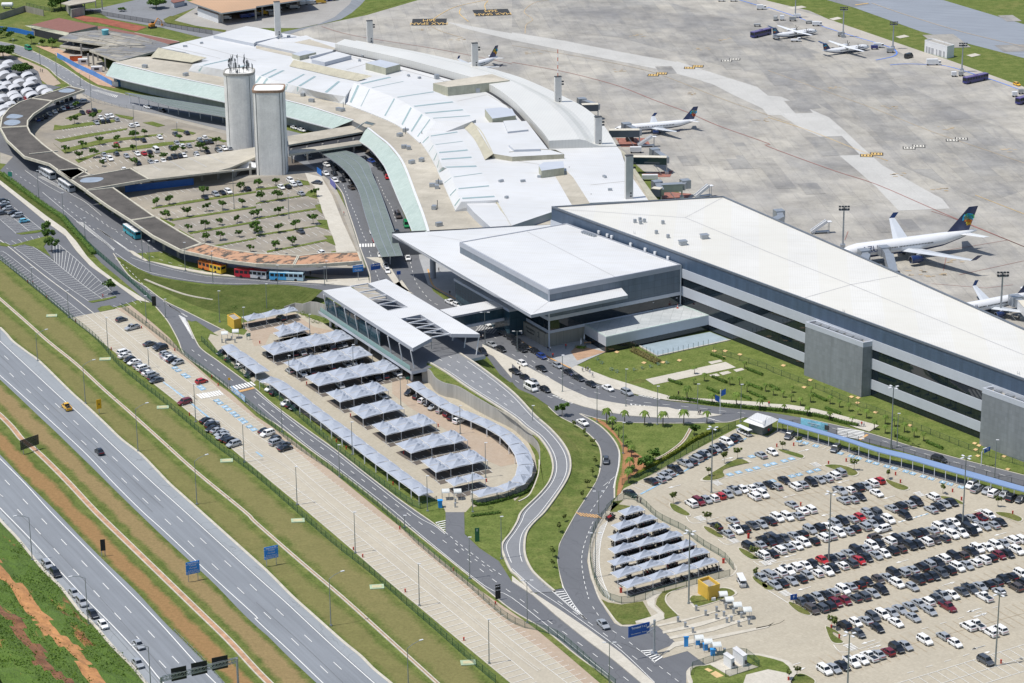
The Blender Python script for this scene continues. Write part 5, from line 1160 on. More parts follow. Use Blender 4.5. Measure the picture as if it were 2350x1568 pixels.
for t in('10:640,590','10:980,520','10:1500,720','10:1400,700','00:1700,430','00:1850,400','00:2100,340','10:120,310','10:300,340','20:60,1160','20:120,1180','20:100,1250','21:100,100','21:250,60','21:850,60','21:900,180','10:950,560','11:2250,100','11:2300,250'):q=W(D(t)[0],11.3);mb.box((q.x,q.y,11.6),(1.2+q.x%.8,.9,.8),q.y)
mb.pieces('roof_vent',m_steel,OT)
mb=MB()
for t in('21:500,30','21:700,280','10:1650,730','10:1500,1270','10:1350,1230','11:1650,140','11:1640,340','10:780,1000','10:430,870'):q=W(D(t)[0],8.7);mb.tube([(q.x+1,q.y,8.6),(q.x+1,q.y,11.5)],.12,5)
mb.pieces('antenna',m_ink,OT)
wk=WL('10:290,1250 900,1150 1005,1180 1005,1205 300,1330',6.4);wk2=WL('10:300,1385 940,1290 970,1320 300,1420',6.4)
WK=bl('covered_walkway','long covered walkway with twin concrete roof beams from the silos to the old terminal','walkway',wk)
mb=MB();mb.prism(wk,5.7,6.4,bottom=True,mside=1);mb.prism(wk2,5.7,6.5,bottom=True,mside=1);mb.build('roof_slab',[m_stain,m_lime],WK)
mb=MB();mb.poly(WL('10:298,1332 1000,1205 960,1290 298,1385',5.0));mb.build('walkway_floor',m_dark,WK)  # dark sheet just below the roof beams, shade between them painted in
mb=MB()
for q in resample(WL('10:330,1500 900,1400',0),4):mb.tube([(q.x,q.y,0),(q.x,q.y,5.8)],.4,8)
mb.pieces('column',m_conc,WK)
sk_=thing('glazed_stair_hood','small folded glass stair hood on the old terminal roof','roof hatch',tuple(W(D('10:990,1165')[0],8.7)))
hp=[W(D(t)[0],z)for t,z in(('10:905,1190',8.8),('10:985,1130',11),('10:1065,1150',8.8))];mb=MB();w_=Vector((1.2,2.6,0));mb.strip(hp,[p+w_ for p in hp]);mb.build('glass_hood',mg,sk_)
mb=MB();[mb.beam(a,b,.18)for a,b in zip(hp,hp[1:])];[mb.beam(a+w_,b+w_,.18)for a,b in zip(hp,hp[1:])];mb.build('hood_frame',m_steel,sk_)
w3=WL('00:1220,1535 1650,1460 2350,1350 10:0,1330 0,1440 00:2110,1540 2000,1568 01:2350,-30 1900,20 1370,80 1225,-20',5.4)
W3=bl('covered_walkway','wide cream roofed covered walkway between the two upper car parks','walkway',w3)
mb=MB();mb.prism(w3,4.7,5.4,bottom=True,mside=1);mb.build('roof_slab',[m_stain,m_lime],W3)
seams(W3,['00:1400,1520 1480,1568','00:1560,1480 1700,1560','00:1730,1445 1900,1535','00:1900,1420 2060,1500'],5.44,.3)
mb=MB()
for q in resample(WL('01:1100,190 2300,40',0),8):mb.box((q.x,q.y,2.4),(.9,.9,4.7))
mb.pieces('column',m_conc,W3)
mb=MB();mb.wall(WL('01:1150,200 1780,130',0),0,2.6,.2);mb.build('blue_screen',M('blue_hoarding',(.03,.13,.42),.6),W3)
ZB=5.6
segs=[('00:290,905 640,795 775,828 490,930','tar'),('00:290,905 480,932 400,990 310,1050 258,1110 255,1160 0,1175 15,1080 80,1000 180,940','tar'),('00:0,1180 255,1165 280,1220 400,1330 550,1440 800,1568 01:650,85 450,-60 00:220,1440 60,1290','tar'),('01:520,0 650,85 830,40 720,-20','tar'),('01:640,80 1200,-20 1370,80 790,180','tar'),('01:790,185 1040,158 1200,270 1420,425 1200,460 980,320','tar'),('01:1200,462 1430,425 1650,560 1850,670 1660,735 1400,600','tar'),('01:1660,735 1880,672 2100,725 2350,760 11:390,782 345,870 0,860 01:2100,830','rust'),('11:345,872 390,785 600,760 940,750 970,835 600,862','rust')]
BS=thing('bus_station_canopy','long curving bus station canopy, black roof turning rust red at the near end','canopy',tuple(W(D('01:1200,450')[0])))
mbt,mbr,mbe=MB(),MB(),MB()
for s,k in segs:
 p=WL(s,ZB);mb=mbt if k=='tar' else mbr;mb.prism(poff(p,-.45),ZB-.5,ZB);mbe_p=poff(p,.1);q=poff(p,-.45);n=len(q)
 for i in range(n):
  a,b,c,d=mbe_p[i],mbe_p[(i+1)%n],q[(i+1)%n],q[i];h=ZB+.25
  mbe.face([(a.x,a.y,h),(b.x,b.y,h),(c.x,c.y,h),(d.x,d.y,h)]);mbe.face([(a.x,a.y,ZB-.8),(b.x,b.y,ZB-.8),(b.x,b.y,h),(a.x,a.y,h)]);mbe.face([(d.x,d.y,h),(c.x,c.y,h),(c.x,c.y,ZB),(d.x,d.y,ZB)])
mbt.build('black_roof',m_tar,BS);
mt_,nt,b_=nodes('rusty_tar');n_=noise(nt,objco(nt,(1,.5,1),.6),.35,6,.7);nt.links.new(ramp(nt,n_,[(.44,(.09,.075,.06)),(.5,(.44,.25,.15)),(.8,(.5,.30,.19))]),b_.inputs['Base Color']);b_.inputs['Roughness'].default_value=.9
mbr.build('rusty_roof',mt_,BS);mbe.build('pale_edge',m_lime,BS)
mb=MB()
for s in('00:120,1060 100,1180 200,1330 420,1490','01:700,150 950,330 1150,480 1400,650 1600,780 1900,850 2200,880 11:120,880 500,890 850,870'):
 for q in resample(cat(WL(s),4),9 if s[0:2]=='00' else 16):mb.box((q.x,q.y,2.5),(.8,.8,5))
mb.pieces('column',m_conc,BS)
mb=MB()
for s in('00:540,833 620,812 690,830 640,850 560,848','00:60,1075 110,1048 205,1060 200,1075 140,1090 70,1085','00:35,1125 90,1100 170,1105 185,1130 120,1152 50,1145','01:735,90 790,65 930,62 945,80 880,105 760,108'):
 mb.poly([Vector((p.x,p.y,ZB+.03))for p in cat(WL(s,ZB),5,True)])
mb.pieces('puddle',m_puddle,BS)
mb=MB()
for s in('00:15,1178 255,1163','00:270,1420 530,1392','01:1195,460 1430,425','01:1655,735 1885,672'):p=WL(s,ZB);mb.beam(p[0]+Vector((0,0,.2)),p[1]+Vector((0,0,.2)),.5,.4)
mb.pieces('roof_joint',m_lime,BS)
def stripcan(label,s,z,n):
 p=WL(s,z);h=len(p)//2;a=resample(cat(p[:h],4),n);b=resample(cat(p[h:][::-1],4),n)
 t=bl('kerbside_canopy',label,'canopy',p);mb=MB();mb.strip([q+Vector((0,0,0))for q in a],b);mb.build('roof',mslab('canopy_green_glass',(.145,.18,.17),(.165,.20,.19),2.2,1.1,.6,.25,.2,.06,(.3,.33,.3)),t)
 mb=MB();mb.wall([Vector((q.x,q.y,0))for q in a],z-.35,z+.05,.15);mb.wall([Vector((q.x,q.y,0))for q in b],z-.35,z+.05,.15);
 for f_ in(.35,.68):
  c=[x.lerp(y,f_)+Vector((0,0,.05))for x,y in zip(a,b)];mb.strip(offset(c,.12),offset(c,-.12))
 mb.pieces('edge_beam',m_steel,t)
 mb=MB()
 for k in range(1,n,max(1,n//9)):
  c=a[k].lerp(b[k],.5);mb.tube([(c.x,c.y,0),(c.x,c.y,z-.2)],.16,8);mb.beam((c.x,c.y,z-1.2),a[k]-Vector((0,0,.3)),.12);mb.beam((c.x,c.y,z-1.2),b[k]-Vector((0,0,.3)),.12)
 mb.pieces('column',m_wmet,t);return t
stripcan('long narrow glass canopy on the kerb behind the silos','00:1145,850 1600,920 2100,1000 10:300,1060 300,1100 00:2100,1080 1600,985 1200,900'.replace('10:300,1060 300,1100','00:2300,1035 2300,1120').replace('1200,900','1145,850'),4.6,24)
stripcan('green glass canopy curving along the kerb of the old terminal','10:560,1380 700,1470 820,1568 11:930,160 1000,400 1080,640 1155,792 1345,780 1260,540 1150,230 1060,20 10:1000,1500 880,1400 760,1350'.replace('10:1000,1500 880,1400 760,1350','10:1020,1490 880,1400 700,1360'),4.6,26)
def silo(s,r,top,label,flat=False):
 c=W(D(s)[0]);t=thing('water_tower',label,'tower',(c.x,c.y,0),0,'concrete towers beside the covered walkway');mb=MB();n=40;rings=[]
 for z in[0,top]:
  ring=[]
  for k in range(n):
   a=2*math.pi*k/n;ca,sa=math.cos(a),math.sin(a);e=.36 if flat else.6
   ring.append(Vector((r*math.copysign(abs(ca)**e,ca),r*.95*math.copysign(abs(sa)**e,sa),z)))
  rings.append(ring)
 mb.loft(rings);sh=mb.build('shaft',M('silo_concrete',(.74,.735,.70),.85,var=.12,scale=.2,streak=.15),t,smooth=True,local=True)
 mb=MB()
 for k in(24,27,33,36)if flat else(26,34):p=rings[0][k]*1.003;mb.box((p.x,p.y,top/2),(.16,.16,top-.1))
 mb.pieces('joint',m_ink,t,local=True)
 mb=MB();ring=[Vector((p.x*1.02,p.y*1.02,top-.7))for p in rings[0]];r2_=[Vector((p.x*1.02,p.y*1.02,top+.25))for p in rings[0]];r3=[Vector((p.x*.93,p.y*.93,top+.25))for p in rings[0]];r4=[Vector((p.x*.93,p.y*.93,top+.02))for p in rings[0]]
 mb.loft([ring,r2_,r3,r4],caps=False);mb.build('rim',M('rusty_rim',(.30,.2,.14),.9,var=.3)if flat else m_conc,t,local=True);return t,c
s1,c1=silo('D:557,338',6.1,31.0,'taller rounded concrete tower crowned with antennas, left of the pair')
mb=MB();rg=random.Random(5)
for k in range(26):
 a=rg.uniform(0,6.28);q=rg.uniform(2.5,5.6);x,y=q*math.cos(a),q*math.sin(a);h=rg.uniform(2,7);mb.tube([(x,y,31),(x,y,31+h)],.09,5)
 for j in range(rg.randint(1,3)):z=31+h*rg.uniform(.4,.95);mb.box((x+rg.uniform(-.3,.3),y,z),(.35,.3,1.1))
mb.pieces('antenna',M('antenna_grey',(.16,.17,.18),.5),s1,local=True)
s2,c2=silo('D:625,394',6.0,33.0,'bare topped angular concrete tower, right of the pair',True)
for i,(b,t,w)in enumerate((('10:203,345','10:195,25',0),('10:1047,388','10:1042,180',0),('10:2010,608','10:2008,385',0),('20:422,942','20:424,692',0),('20:790,1328','20:797,1060',0),('21:1072,272','20:1075,1440',0))):
 B0=D(b)[0];p=W(B0,11.6 if i!=5 else 10.5);z0=11.0 if i else 12.0;top=height(B0,D(t)[0],z0)
 t_=thing('floodlight_tower','white concrete slab floodlight tower on the old terminal roof, %s from left%s'%(ordw(i+1),' with mast' if i==3 else ''),'tower',(p.x,p.y,z0),.25,'slab towers along the airside roof')
 mb=MB();h=top-z0;mb.box((0,0,h/2-.5),(2.7,1.6,h+1));mb.build('shaft',M('white_slab',(.62,.61,.58),.8,var=.08,streak=.1),t_,local=True)
 mb=MB();mb.box((0,0,h+.06),(2.8,1.7,.25));mb.build('cap',m_ink,t_,local=True)
 mb=MB()
 for z in(h*.72,h*.82):mb.box((1.9,-.3,z),(.9,.7,.55));mb.beam((1.3,0,z),(1.9,-.3,z),.15)
 mb.pieces('floodlight',m_ink,t_,local=True)
 mb=MB()
 for z in(1.2,2.3):mb.tube([(.5,-.85,z),(.5,-.78,z)],.32,12)
 mb.pieces('porthole',m_ink,t_,local=True)
 if i==3:
  mb=MB()
  for k in range(7):mb.tube([(0,0,h+k*1.6),(0,0,h+k*1.6+1.6)],.16,6,mi=k%2)
  mb.build('mast',[M('mast_red',(.5,.1,.05),.6),m_wmet],t_,local=True)
#  CARS
CC={'w':('white',(.78,.78,.77)),'s':('silver',(.42,.44,.46)),'g':('dark grey',(.085,.095,.11)),'k':('black',(.012,.014,.020)),'r':('red',(.42,.02,.025)),'m':('maroon',(.15,.012,.022)),'b':('blue',(.02,.05,.22)),'d':('brownish grey',(.10,.082,.075)),'l':('light blue',(.16,.50,.66)),'y':('yellow',(.75,.42,.02)),'n':('green',(.01,.24,.09))}
def mcar(k):
 nm='car_paint_'+CC[k][0].replace(' ','_')
 if nm in MATS:return MATS[nm]
 m,nt,b=nodes(nm);c=CC[k][1];b.inputs['Base Color'].default_value=(*c,1);b.inputs['Roughness'].default_value=.35 if k!='s' else.4
 b.inputs['Metallic'].default_value=.35 if k in 'sgd' else 0;b.inputs['Coat Weight'].default_value=.6;b.inputs['Coat Roughness'].default_value=.08
 MATS[nm]=m;return m
m_cg,nt,b=nodes('car_glass');b.inputs['Base Color'].default_value=(.012,.016,.02,1);b.inputs['Roughness'].default_value=.08;b.inputs['Specular IOR Level'].default_value=.7
m_tyre=M('tyre_rubber',(.018,.018,.018),.8,var=.1);m_hub=M('wheel_metal',(.35,.36,.37),.35,.5,var=.1)
CT={'h':('hatchback',3.95,1.70,1.50,.95,.38,-1.35,-1.80,.93,.95),'s':('sedan',4.45,1.74,1.46,1.05,.45,-.85,-1.45,.92,.98),'u':('sport_utility',4.45,1.84,1.70,1.15,.60,-1.75,-2.05,1.05,1.08),'v':('van',5.0,1.95,2.3,1.9,1.3,-2.4,-2.48,1.2,1.25),'p':('pickup_truck',5.15,1.82,1.75,1.25,.65,-.35,-.65,1.05,1.05)}
def car_mesh(t,body,glass,wheels,mb_parts=None):
 nm,L,Wd,H,xs,xr,rr_,xt,zb,zt=CT[t];h=L/2;w=Wd/2
 st=[(-h,.86,.38,zt-.28),(-h+.12,.95,.24,zt-.04),(xt-.05,1,.22,zt),(rr_,1,.2,zb),(xs,1,.2,zb),(h-.55,.98,.22,zb-.14),(h-.12,.90,.26,zb-.30),(h,.78,.38,zb-.42)]
 if t=='v':st=[(-h,.95,.3,1.2),(-h+.08,1,.24,1.28),(xs,1,.2,1.2),(h-.3,.96,.22,.98),(h,.86,.35,.7)]
 rings=[]
 for x,f,z0,z1 in st:
  a=w*f;rings.append([Vector((x,-a*.9,z0)),Vector((x,-a,z0+.16)),Vector((x,-a,z1-.14)),Vector((x,-a*.90,z1)),Vector((x,a*.90,z1)),Vector((x,a,z1-.14)),Vector((x,a,z0+.16)),Vector((x,a*.9,z0))])
 body.loft(rings,mi=0)
 gw,gt=w*.90,w*.72;zb2=zb-.02
 r0=[Vector((xs,-gw,zb2)),Vector((xs,gw,zb2)),Vector((xt,gw,zt-.02)),Vector((xt,-gw,zt-.02))];z1=H-.05
 r1=[Vector((xr,-gt,z1)),Vector((xr,gt,z1)),Vector((rr_,gt,z1-.02)),Vector((rr_,-gt,z1-.02))]
 glass.loft([r0,r1],mi=glass is body and 1 or 0)
 c=pcent(r1);q=[c+(v-c)*1.05 for v in r1];body.loft([[v-Vector((0,0,.05))for v in q],[v+Vector((0,0,.05))for v in[c+(v-c)*.96 for v in r1]]],mi=0)
 for k in range(4):body.beam(r0[k]*1.0,r1[k]*1.0,.10,.07,mi=0)
 for s in(-1,1):
  x=(xr+rr_)/2+.1;body.beam((x,s*gw,zb2),(x,s*gt,z1),.09,.05,mi=0)
  if t in 'uv':body.beam((rr_*.75,s*gw,zb2),(rr_*.75,s*gt,z1),.4 if t=='v' else.12,.05,mi=0)
  body.box((xs-.15,s*(w+.06),zb+.02),(.16,.14,.1))
 if t=='v':
  for s in(-1,1):body.box((-1.2,s*(w-.1),1.55),(.1,.05,.7))
 if t=='p':
  for s in(-1,1):body.box(((xt-h)/2,s*(w-.08),1.08),(h+xt-.1,.12,.18))
  (wheels if wheels is body else glass).box(((xt-h)/2+.02,0,1.055),(h+xt-.25,Wd-.36,.03),mi=2 if wheels is body else 0)
 wx=h-.82
 def wheel(sx,sy,mb,m0,m1):
  R_=.33 if t in 'hs' else.38;mb.tube([(sx*wx,sy*(w-.17),R_),(sx*wx,sy*(w+.02),R_)],R_,14,mi=m0);mb.tube([(sx*wx,sy*(w+.02),R_),(sx*wx,sy*(w+.035),R_)],R_*.58,10,mi=m1)
 return wheel
KINDS={}
def carkind(t,far):
 k=(t,far)
 if k in KINDS:return KINDS[k]
 root=thing(CT[t][0],'car','pickup truck' if t=='p' else('van' if t=='v' else 'car'),(0,0,0))
 if far:
  bpy.data.objects.remove(root);b=MB();wh=car_mesh(t,b,b,b)
  for sx in(-1,1):
   for sy in(-1,1):wh(sx,sy,b,2,3)
  root=b.build(CT[t][0],[mcar('w'),m_cg,m_tyre,m_hub]);tag(root,'car','pickup truck' if t=='p' else('van' if t=='v' else 'car'))
 else:
  b,g=MB(),MB();wh=car_mesh(t,b,g,None);b.build('body',mcar('w'),root,local=True);g.build('window',m_cg,root,local=True)
  for sx in(-1,1):
   for sy in(-1,1):
    q=MB();wh(sx,sy,q,0,1);q.build('wheel',[m_tyre,m_hub],root,local=True)
  q=MB();L,w=CT[t][1]/2,CT[t][2]/2
  q.box((L-.06,0,.62),(.1,w*1.45,.13));q.build('headlight',M('lamp_glass',(.6,.62,.62),.15,var=.05),root,local=True)
  q=MB();q.box((-L+.04,0,.78),(.1,w*1.6,.12));q.build('tail_light',M('tail_lamp_red',(.35,.015,.015),.25,var=.05),root,local=True)
 KINDS[k]=Kind(root);return KINDS[k]
RC=random.Random(11)
TW={'h':'hatchback','s':'sedan','u':'SUV','v':'van','p':'pickup'}
def setpaint(o,col):
 ch=KIDS_OF.get(o.name)or[c for c in LASTKIDS if c.parent==o]
LASTKIDS=[]
def putcar(loc,rz,col,t,label,group,far=False):
 k=carkind(t,far);r=k.put(loc,rz,label,group)
 objs=[r]if far else KIDS[k.root.name]if r is k.root else None
 if objs is None:
  objs=[c for c in r.children]if len(bpy.data.objects)<0 else LATE.append((r,col))or[]
 for o in objs:
  if o.type=='MESH' and(far or o.name.startswith('body')):o.material_slots[0].link='OBJECT';o.material_slots[0].material=mcar(col)
 return r
LATE=[]
def late_paint():
 kids_={}
 for o in bpy.data.objects:
  if o.parent is not None and o.name.startswith('body'):kids_[o.parent.name]=o
 for r,col in LATE:
  o=kids_[r.name];o.material_slots[0].link='OBJECT';o.material_slots[0].material=mcar(col)
NCAR=0
def cars(spec,row,group,d,flip=.5,z=.1,far=False,zc=.75,jit=.03):
 """spec: photo centres with colour and body letters; d: heading as a ground direction"""
 global NCAR
 L=[]
 for p in D(spec):
  c=p[2][0];t=p[2][1]if len(p[2])>1 else('h' if RC.random()<.55 else('s' if RC.random()<.6 else 'u'));L.append((p[0],p[1],c,t))
 L.sort(key=lambda a:a[0]);a0=math.atan2(d.y,d.x);n=len(L)
 for i,(x,y,c,t)in enumerate(L):
  g=W((x,y),z+zc);a=a0+(math.pi if RC.random()<flip else 0)+RC.uniform(-jit,jit)
  same=('%s from left, '%ordw(i+1))if n>1 else ''
  putcar((g.x,g.y,z),a,c,t,'%s %s, %s%s'%(CC[c][0],TW[t],same,row),group,far);NCAR+=1
def dirpx(s):p=WL(s);return(p[1]-p[0]).normalized()
OPD=DOWN
G_OP='cars parked in the open car park'
UPR=dirpx('22:1390,1390 1270,1290')
cars('22:1087,1388,ks 1275,1275,ks 1355,1260,sh 1400,1228,ss 1437,1200,ss 1500,1165,kp 1590,1115,sp 1645,1100,gh 1688,1066,su 1725,1045,ku 1770,1022,ss 1822,1005,kh 1868,980,sh 1918,958,ks 1968,915,wu 2012,898,kh 2065,880,gh','diagonal line along the blue kerb band',G_OP,dirpx('22:1340,1310 1230,1260'),.5)
cars('22:1645,1480,wu 1713,1462,mu 1785,1448,sh 1850,1430,wh 1912,1410,rh 1980,1395,sh 2042,1362,sp 2120,1352,wh 2200,1340,ws 2278,1325,ss 32:15,1310,ks 80,1325,sh 150,1268,ks','top line of the open car park',G_OP,OPD)
cars('22:2222,1415,wu 2300,1395,wu 32:250,1325,wu 315,1305,ss 398,1285,ku 470,1262,ss 540,1250,ss 605,1225,wu 660,1195,su','second line from the top, open car park',G_OP,OPD)
cars('22:2285,1035,ss 32:40,1010,wh','beside the planted triangle, open car park',G_OP,OPD)
cars('32:195,860,gu 620,978,gu','facing the blue bays under the long blue roof',G_OP,AXL*0+dirpx('32:160,895 230,830'),.5)
cars('32:662,1365,sp 748,1357,wh 822,1335,ku 895,1320,ss 955,1295,wu 1020,1270,rh','line ending at the brown island, open car park',G_OP,OPD)
cars('32:690,1450,ss 772,1442,ss 842,1418,ks 998,1385,ws','short line below the red hatchback',G_OP,OPD)
cars('32:1870,1312,wu 1920,1345,sp 2012,1365,sh 2075,1388,wu 2165,1402,sh 2240,1430,ku 2320,1445,gh','right end of the long blue roof',G_OP,dirpx('32:1980,1400 2060,1350'))
cars('32:1365,1465,ku 1295,1485,ss 1215,1505,ku 1135,1525,ss 1515,1420,wu 1685,1468,ks 1620,1485,ss 1563,1510,ks 1495,1535,ss','pair of lines right of the tall mast',G_OP,OPD)
cars('23:1875,118,ks 2025,68,ss 1980,188,ss 2055,150,wp 2130,142,ks 2210,112,gs 2290,102,ss 2340,65,ks 32:215,1490,ss','upper left group behind the motorcycle shades',G_OP,OPD)
cars('23:2175,308,ku 2275,290,ss 2310,250,kp 33:20,205,gh 15,270,ks 80,250,ku 150,230,gs 240,212,ss 315,190,kh 385,155,su 465,135,ku 550,125,ws 618,100,su 685,75,ku 770,55,ss 845,40,rh 925,20,ss 1010,10,gh','upper line of first long double row',G_OP,OPD)
cars('23:2300,385,wu 33:35,370,ks 105,340,wu 185,315,ss 262,298,ws 330,272,wu 420,258,kh 505,225,wu 570,208,ss 650,182,wu 730,165,ss 795,143,kh 885,125,su 960,100,ss 1020,85,ku 1105,60,wu','lower line of first long double row',G_OP,OPD)
cars('32:385,1535,wu 315,1550,ws 33:85,45,wu 20,75,ks 175,35,wu 270,25,ss','upper lines left of the second mast',G_OP,OPD)
cars('33:1055,150,wu 980,220,dh','standing across the lane of the open car park',G_OP,SLD)
cars('33:1258,22,ku 32:910,1562,sh 985,1555,gu','beside the white bays near the blue band',G_OP,OPD)
cars('23:2290,590,ss 2345,550,sh 33:35,570,ss 110,545,wu 180,525,wp 250,497,wu 345,482,ws 415,467,kh 500,435,rh 585,418,ks 655,397,sh 735,368,ss 812,342,ku 885,325,ss 955,300,wu 1025,282,kh 1115,258,wu 1190,245,ku 1270,218,ss 1350,193,ku 1428,182,kh 1507,160,ss 1573,132,wu 1650,112,sp 1708,85,ws 1788,68,ku 1872,52,ss 1940,40,mp 2025,22,wu','upper line of second long double row',G_OP,OPD)
cars('33:62,660,ss 125,640,ks 215,622,ss 295,600,ks 362,572,sh 450,552,wh 535,530,wp 605,508,kh 680,482,wh 762,460,gu 840,438,rh 905,412,kh 990,388,ss 1070,372,wh 1135,345,ku 1215,330,dh 1303,300,ku 1380,288,kh 1450,262,wu 1530,248,dh 1615,232,gh 1690,200,wu 1770,182,wp 1850,165,kv 1900,138,ws 1982,120,ss 2065,108,ss 2130,82,ks','lower line of second long double row',G_OP,OPD)
cars('33:310,820,gh 378,795,kh 455,772,sh 528,748,ks 600,725,sh 690,705,wu 755,675,ss 840,655,kh 912,630,kh 1012,610,dh 1088,588,ss 1155,552,ku 1237,545,su 1325,520,ss 1410,495,ku 1475,468,su 1553,455,kp 1610,418,wu 1708,398,ku 1785,385,dh 1862,355,kp 1922,328,wu 2010,315,ws 2090,298,wu 2165,280,ss 2240,250,wu 2310,240,wu','upper line of third long double row',G_OP,OPD)
cars('33:405,885,du 488,870,gu 560,850,ku 625,822,mh 710,805,mh 798,780,gh 875,762,gu 962,735,ss 1040,705,ku 1185,648,wu 1325,678,sh 1365,610,kp 1445,588,ks 1520,580,kh 1592,552,gu 1660,525,ku 1740,498,wu 1825,480,ss 1900,455,wh 1975,430,wu 2045,410,kh 2125,388,mh 2205,375,kh 2285,345,wu','lower line of third long double row',G_OP,OPD)
cars('33:697,1030,ku 805,1005,wh 897,985,ss 965,955,gu 1050,932,wu 1135,915,ss 1210,885,ss 1305,860,ss 1387,832,ss 1460,815,wu 1548,788,gh 1605,760,sp 1690,750,ws 1780,720,gs 1855,695,gp 1950,675,ss 2020,655,kh 2095,635,gh 2165,608,kh 2235,582,kh 2325,560,wu','upper line of fourth long double row',G_OP,OPD)
cars('33:832,1105,gh 1005,1057,kh 1175,1005,ws 1332,957,ss 1490,902,sh 1650,860,mp 1985,770,wp 2120,718,sh 2275,680,du 2345,640,ku','lower line of fourth long double row',G_OP,OPD)
cars('33:520,1440,wu 605,1425,ss 685,1400,ks 770,1365,wp 858,1345,ws 930,1315,wp 1008,1295,ss 1103,1272,mh 1182,1240,ku 1260,1217,ss 1440,1167,wu 1608,1128,sh 1720,1195,wh 1835,1040,wu 1915,1025,wp 2040,1095,wu 2125,1068,wu','nearest line of the open car park',G_OP,OPD)
cars('33:1998,1355,gu','alone in the white marked bays, lower right',G_OP,OPD,0)
SPC=dirpx('02:1080,115 1190,85')
G_ST='cars parked in the long strip car park'
cars('02:1135,95,wu 1145,125,ws 1190,162,kh 1230,185,ws 1285,220,ss 1315,240,wu 1340,268,gh 1362,282,ws 1395,302,su 1412,330,gh 1435,350,gs','upper group beside the fence, strip car park',G_ST,SPC)
cars('02:1375,15,gs 1450,38,gh 1478,55,ku 1518,105,sh 1533,128,ss 1560,145,ws 1588,164,ks 1630,187,sh','group on the far side, strip car park',G_ST,SPC)
cars('02:1850,358,rh','alone beside the crossing, strip car park',G_ST,SPC);cars('02:1695,550,mu','alone by the blue painted band, strip car park',G_ST,SPC)
cars('02:1897,718,ks 1943,742,ss 1948,765,ku 1950,795,ks 1995,812,ss 2032,840,ss 2045,866,ss 2080,888,ks 2122,907,ku 2145,937,su','lower group beside the fence, strip car park',G_ST,SPC)
cars('12:85,815,ks 105,840,wu 170,890,gh 187,920,su 248,945,gs 268,973,ks','group near the long kerb, strip car park',G_ST,SPC)
cars('01:1115,1360,gh','first on the beige paving, strip car park',G_ST,SPC);cars('01:1213,1435,sp','first on the beige paving, strip car park',G_ST,SPC)
cars('01:30,272,ks 35,296,ss 48,325,kh 70,342,sh 20,385,gs 125,382,ks 160,408,su 222,455,lh','marked bays at the left edge','cars at the left edge',dirpx('01:170,470 270,455'),z=.1)
HD_=HD
cars('02:612,595,yp','driving on the upper carriageway','cars on the highway',-HD_,0);cars('02:912,1003,ks','driving alone on the upper carriageway','cars on the highway',-HD_,0)
cars('03:432,475,su 508,550,ku 678,732,ss 752,817,su 850,925,ks 945,1025,wh 1265,1377,ss','stopped on the lower carriageway shoulder','cars on the highway',HD_,0)
cars('03:1270,1207,ss','driving on the lower carriageway','cars on the highway',HD_,0)
RD=dirpx('22:500,270 740,390');RD0=dirpx('22:60,40 300,130')
cars('22:90,65,ku 120,45,kh 210,85,kh 272,130,bh 45,15,ks','queue by the concrete wall','cars at the terminal kerb',dirpx('22:100,50 280,140'),0)
cars('22:420,215,sh 520,277,ks 612,330,ks 728,385,ks 882,422,ws 1055,462,su','line along the terminal path','cars at the terminal kerb',RD,0)
cars('22:95,195,wh','middle of the forecourt road','cars at the terminal kerb',RD,0);cars('22:270,242,ks','middle of the forecourt road','cars at the terminal kerb',RD,0)
cars('c:1020,1000,ks 1100,1045,ku 1155,1075,kh','head of the terminal kerb queue','cars at the terminal kerb',RD,0)
cars('22:120,325,ks 200,370,sh 305,435,kh 25,268,ks','taxi line beside the median','cars at the terminal kerb',RD,0,far=False);cars('22:172,422,wv','taxi line beside the median','cars at the terminal kerb',RD,0)
cars('12:2165,22,ss 2250,65,kh','in front of the drop-off canopy','cars at the terminal kerb',RD,0);cars('12:2083,95,ku','beside the small median lawn','cars at the terminal kerb',dirpx('22:650,735 760,850'),0)
cars('c:870,910,ws','under the footbridge','cars at the terminal kerb',RD,0)
cars('22:650,737,ws','driving down the exit road','cars on the exit road',dirpx('22:600,715 690,765'),0);cars('22:862,1085,gh','driving down the exit road','cars on the exit road',dirpx('22:860,1040 865,1130'),0)
cars('23:838,1020,ss','leaving the exit road beside the blue sign','cars on the exit road',dirpx('23:800,980 880,1060'),0)
cars('32:1570,1075,ku','driving on the road behind the long blue roof','cars on the exit road',AXL,0)
cars('11:1783,1200,ws 1848,1228,wh','beside the curved yellow kerb','cars at the terminal kerb',dirpx('11:1750,1180 1870,1240'),0)
cars('11:1395,797,ws','driving past the end of the glass canopy','cars at the terminal kerb',dirpx('11:1390,750 1405,850'),0)
cars('11:1190,865,ss 1208,915,wh','stopped beyond the zebra crossing','cars at the old kerb',dirpx('11:1180,830 1215,940'),0,far=True)
cars('11:640,20,ws 717,18,ks 820,42,kh 725,85,wh 795,80,kh 880,102,kh 875,150,ds','left road of the old terminal kerb','cars at the old kerb',dirpx('11:700,20 900,160'),0,far=True)
cars('11:1190,20,kh 1205,55,rh 1295,560,kh','right road of the old terminal kerb','cars at the old kerb',dirpx('11:1180,0 1240,120'),0,far=True)
cars('11:1303,410,dv','right road of the old kerb','cars at the old kerb',dirpx('11:1270,350 1330,460'),0,far=True)
cars('11:1380,495,nv','under the green glass eaves','cars at the old kerb',dirpx('11:1350,430 1400,540'),0,far=True)
cars('11:1065,557,wh 1092,632,rh 1140,765,ws','parked under the curving glass canopy','cars at the old kerb',dirpx('11:1060,500 1110,650'),0,far=True)
cars('11:1335,705,wv','beside the end of the glass canopy','cars at the old kerb',dirpx('11:1320,650 1350,750'),0,far=True)
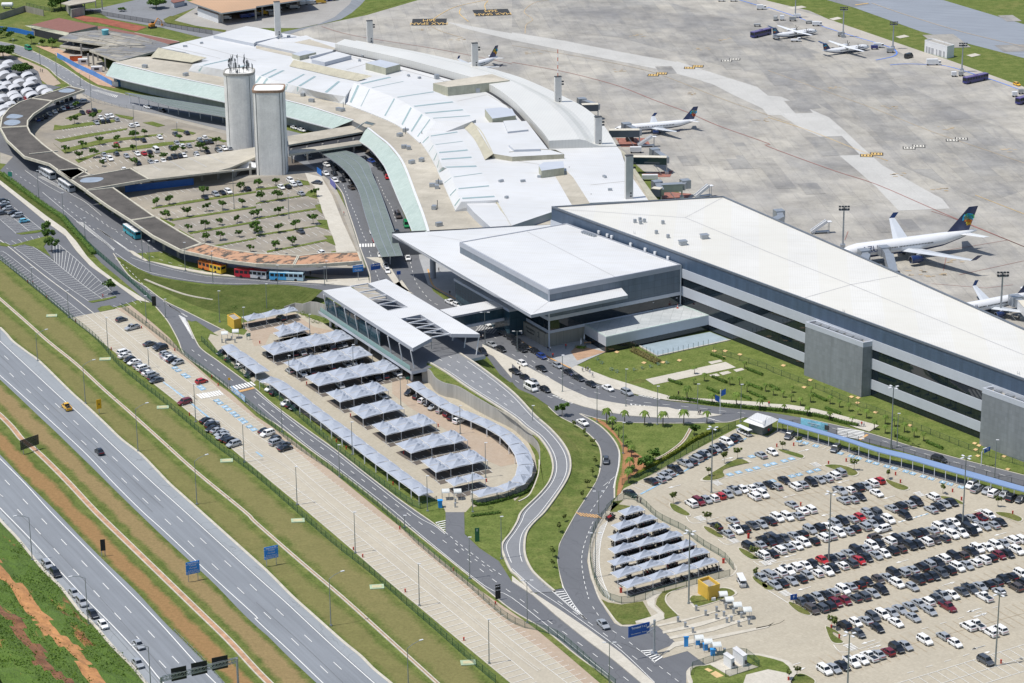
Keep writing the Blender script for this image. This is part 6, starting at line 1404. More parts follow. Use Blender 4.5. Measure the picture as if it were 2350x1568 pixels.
cars('10:355,1168,wh 422,1190,ws','between the towers and green eaves','cars at the old kerb',dirpx('10:300,1150 460,1200'),0,far=True)
cars('10:648,1510,wh 480,1430,ss 725,1545,kh','near the foot of the twin towers','cars at the old kerb',dirpx('10:600,1480 760,1560'),0,far=True)
cars('10:915,1437,kh 1000,1455,ks 1060,1475,bh 1105,1510,kh 1150,1545,ks','shaded kerb below the old terminal','cars at the old kerb',dirpx('10:930,1430 1130,1520'),0,far=True)
cars('00:1357,978,ws 1490,1010,ks','kerb behind the towers','cars at the old kerb',dirpx('00:1300,960 1500,1020'),0,far=True)
cars('00:260,445,nv','driving on the road at the upper left','cars at the old kerb',dirpx('00:200,420 320,470'),0,far=True)
U1=UPD.normalized();GU='cars in the two upper left car parks'
cars('00:758,933,su','lane beside the curved canopy',GU,dirpx('00:720,940 800,930'),far=True)
cars('00:757,1032,kh 813,1025,mh 865,1015,ku','top island of the upper car park',GU,U1,far=True)
cars('00:925,1080,wh 980,1068,wu 1022,1063,wh 885,1123,ss 938,1115,kh 985,1108,kh 1070,1095,sh','cluster near the top, upper car park',GU,U1,far=True)
cars('00:1203,1150,wh 1253,1140,ws 1467,1258,wh 1317,1285,ks 1070,1328,rh','scattered middle bays, upper car park',GU,U1,far=True)
cars('00:1610,1228,gs 1713,1217,ks 1877,1260,wh 1830,1280,sh 1625,1312,sh 1672,1337,wh 1733,1335,sh 1845,1312,ku 1890,1305,kh 1935,1300,kh 1575,1358,kh','right hand bays, upper car park',GU,U1,far=True)
cars('00:1430,1380,wv 1372,1393,ks 1320,1405,rs 1263,1410,wh 1162,1430,sh 1067,1410,gh 955,1418,ss 950,1465,wh 1010,1455,wu','lower middle bays, upper car park',GU,U1,far=True)
cars('00:1135,1552,wh 1270,1495,ks 1383,1485,sh 1440,1492,wh 1500,1475,wh 1555,1455,ks 1600,1440,ku 1650,1432,ks 1690,1425,wh 1800,1408,sh 1810,1430,wh 1900,1390,ks 2000,1375,kh 2020,1390,sh 2060,1360,wh 2105,1360,sh','bottom bays, upper car park',GU,U1,far=True)
cars('00:345,1095,bh 375,1088,kh 415,1070,ks 455,1045,ss 500,1022,wh 545,1008,kh 580,993,wh 612,980,mh 650,968,wh 682,955,ss 520,940,gh 560,925,sh 600,910,gh 645,900,kh','curved bays under the black canopy',GU,dirpx('00:480,1000 530,1040'),far=True)
cars('11:315,85,wu 340,122,ws 393,115,sh 232,147,wh 292,143,kh 412,205,ss 408,553,gs 597,745,wh','right hand bays, lower upper-left car park',GU,LWD.normalized(),far=True)
cars('11:558,103,gs','aisle of the lower upper-left car park',GU,dirpx('11:520,100 600,110'),far=True)
cars('01:1980,213,su 2040,197,ks 2095,187,wu 1882,240,ks 2270,160,ks','top bays, lower upper-left car park',GU,LWD.normalized(),far=True)
G_SH='cars under the shade sails'
DN12=dirpx('12:750,370 830,430')
cars('12:345,105,ks 425,100,ss 485,88,kh 610,60,kh 690,50,ku 755,38,kh 805,25,sh','under the second shade row',G_SH,DN12)
cars('12:310,262,sh 430,288,ws 508,275,ks 690,232,kh 835,205,ss 890,190,ws 960,183,kh 105,115,ks','under the third shade row',G_SH,DN12)
cars('12:1035,338,kh 1110,330,ku 1180,315,kh 1295,285,wu 775,400,ss','under the fourth shade row',G_SH,DN12);cars('12:1165,495,sh','under the fifth shade row',G_SH,DN12)
cars('12:1355,210,su 1465,287,ku','beside the drop-off canopy underside',G_SH,dirpx('12:1300,220 1410,205'))
cars('12:1420,462,ku 1490,500,kh 1540,535,wh 1590,560,kh 1635,595,ss 1710,625,ss 1770,660,mh 1815,690,ks 1868,720,wu','row below the retaining wall',G_SH,dirpx('12:1810,745 1920,700'))
cars('12:140,425,ws 180,465,kh 280,560,wh 330,578,ks 362,600,kh','left edge shade line',G_SH,dirpx('12:110,480 220,445'))
cars('02:2040,95,kh 2120,150,ks 2210,218,wh 2300,295,ku','short shade line before the crossing',G_SH,dirpx('02:2000,120 2100,85'))
cars('11:230,1350,ku','under the top shade row',G_SH,dirpx('11:190,1320 270,1370'));cars('11:790,1415,su','in the dark beside the drop-off canopy',G_SH,dirpx('11:740,1425 840,1405'))
cars('00:185,912,ss 240,905,rh 120,915,ks 290,890,kh','beside the arched shades, upper left',GU,U1,far=True)
late_paint()
#  SHADE SAILS
m_sail=M('grey_sail_fabric',(.335,.37,.43),.75,var=.05,scale=.5);m_sail2=M('white_sail_fabric',(.50,.51,.53),.75,var=.05,scale=.5)
def sail_patch(q,apex,m=6,sag=.5):
 grid=[]
 for j in range(m+1):
  row=[]
  for i in range(m+1):
   u,v=i/m,j/m;p=q[0]*(1-u)*(1-v)+q[1]*u*(1-v)+q[2]*u*v+q[3]*(1-u)*v
   d=max(abs(u-.5),abs(v-.5))*2;c=1-d
   ridge=c**(1+sag)
   edge=.22*(1-(abs(u-.5)*2)**2)*(abs(v-.5)*2)**3+.22*(1-(abs(v-.5)*2)**2)*(abs(u-.5)*2)**3
   row.append(p+Vector((0,0,apex*ridge+edge)))
  grid.append(row)
 mb=MB()
 for j in range(m):
  for i in range(m):mb.face([grid[j][i],grid[j][i+1],grid[j+1][i+1],grid[j+1][i]])
 return mb
NT=0
def sail(q,label,group,h=2.5,apex=1.5,posts=(0,1),mat=None,z0=.1):
 c=pcent(q);q=[c+(p-c)*.955 for p in q];c.z=z0;t=thing('shade_sail',label,'shade sail',c,0,group)
 q=[Vector((p.x,p.y,h))for p in q]
 sail_patch(q,apex).build('sail',mat or m_sail,t,smooth=False)
 for k in posts:
  mb=MB();p=q[k];mb.tube([(p.x,p.y,z0),(p.x,p.y,h)],.09,6);mb.build('post',m_wmet,t)
 mb=MB()
 for k in range(4):mb.beam(q[k],q[(k+1)%4],.17,.09)
 mb.build('frame',m_wmet,t);return t
def sailrow(F,Bk,row,group,rows=1,h=2.5,posts=True):
 f=WL(F,h);b=WL(Bk,h);n=len(f)-1
 if 'motor' not in row:BAYS.append(([Vector((p.x,p.y,0))for p in f],[Vector((p.x,p.y,0))for p in b]))
 for r in range(rows):
  for k in range(n):
   L=lambda a,c,t:a.lerp(c,t);t0,t1=r/rows,(r+1)/rows
   q=[L(f[k],b[k],t0),L(f[k+1],b[k+1],t0),L(f[k+1],b[k+1],t1),L(f[k],b[k],t1)]
   pos=', front side' if rows==2 and r==0 else(', back side' if rows==2 else '')
   ps=([0,1]if k==n-1 else[0])if r==0 else([1]if False else[])
   sail(q,'grey shade sail, %s from left%s, %s'%(ordw(k+1),pos,row),group,h,1.55,ps)
GS='shade sails of the covered car park';BAYS=[]
def nr(i):return '%s row of the covered car park'%ordw(i)
sailrow('d:460,375 735,318 1035,258 1205,215','d:370,310 665,255 945,200 1135,160',nr(1),GS)
sailrow('d:920,605 1190,540 1385,495','d:830,545 1110,487 1300,443','front of the small second row, covered car park',GS);sailrow('d:940,515 1115,485 1300,440','d:850,465 1025,430 1215,390','back of the small second row, covered car park',GS)
sailrow('d:840,875 1130,805 1440,740 1745,685 2045,625','d:655,745 960,672 1260,612 1570,555 1870,495',nr(3),GS,2)
sailrow('d:1185,1108 1380,1060 1700,995 2010,935 2305,870','d:990,980 1190,930 1495,860 1805,795 2110,735',nr(4),GS,2)
sailrow('12:570,412 775,367 965,325 1170,288 1345,245','12:445,325 640,278 840,240 1035,203 1230,165',nr(5),GS,2)
sailrow('12:770,560 895,530 1095,485 1220,450','12:640,470 780,440 970,400 1105,370',nr(6),GS,2)
sailrow('12:980,712 1165,660 1365,618','12:850,615 1045,570 1240,530',nr(7),GS,2)
sailrow('12:1190,865 1330,830 1530,782 1660,750','12:1060,765 1200,735 1390,695 1530,665',nr(8),GS,2)
sailrow('12:1420,1030 1610,978 1820,938 1945,908','12:1275,940 1490,885 1690,845 1820,815',nr(9),GS,2)
sailrow('12:1650,1205 1785,1170 1985,1125 2130,1095','12:1510,1095 1645,1070 1860,1020 1995,995',nr(10),GS,2)
sailrow('12:1815,1330 1950,1290 2110,1260','12:1735,1275 1885,1240 2020,1210',nr(11),GS)
for i,(f,b)in enumerate(BAYS):
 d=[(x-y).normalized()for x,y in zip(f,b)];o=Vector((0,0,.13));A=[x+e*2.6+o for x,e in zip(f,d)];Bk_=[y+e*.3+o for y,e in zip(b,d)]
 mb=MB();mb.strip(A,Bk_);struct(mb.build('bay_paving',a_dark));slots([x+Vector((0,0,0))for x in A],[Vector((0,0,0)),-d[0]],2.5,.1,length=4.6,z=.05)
 mb=MB();mb.strip([x*1+e*-2.2+Vector((0,0,.05))for x,e in zip(A,d)],[x+e*-2.75+Vector((0,0,.05))for x,e in zip(A,d)]);struct(mb.build('bay_kerb',m_kerb))
def seamrow(S,label,group,h=2.5,gap=()):
 P=WL(S,h);pr_=[(P[i],P[i+1])for i in range(0,len(P),2)];k=0
 for i in range(len(pr_)-1):
  if i in gap:continue
  k+=1;a,b=pr_[i],pr_[i+1];sail([a[0],b[0],b[1],a[1]],'grey shade sail, %s of the %s'%(ordw(k),label),group,h,1.55,(0,1))
seamrow('d:75,745 235,705 165,845 360,805 295,935 500,890 435,1035 640,1000 580,1145 790,1105','short line by the entrance fence',GS)
seamrow('d:630,1265 830,1190 785,1290 985,1250 925,1400 1140,1360 1075,1510 1290,1465 e:50,510 260,470 205,620 410,580 360,735 570,700 515,860 730,810 670,975 890,935 835,1095 1050,1060 1000,1230 1215,1185 1165,1355 1390,1310 1335,1475 1560,1440 f:218,1135 435,1095 395,1260 610,1220 510,1355 735,1300','long line beside the access road fence',GS)
seamrow('e:1620,185 1800,135 1760,285 1930,240 1910,390 2100,350 2090,510 2270,455 f:1000,150 1180,95 1275,258 1430,190 1505,365 1670,300 1700,480 1900,435 1830,615 2045,575 1920,755 2155,725 1960,905 2200,890 1925,1050 2170,1055 1850,1150 2065,1180 1655,1215 1790,1285 1265,1295 1395,1375','curve below the retaining wall',GS)
GM='shade sails of the motorcycle park'
for i,(F,Bk)in enumerate((('g:480,355 785,265','g:370,285 680,200'),('g:390,560 660,470 970,390','g:275,490 550,415 860,330'),('g:335,730 520,680 845,590 1155,520','g:220,660 415,610 735,535 1050,450'),('g:330,910 700,805 1035,725 1345,640','g:225,835 595,745 930,660 1245,570'),('g:325,1090 655,1005 985,920 1320,835 1540,775','g:215,1020 550,940 880,850 1210,765 1430,700'),('g:375,1270 750,1145 1085,1065 1410,975 1735,890','g:255,1190 640,1080 980,1000 1310,905 1630,815'),('g:510,1420 890,1305 1225,1215 1560,1120 1870,1030','g:385,1345 785,1240 1115,1145 1455,1060 1780,965'))):
 sailrow(F,Bk,'%s row of the motorcycle park'%ordw(i+1),GM)
def arch(p,u,v,label):
 c=Vector((p.x,p.y,.1));t=thing('car_shelter',label,'shade sail',c,0,'arched white car shelters at the left edge');mb=MB();n=8;rings=[]
 for k in range(n+1):
  a=math.pi*k/n;h=2.3+1.3*math.sin(a);rings.append([c+u*(-math.cos(a))*.98-v+Vector((0,0,h-.1)),c+u*(-math.cos(a))*.98+v+Vector((0,0,h-.1-.35))])
 for a,b in zip(rings,rings[1:]):mb.face([a[0],b[0],b[1],a[1]])
 mb.build('sail',m_sail2,t)
 for s in(-.9,.9):mb=MB();mb.tube([c+u*s,c+u*s+Vector((0,0,2.3))],.09,6);mb.build('post',m_wmet,t)
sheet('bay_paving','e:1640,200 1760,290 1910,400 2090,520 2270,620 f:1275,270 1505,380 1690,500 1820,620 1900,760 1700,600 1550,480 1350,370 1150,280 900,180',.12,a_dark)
uu=dirpx('h:150,780 300,740')*3.6;vv=dirpx('h:100,900 160,960')*2.4
AR=D('h:120,560 55,620 60,720 180,765 400,735 280,840 470,810 90,875 210,915 430,870 20,940 620,935 400,970 700,985 190,1015 470,1025 240,1065 30,1065 150,1170 50,1220 60,1310 -20,880 -30,1130')
AR.sort(key=lambda a:(round(a[1]/12),a[0]));rws={}
for a in AR:rws.setdefault(round(a[1]/12),[]).append(a)
for i,k in enumerate(sorted(rws)):
 for j,a in enumerate(sorted(rws[k])):arch(W(a,3),uu,vv,'white arched car shelter, %s from left in %s row from top, left edge car park'%(ordw(j+1),ordw(i+1)))
sheet('left_edge_car_park','h:-200,500 250,520 560,700 620,880 900,930 460,1090 150,1250 -50,1400 -300,1400',.1,a_road)
#  MOTORCYCLES
def moto():
 mb=MB()
 for x in(-.62,.62):mb.tube([(x,-.06,.31),(x,.06,.31)],.31,10,mi=0)
 mb.loft([[Vector((-.75,s*.08,z))for s,z in((-1,.62),(1,.62),(1,.74),(-1,.74))],[Vector((-.1,s*.17,z))for s,z in((-1,.4),(1,.4),(1,.82),(-1,.82))],[Vector((.35,s*.16,z))for s,z in((-1,.42),(1,.42),(1,.98),(-1,.98))],[Vector((.55,s*.08,z))for s,z in((-1,.7),(1,.7),(1,.92),(-1,.92))]],mi=1)
 mb.beam((.62,0,.31),(.42,0,1.05),.08,mi=2);mb.beam((.4,-.36,1.08),(.4,.36,1.08),.05,mi=0);mb.box((.56,0,.92),(.14,.2,.18),mi=2);mb.box((-.1,0,.3),(.5,.26,.3),mi=2);mb.box((-.85,0,.9),(.3,.32,.26),mi=0)
 return mb
MK={}
for c_,col in(('black',(.02,.02,.022)),('red',(.3,.02,.02)),('grey',(.12,.12,.13))):
 o=moto().build('motorcycle',[m_tyre,M('fairing_'+c_,col,.35,var=.1),m_hub]);tag(o,'motorcycle','motorcycle');MK[c_]=Kind(o)
ML=[('g:430,400 740,330',16,'first'),('g:340,600 400,585',2,'second'),('g:420,560 640,505',14,'second'),('g:690,490 920,440',13,'second'),('g:310,770 500,715',11,'third'),('g:560,715 660,690',7,'third'),('g:700,680 830,630',8,'third'),('g:910,615 1110,575',13,'third'),('g:360,930 480,890',7,'fourth'),('g:520,880 680,840',10,'fourth'),('g:720,830 900,790',11,'fourth'),('g:940,760 1020,745',5,'fourth'),('g:1060,745 1290,690',13,'fourth'),('g:300,1110 320,1105',1,'fifth'),('g:440,1080 520,1060',4,'fifth'),('g:680,1030 830,1000',7,'fifth'),('g:900,960 970,940',4,'fifth'),('g:1010,950 1250,880',10,'fifth'),('g:1310,860 1480,820',8,'fifth'),('g:520,1235 560,1230',2,'sixth'),('g:770,1190 890,1160',4,'sixth'),('g:1110,1100 1240,1055',6,'sixth'),('g:1450,1000 1680,935',8,'sixth'),('g:610,1430 640,1420',1,'seventh'),('g:1040,1310 1120,1285',4,'seventh'),('g:1325,1265 1460,1210',2,'seventh'),('g:1590,1170 1850,1110',5,'seventh'),('g:220,400 310,350',6,'open hatched strip, not the')]
rm=random.Random(9)
for s,n,row in ML:
 p=WL(s,.6);pts=resample(p,max(1,n-1))if n>1 else[p[0].lerp(p[1],.5)]
 for q in pts[:n]:
  c_=rm.choice(['black']*6+['red']+['grey']*2)
  lab='motorcycle under the %s row of shades in the motorcycle park'%row if 'open' not in row else 'motorcycle on the hatched strip outside the shade sails'
  MK[c_].put((q.x,q.y,.15),math.atan2(OPD.y,OPD.x)+rm.uniform(-.12,.12)+(math.pi if rm.random()<.3 else 0),c_+' '+lab,'motorcycles, '+(row if 'open' not in row else 'hatched strip')+' row')
print('CARS',NCAR)
#  AIRCRAFT
m_air=M('aircraft_white',(.74,.75,.76),.3,var=.03,coat=.5);m_navyp=M('aircraft_navy',(.012,.03,.11),.3,var=.05,coat=.5)
m_wing=M('wing_grey',(.50,.53,.56),.4,var=.05);m_win=M('cabin_window',(.02,.025,.03),.2);m_lime_p=M('lime_stripe',(.55,.55,.08),.4)
TILE=[M('emblem_cyan',(.03,.45,.75),.5),M('emblem_sky',(.12,.6,.85),.5),M('emblem_yellow',(.8,.6,.05),.5),M('emblem_orange',(.8,.25,.04),.5),M('emblem_green',(.1,.5,.15),.5),M('emblem_red',(.6,.04,.05),.5)]
def airliner(label,nose,dirv,L,R_,span,fin_h,kind='jet',group='blue tailed airliners on the apron',name='jet_airliner',seed=1):
 a=math.atan2(dirv.y,dirv.x);t=thing(name,label,'airliner',(nose-dirv*L/2)*1.0,a,group);z=R_*1.75 if kind!='prop' else R_*1.25
 h=L/2;mb=MB();n=18
 st=[(h,.02,-.25),(h-.3*R_,.30,-.22),(h-.9*R_,.58,-.14),(h-1.8*R_,.84,-.05),(h-3.0*R_,1,0),(0,1,0),(-h+8.0*R_,1,0),(-h+5.2*R_,.88,.12),(-h+2.6*R_,.55,.42),(-h+.8*R_,.25,.66),(-h,.08,.74)]
 rings=[]
 for x,f,dz in st:rings.append([Vector((x,R_*f*math.sin(2*math.pi*k/n),z+dz*R_+R_*f*math.cos(2*math.pi*k/n)))for k in range(n)])
 for i in range(len(rings)-1):
  for k in range(n):
   zz=math.cos(2*math.pi*(k+.5)/n);lower=zz<-.35 and 2<=i<=8;str_=kind!='prop' and-.60<zz<-.3 and 3<=i<=7
   mb.face([rings[i][k],rings[i][(k+1)%n],rings[i+1][(k+1)%n],rings[i+1][k]],1 if lower else 0)
 mb.face(rings[-1]);mb.build('fuselage',[m_air,m_navyp],t,local=True,weld=True,smooth=True)
 mb=MB();N_=int(L*.9)
 for s in(-1,1):
  for k in range(N_):
   x=h-3.2*R_-(L-10*R_)*k/N_
   if abs(k-N_*.5)<1:continue
   mb.box((x,s*R_*.985,z+.18*R_),(.32,.06,.42))
 mb.build('window_row',m_win,t,local=True)
 mb=MB()
 for s in(-1,1):mb.box((h-1.15*R_,s*R_*.40,z+R_*.36),(.55*R_,.32*R_,.2*R_),s*-.5)
 mb.build('cockpit_window',m_win,t,local=True)
 wz=z-.55*R_ if kind!='prop' else z+R_*.98;dih=.09 if kind!='prop' else.02;cr=L*.155 if kind!='prop' else L*.095;ctp=cr*.26 if kind!='prop' else cr*.62;sw=span*.24 if kind!='prop' else span*.015;x0=cr*.55
 for s in(-1,1):
  mb=MB();sec=[]
  for f in(0,.35,1.0):
   y=s*(f*span/2);c=cr+(ctp-cr)*(f**.8 if kind!='prop' else max(0,(f-.3)/.7));xx=x0-sw*f;th=.11*c*(1-.5*f);zz=wz+dih*abs(y)
   sec.append([Vector((xx,y,zz)),Vector((xx-.3*c,y,zz+th)),Vector((xx-c,y,zz)),Vector((xx-.4*c,y,zz-th*.6))])
  mb.loft(sec);mb.build('wing',m_wing if kind!='prop' else m_air,t,local=True)
  if kind!='prop':
   tip=sec[-1];mb=MB();up=Vector((-ctp*.9,s*.25*R_,min(1.7,R_*.8)));mb.loft([[tip[0],tip[2],tip[2]+Vector((0,0,.05)),tip[0]+Vector((0,0,.05))],[tip[0]+up,tip[2]+up*.95,tip[2]+up*.95+Vector((0,s*.05,.05)),tip[0]+up+Vector((0,s*.05,.05))]]);mb.build('winglet',m_navyp,t,local=True)
   ey=s*span*.165;ex=x0-sw*.33+cr*.22;er=R_*.50;mb=MB();ezz=wz-er*.75;rr2=[(ex+er*1.1,.92),(ex+er*.5,1.02),(ex-er*.8,1.0),(ex-er*1.9,.78),(ex-er*2.6,.5)]
   ring2=[[Vector((x,ey+er*f*math.sin(2*math.pi*k/16),ezz+er*f*math.cos(2*math.pi*k/16)))for k in range(16)]for x,f in rr2];mb.loft(ring2,caps=False);mb.face(ring2[-1]);e_=mb.build('engine',m_navyp,t,local=True,smooth=True)
   mb=MB();mb.tube([(ex+er*.8,ey,ezz),(ex+er*.75,ey,ezz)],er*.86,16);mb.build('fan',m_ink,e_,local=True)
   mb=MB();o1_=[Vector((ex+er*1.12,ey+er*.95*math.sin(2*math.pi*k/16),ezz+er*.95*math.cos(2*math.pi*k/16)))for k in range(16)];i1_=[Vector((ex+er*1.12,ey+er*.8*math.sin(2*math.pi*k/16),ezz+er*.8*math.cos(2*math.pi*k/16)))for k in range(16)];mb.loft([o1_,i1_],caps=False);mb.build('intake_lip',m_steel,e_,local=True)
   mb=MB();mb.beam((ex-er*.6,ey,ezz+er*.9),(ex-er*2.2,ey,wz+dih*abs(ey)),.25,er*.5);mb.build('pylon',m_wing,t,local=True)
  else:
   ey=s*4.1;mb=MB();rr2=[(x0+2.6,.35),(x0+2.1,.8),(x0+.6,1),(x0-1.2,.9),(x0-2.8,.4)]
   ring2=[[Vector((x,ey+.62*f*math.sin(2*math.pi*k/12),wz-.25+.62*f*math.cos(2*math.pi*k/12)))for k in range(12)]for x,f in rr2];mb.loft(ring2);e_=mb.build('engine',m_air,t,local=True,smooth=True)
   mb=MB()
   for k in range(6):
    b_a=2*math.pi*k/6+.3;mb.beam((x0+2.7,ey,wz-.25),(x0+2.72,ey+1.95*math.sin(b_a),wz-.25+1.95*math.cos(b_a)),.28,.06)
   mb.build('propeller',m_ink,e_,local=True)
  mb=MB();sy=span*.17;tz=(z+.55*R_)if kind!='prop' else(z+R_+fin_h*.93);tx=-h+R_*3.0 if kind!='prop' else-h+.8*R_
  c0,c1=R_*1.9,R_*.9
  if kind=='prop':c0,c1,sy=1.7,1.1,3.6
  mb.loft([[Vector((tx,0,tz)),Vector((tx-c0*.4,0,tz+.16)),Vector((tx-c0,0,tz)),Vector((tx-c0*.4,0,tz-.12))],[Vector((tx-sy*.55*(kind!='prop'),s*sy,tz+sy*.08)),Vector((tx-sy*.55*(kind!='prop')-c1*.4,s*sy,tz+sy*.08+.08)),Vector((tx-sy*.55*(kind!='prop')-c1,s*sy,tz+sy*.08)),Vector((tx-sy*.55*(kind!='prop')-c1*.4,s*sy,tz+sy*.08-.06))]])
  mb.build('tailplane',m_air if kind!='prop' else m_navyp,t,local=True)
 fz=z+R_*.75;fx=-h+R_*4.6 if kind!='prop' else-h+5.2;fx2=-h+R_*1.2 if kind!='prop' else-h+.9;ft=fin_h;lean=fin_h*.62 if kind!='prop' else fin_h*.5
 tx0,tx1=(-h+R_*1.35-0.0*lean,-h-R_*.05)if kind!='prop' else(-h+2.2,-h+.2)
 mb=MB();mb.loft([[Vector((fx,0,fz)),Vector(((fx+fx2)/2,.22,fz)),Vector((fx2,0,fz)),Vector(((fx+fx2)/2,-.22,fz))],[Vector((tx0,0,fz+ft)),Vector(((tx0+tx1)/2,.08,fz+ft)),Vector((tx1,0,fz+ft)),Vector(((tx0+tx1)/2,-.08,fz+ft))]])
 fn=mb.build('fin',m_navyp,t,local=True)
 rg=random.Random(seed);shp=[(-.9,.9),(-.4,1.05),(.1,1.1),(.6,.95),(1.1,.7),(-1.2,.5),(-.7,.55),(-.2,.6),(.3,.55),(.8,.4),(-.5,.15),(0,.1),(.5,0),(-.1,-.35),(.3,-.4),(.15,-.8),(.35,-.75)]
 cx_=(fx+fx2+tx0+tx1)/4-.02*L;cz=fz+ft*.47;u_=ft*.16
 for s in(-1,1):
  mb=MB()
  for i,(a_,b_q)in enumerate(shp):
   q=ft*.095;mi=rg.choice([0,0,1,1,2,4])if b_q>.3 else rg.choice([3,5,2,3]);x=cx_-a_*u_;zz=cz+b_q*u_*1.05;y=s*.25
   mb.face([(x-q,y,zz-q*.7),(x+q,y,zz-q*.9),(x+q*.8,y,zz+q),(x-q*.9,y,zz+q*.8)],mi)
  mb.build('tail_emblem',TILE,t,local=True)
 for x,y in((h-2.6*R_,0),(-.02*L,span*.07),(-.02*L,-span*.07)):
  mb=MB();mb.beam((x,y,z-R_*.6),(x,y,.4),.25);
  for s in(-.4,.4):mb.tube([(x,y+s-.12,.5),(x,y+s+.12,.5)],.5 if kind!='prop' else.38,10)
  mb.build('landing_gear',m_ink,t,local=True)
 for s in(-1,1):
  cu=bpy.data.curves.new('x','FONT');cu.body='AZUL';cu.size=R_*(1.15 if kind!='prop' else.95);cu.align_x='CENTER';cu.align_y='CENTER'
  o=bpy.data.objects.new('x',cu);COL.objects.link(o);bpy.context.view_layer.update();me=bpy.data.meshes.new_from_object(o.evaluated_get(bpy.context.evaluated_depsgraph_get()));COL.objects.unlink(o);bpy.data.objects.remove(o)
  me.name='airline_name';me.materials.clear();me.materials.append(m_navyp);ob=bpy.data.objects.new('airline_name',me);COL.objects.link(ob);ob.parent=t
  u=Vector((-s,0,0));tilt=Vector((0,-s*.35,.94)).normalized();nn_=u.cross(tilt);c=Vector((h-4.6*R_,s*R_*.99,z+.30*R_))+Vector((0,s*.06,.02))
  if nn_.y*s<0:u=-u;nn_=u.cross(tilt)
  ob.matrix_basis=Matrix(((u.x,tilt.x,nn_.x,c.x),(u.y,tilt.y,nn_.y,c.y),(u.z,tilt.z,nn_.z,c.z),(0,0,0,1)))
 return t
def g0(s,z=0.):p=W(D(s)[0],z);return Vector((p.x,p.y,.06))
T_=g0('31:1917,505',8.2);N_=g0('31:780,745',4.6);d_=(N_-T_).normalized();airliner('large twin-engine jet, white with navy tail, parked beyond the pier',T_+d_*54,d_,54,2.65,54,8.6,seed=3)
E_N=g0('20:925,1190',2.8);E_T=g0('20:1690,1078',4.8);ed=(E_N-E_T).normalized();airliner('white jet with navy tail at the nearest old terminal boarding bridge',E_N,ed,37,1.55,27.8,5.4,seed=5)
t3=g0('10:2225,498',4.8);d3=(g0('10:1950,592',3.5)-t3).normalized();airliner('white jet half hidden behind the third slab tower',t3+d3*34,d3,34,1.5,26,5.2,seed=6)
t4=g0('31:2480,1092',5.2);d4=(g0('31:1900,1245',3.6)-t4).normalized();airliner('white jet cut by the right edge, nose behind the pier roof',t4+d4*36,d4,36,1.9,33,6.0,seed=7)
a1,a2=g0('30:932,412',2.4),g0('30:508,447',3.6);airliner('high-winged propeller airliner, the right one of the two, beside the blue line',a1,(a1-a2).normalized(),27,1.35,27,3.3,'prop','propeller airliners at the far stands','propeller_airliner',8)
a1,a2=g0('30:452,268',2.4),g0('30:30,305',3.6);airliner('high-winged propeller airliner, the left one, with the navy bus at its tail',a1,(a1-a2).normalized(),27,1.35,27,3.3,'prop','propeller airliners at the far stands','propeller_airliner',9)
def jetbridge(label,a,b,z,cabp,w=2.8,h=2.7,m=None):
 A=W(D(a)[0],z);B=W(D(b)[0],z);t=thing('boarding_bridge',label,'boarding bridge',(A.x,A.y,0),0,'boarding bridges');mb=MB();mb.beam(A,B,w,h);mb.build('tunnel',m or m_clad,t)
 mb=MB();mb.beam(A+Vector((0,0,h/2+.1)),B+Vector((0,0,h/2+.1)),w*1.02,.18);mb.build('tunnel_roof',m_steel if m is m_steel else M('cream_metal',(.62,.58,.48),.5),t)
 Cc=W(D(cabp)[0],z+.3);mb=MB();mb.beam(B,Cc,2.2,2.4);mb.box(Cc,(3.4,3.2,3.2),.3);mb.build('cab',m_steel,t)
 mb=MB();
 for s in(-1.2,1.2):mb.beam((B.x,B.y+s,0),(B.x,B.y+s,z-h/2),.35)
 mb.box((B.x,B.y,.6),(1.4,3.2,1.0));mb.build('support_leg',m_steel,t)
 mb=MB();mb.beam((B.x-2,B.y-1.8,0.1),(B.x-4.5,B.y-1.8,z-h/2),.9,.15);mb.build('side_stair',m_steel,t)
jetbridge('boarding bridge reaching the jet, dark tunnel with cream roof','20:890,1225','20:1170,1222',5.2,'20:1050,1165')
jetbridge('dark boarding bridge behind the fourth slab tower, nearest the vault','20:640,990','20:790,985',5.2,'20:640,935')
jetbridge('empty dark blue boarding bridge below the jet','20:1110,1470','20:1420,1475',5.2,'20:1310,1400',m=m_glassb)
jetbridge('short boarding bridge left of the pier roof corner','21:1290,190','21:1370,200',4.6,'21:1330,130');jetbridge('open sided boarding bridge at the pier corner','21:1360,160','21:1560,150',4.6,'21:1590,120',m=m_steel)
jetbridge('boarding bridge cab peeping over the pier roof, leftmost','31:60,480','31:120,450',4.6,'31:100,400',m=m_steel)
jetbridge('front boarding bridge at the large jet, grey pleated cab','31:880,860','31:900,800',4.8,'31:880,765',m=m_steel);jetbridge('rear boarding bridge at the large jet, grey pleated cab','31:1150,960','31:1110,800',4.8,'31:1065,735',m=m_steel)
jetbridge('boarding bridge at the right edge jet','31:2420,1330','31:2330,1230',4.6,'31:2270,1190',m=m_wmet)
def stairs(label,s,rz):
 p=g0(s);t=thing('boarding_stairs',label,'boarding stairs',p,rz,'mobile boarding stairs');mb=MB()
 for y in(-.8,.8):mb.beam((-3.4,y,.7),(2.2,y,4.4),.2,1.0)
 for k in range(12):mb.box((-3.2+k*.46,0,.8+k*.31),(.5,1.5,.08))
 mb.box((3,0,4.1),(1.8,1.8,.15));mb.build('flight',m_wmet,t,local=True);mb=MB();mb.box((0,0,.6),(6.5,1.7,.3));mb.beam((3,.7,.6),(3,.7,4),.15);mb.beam((3,-.7,.6),(3,-.7,4),.15)
 for x in(-2.6,2.6):mb.tube([(x,-.95,.4),(x,.95,.4)],.4,10)
 mb.build('chassis',m_steel,t,local=True)
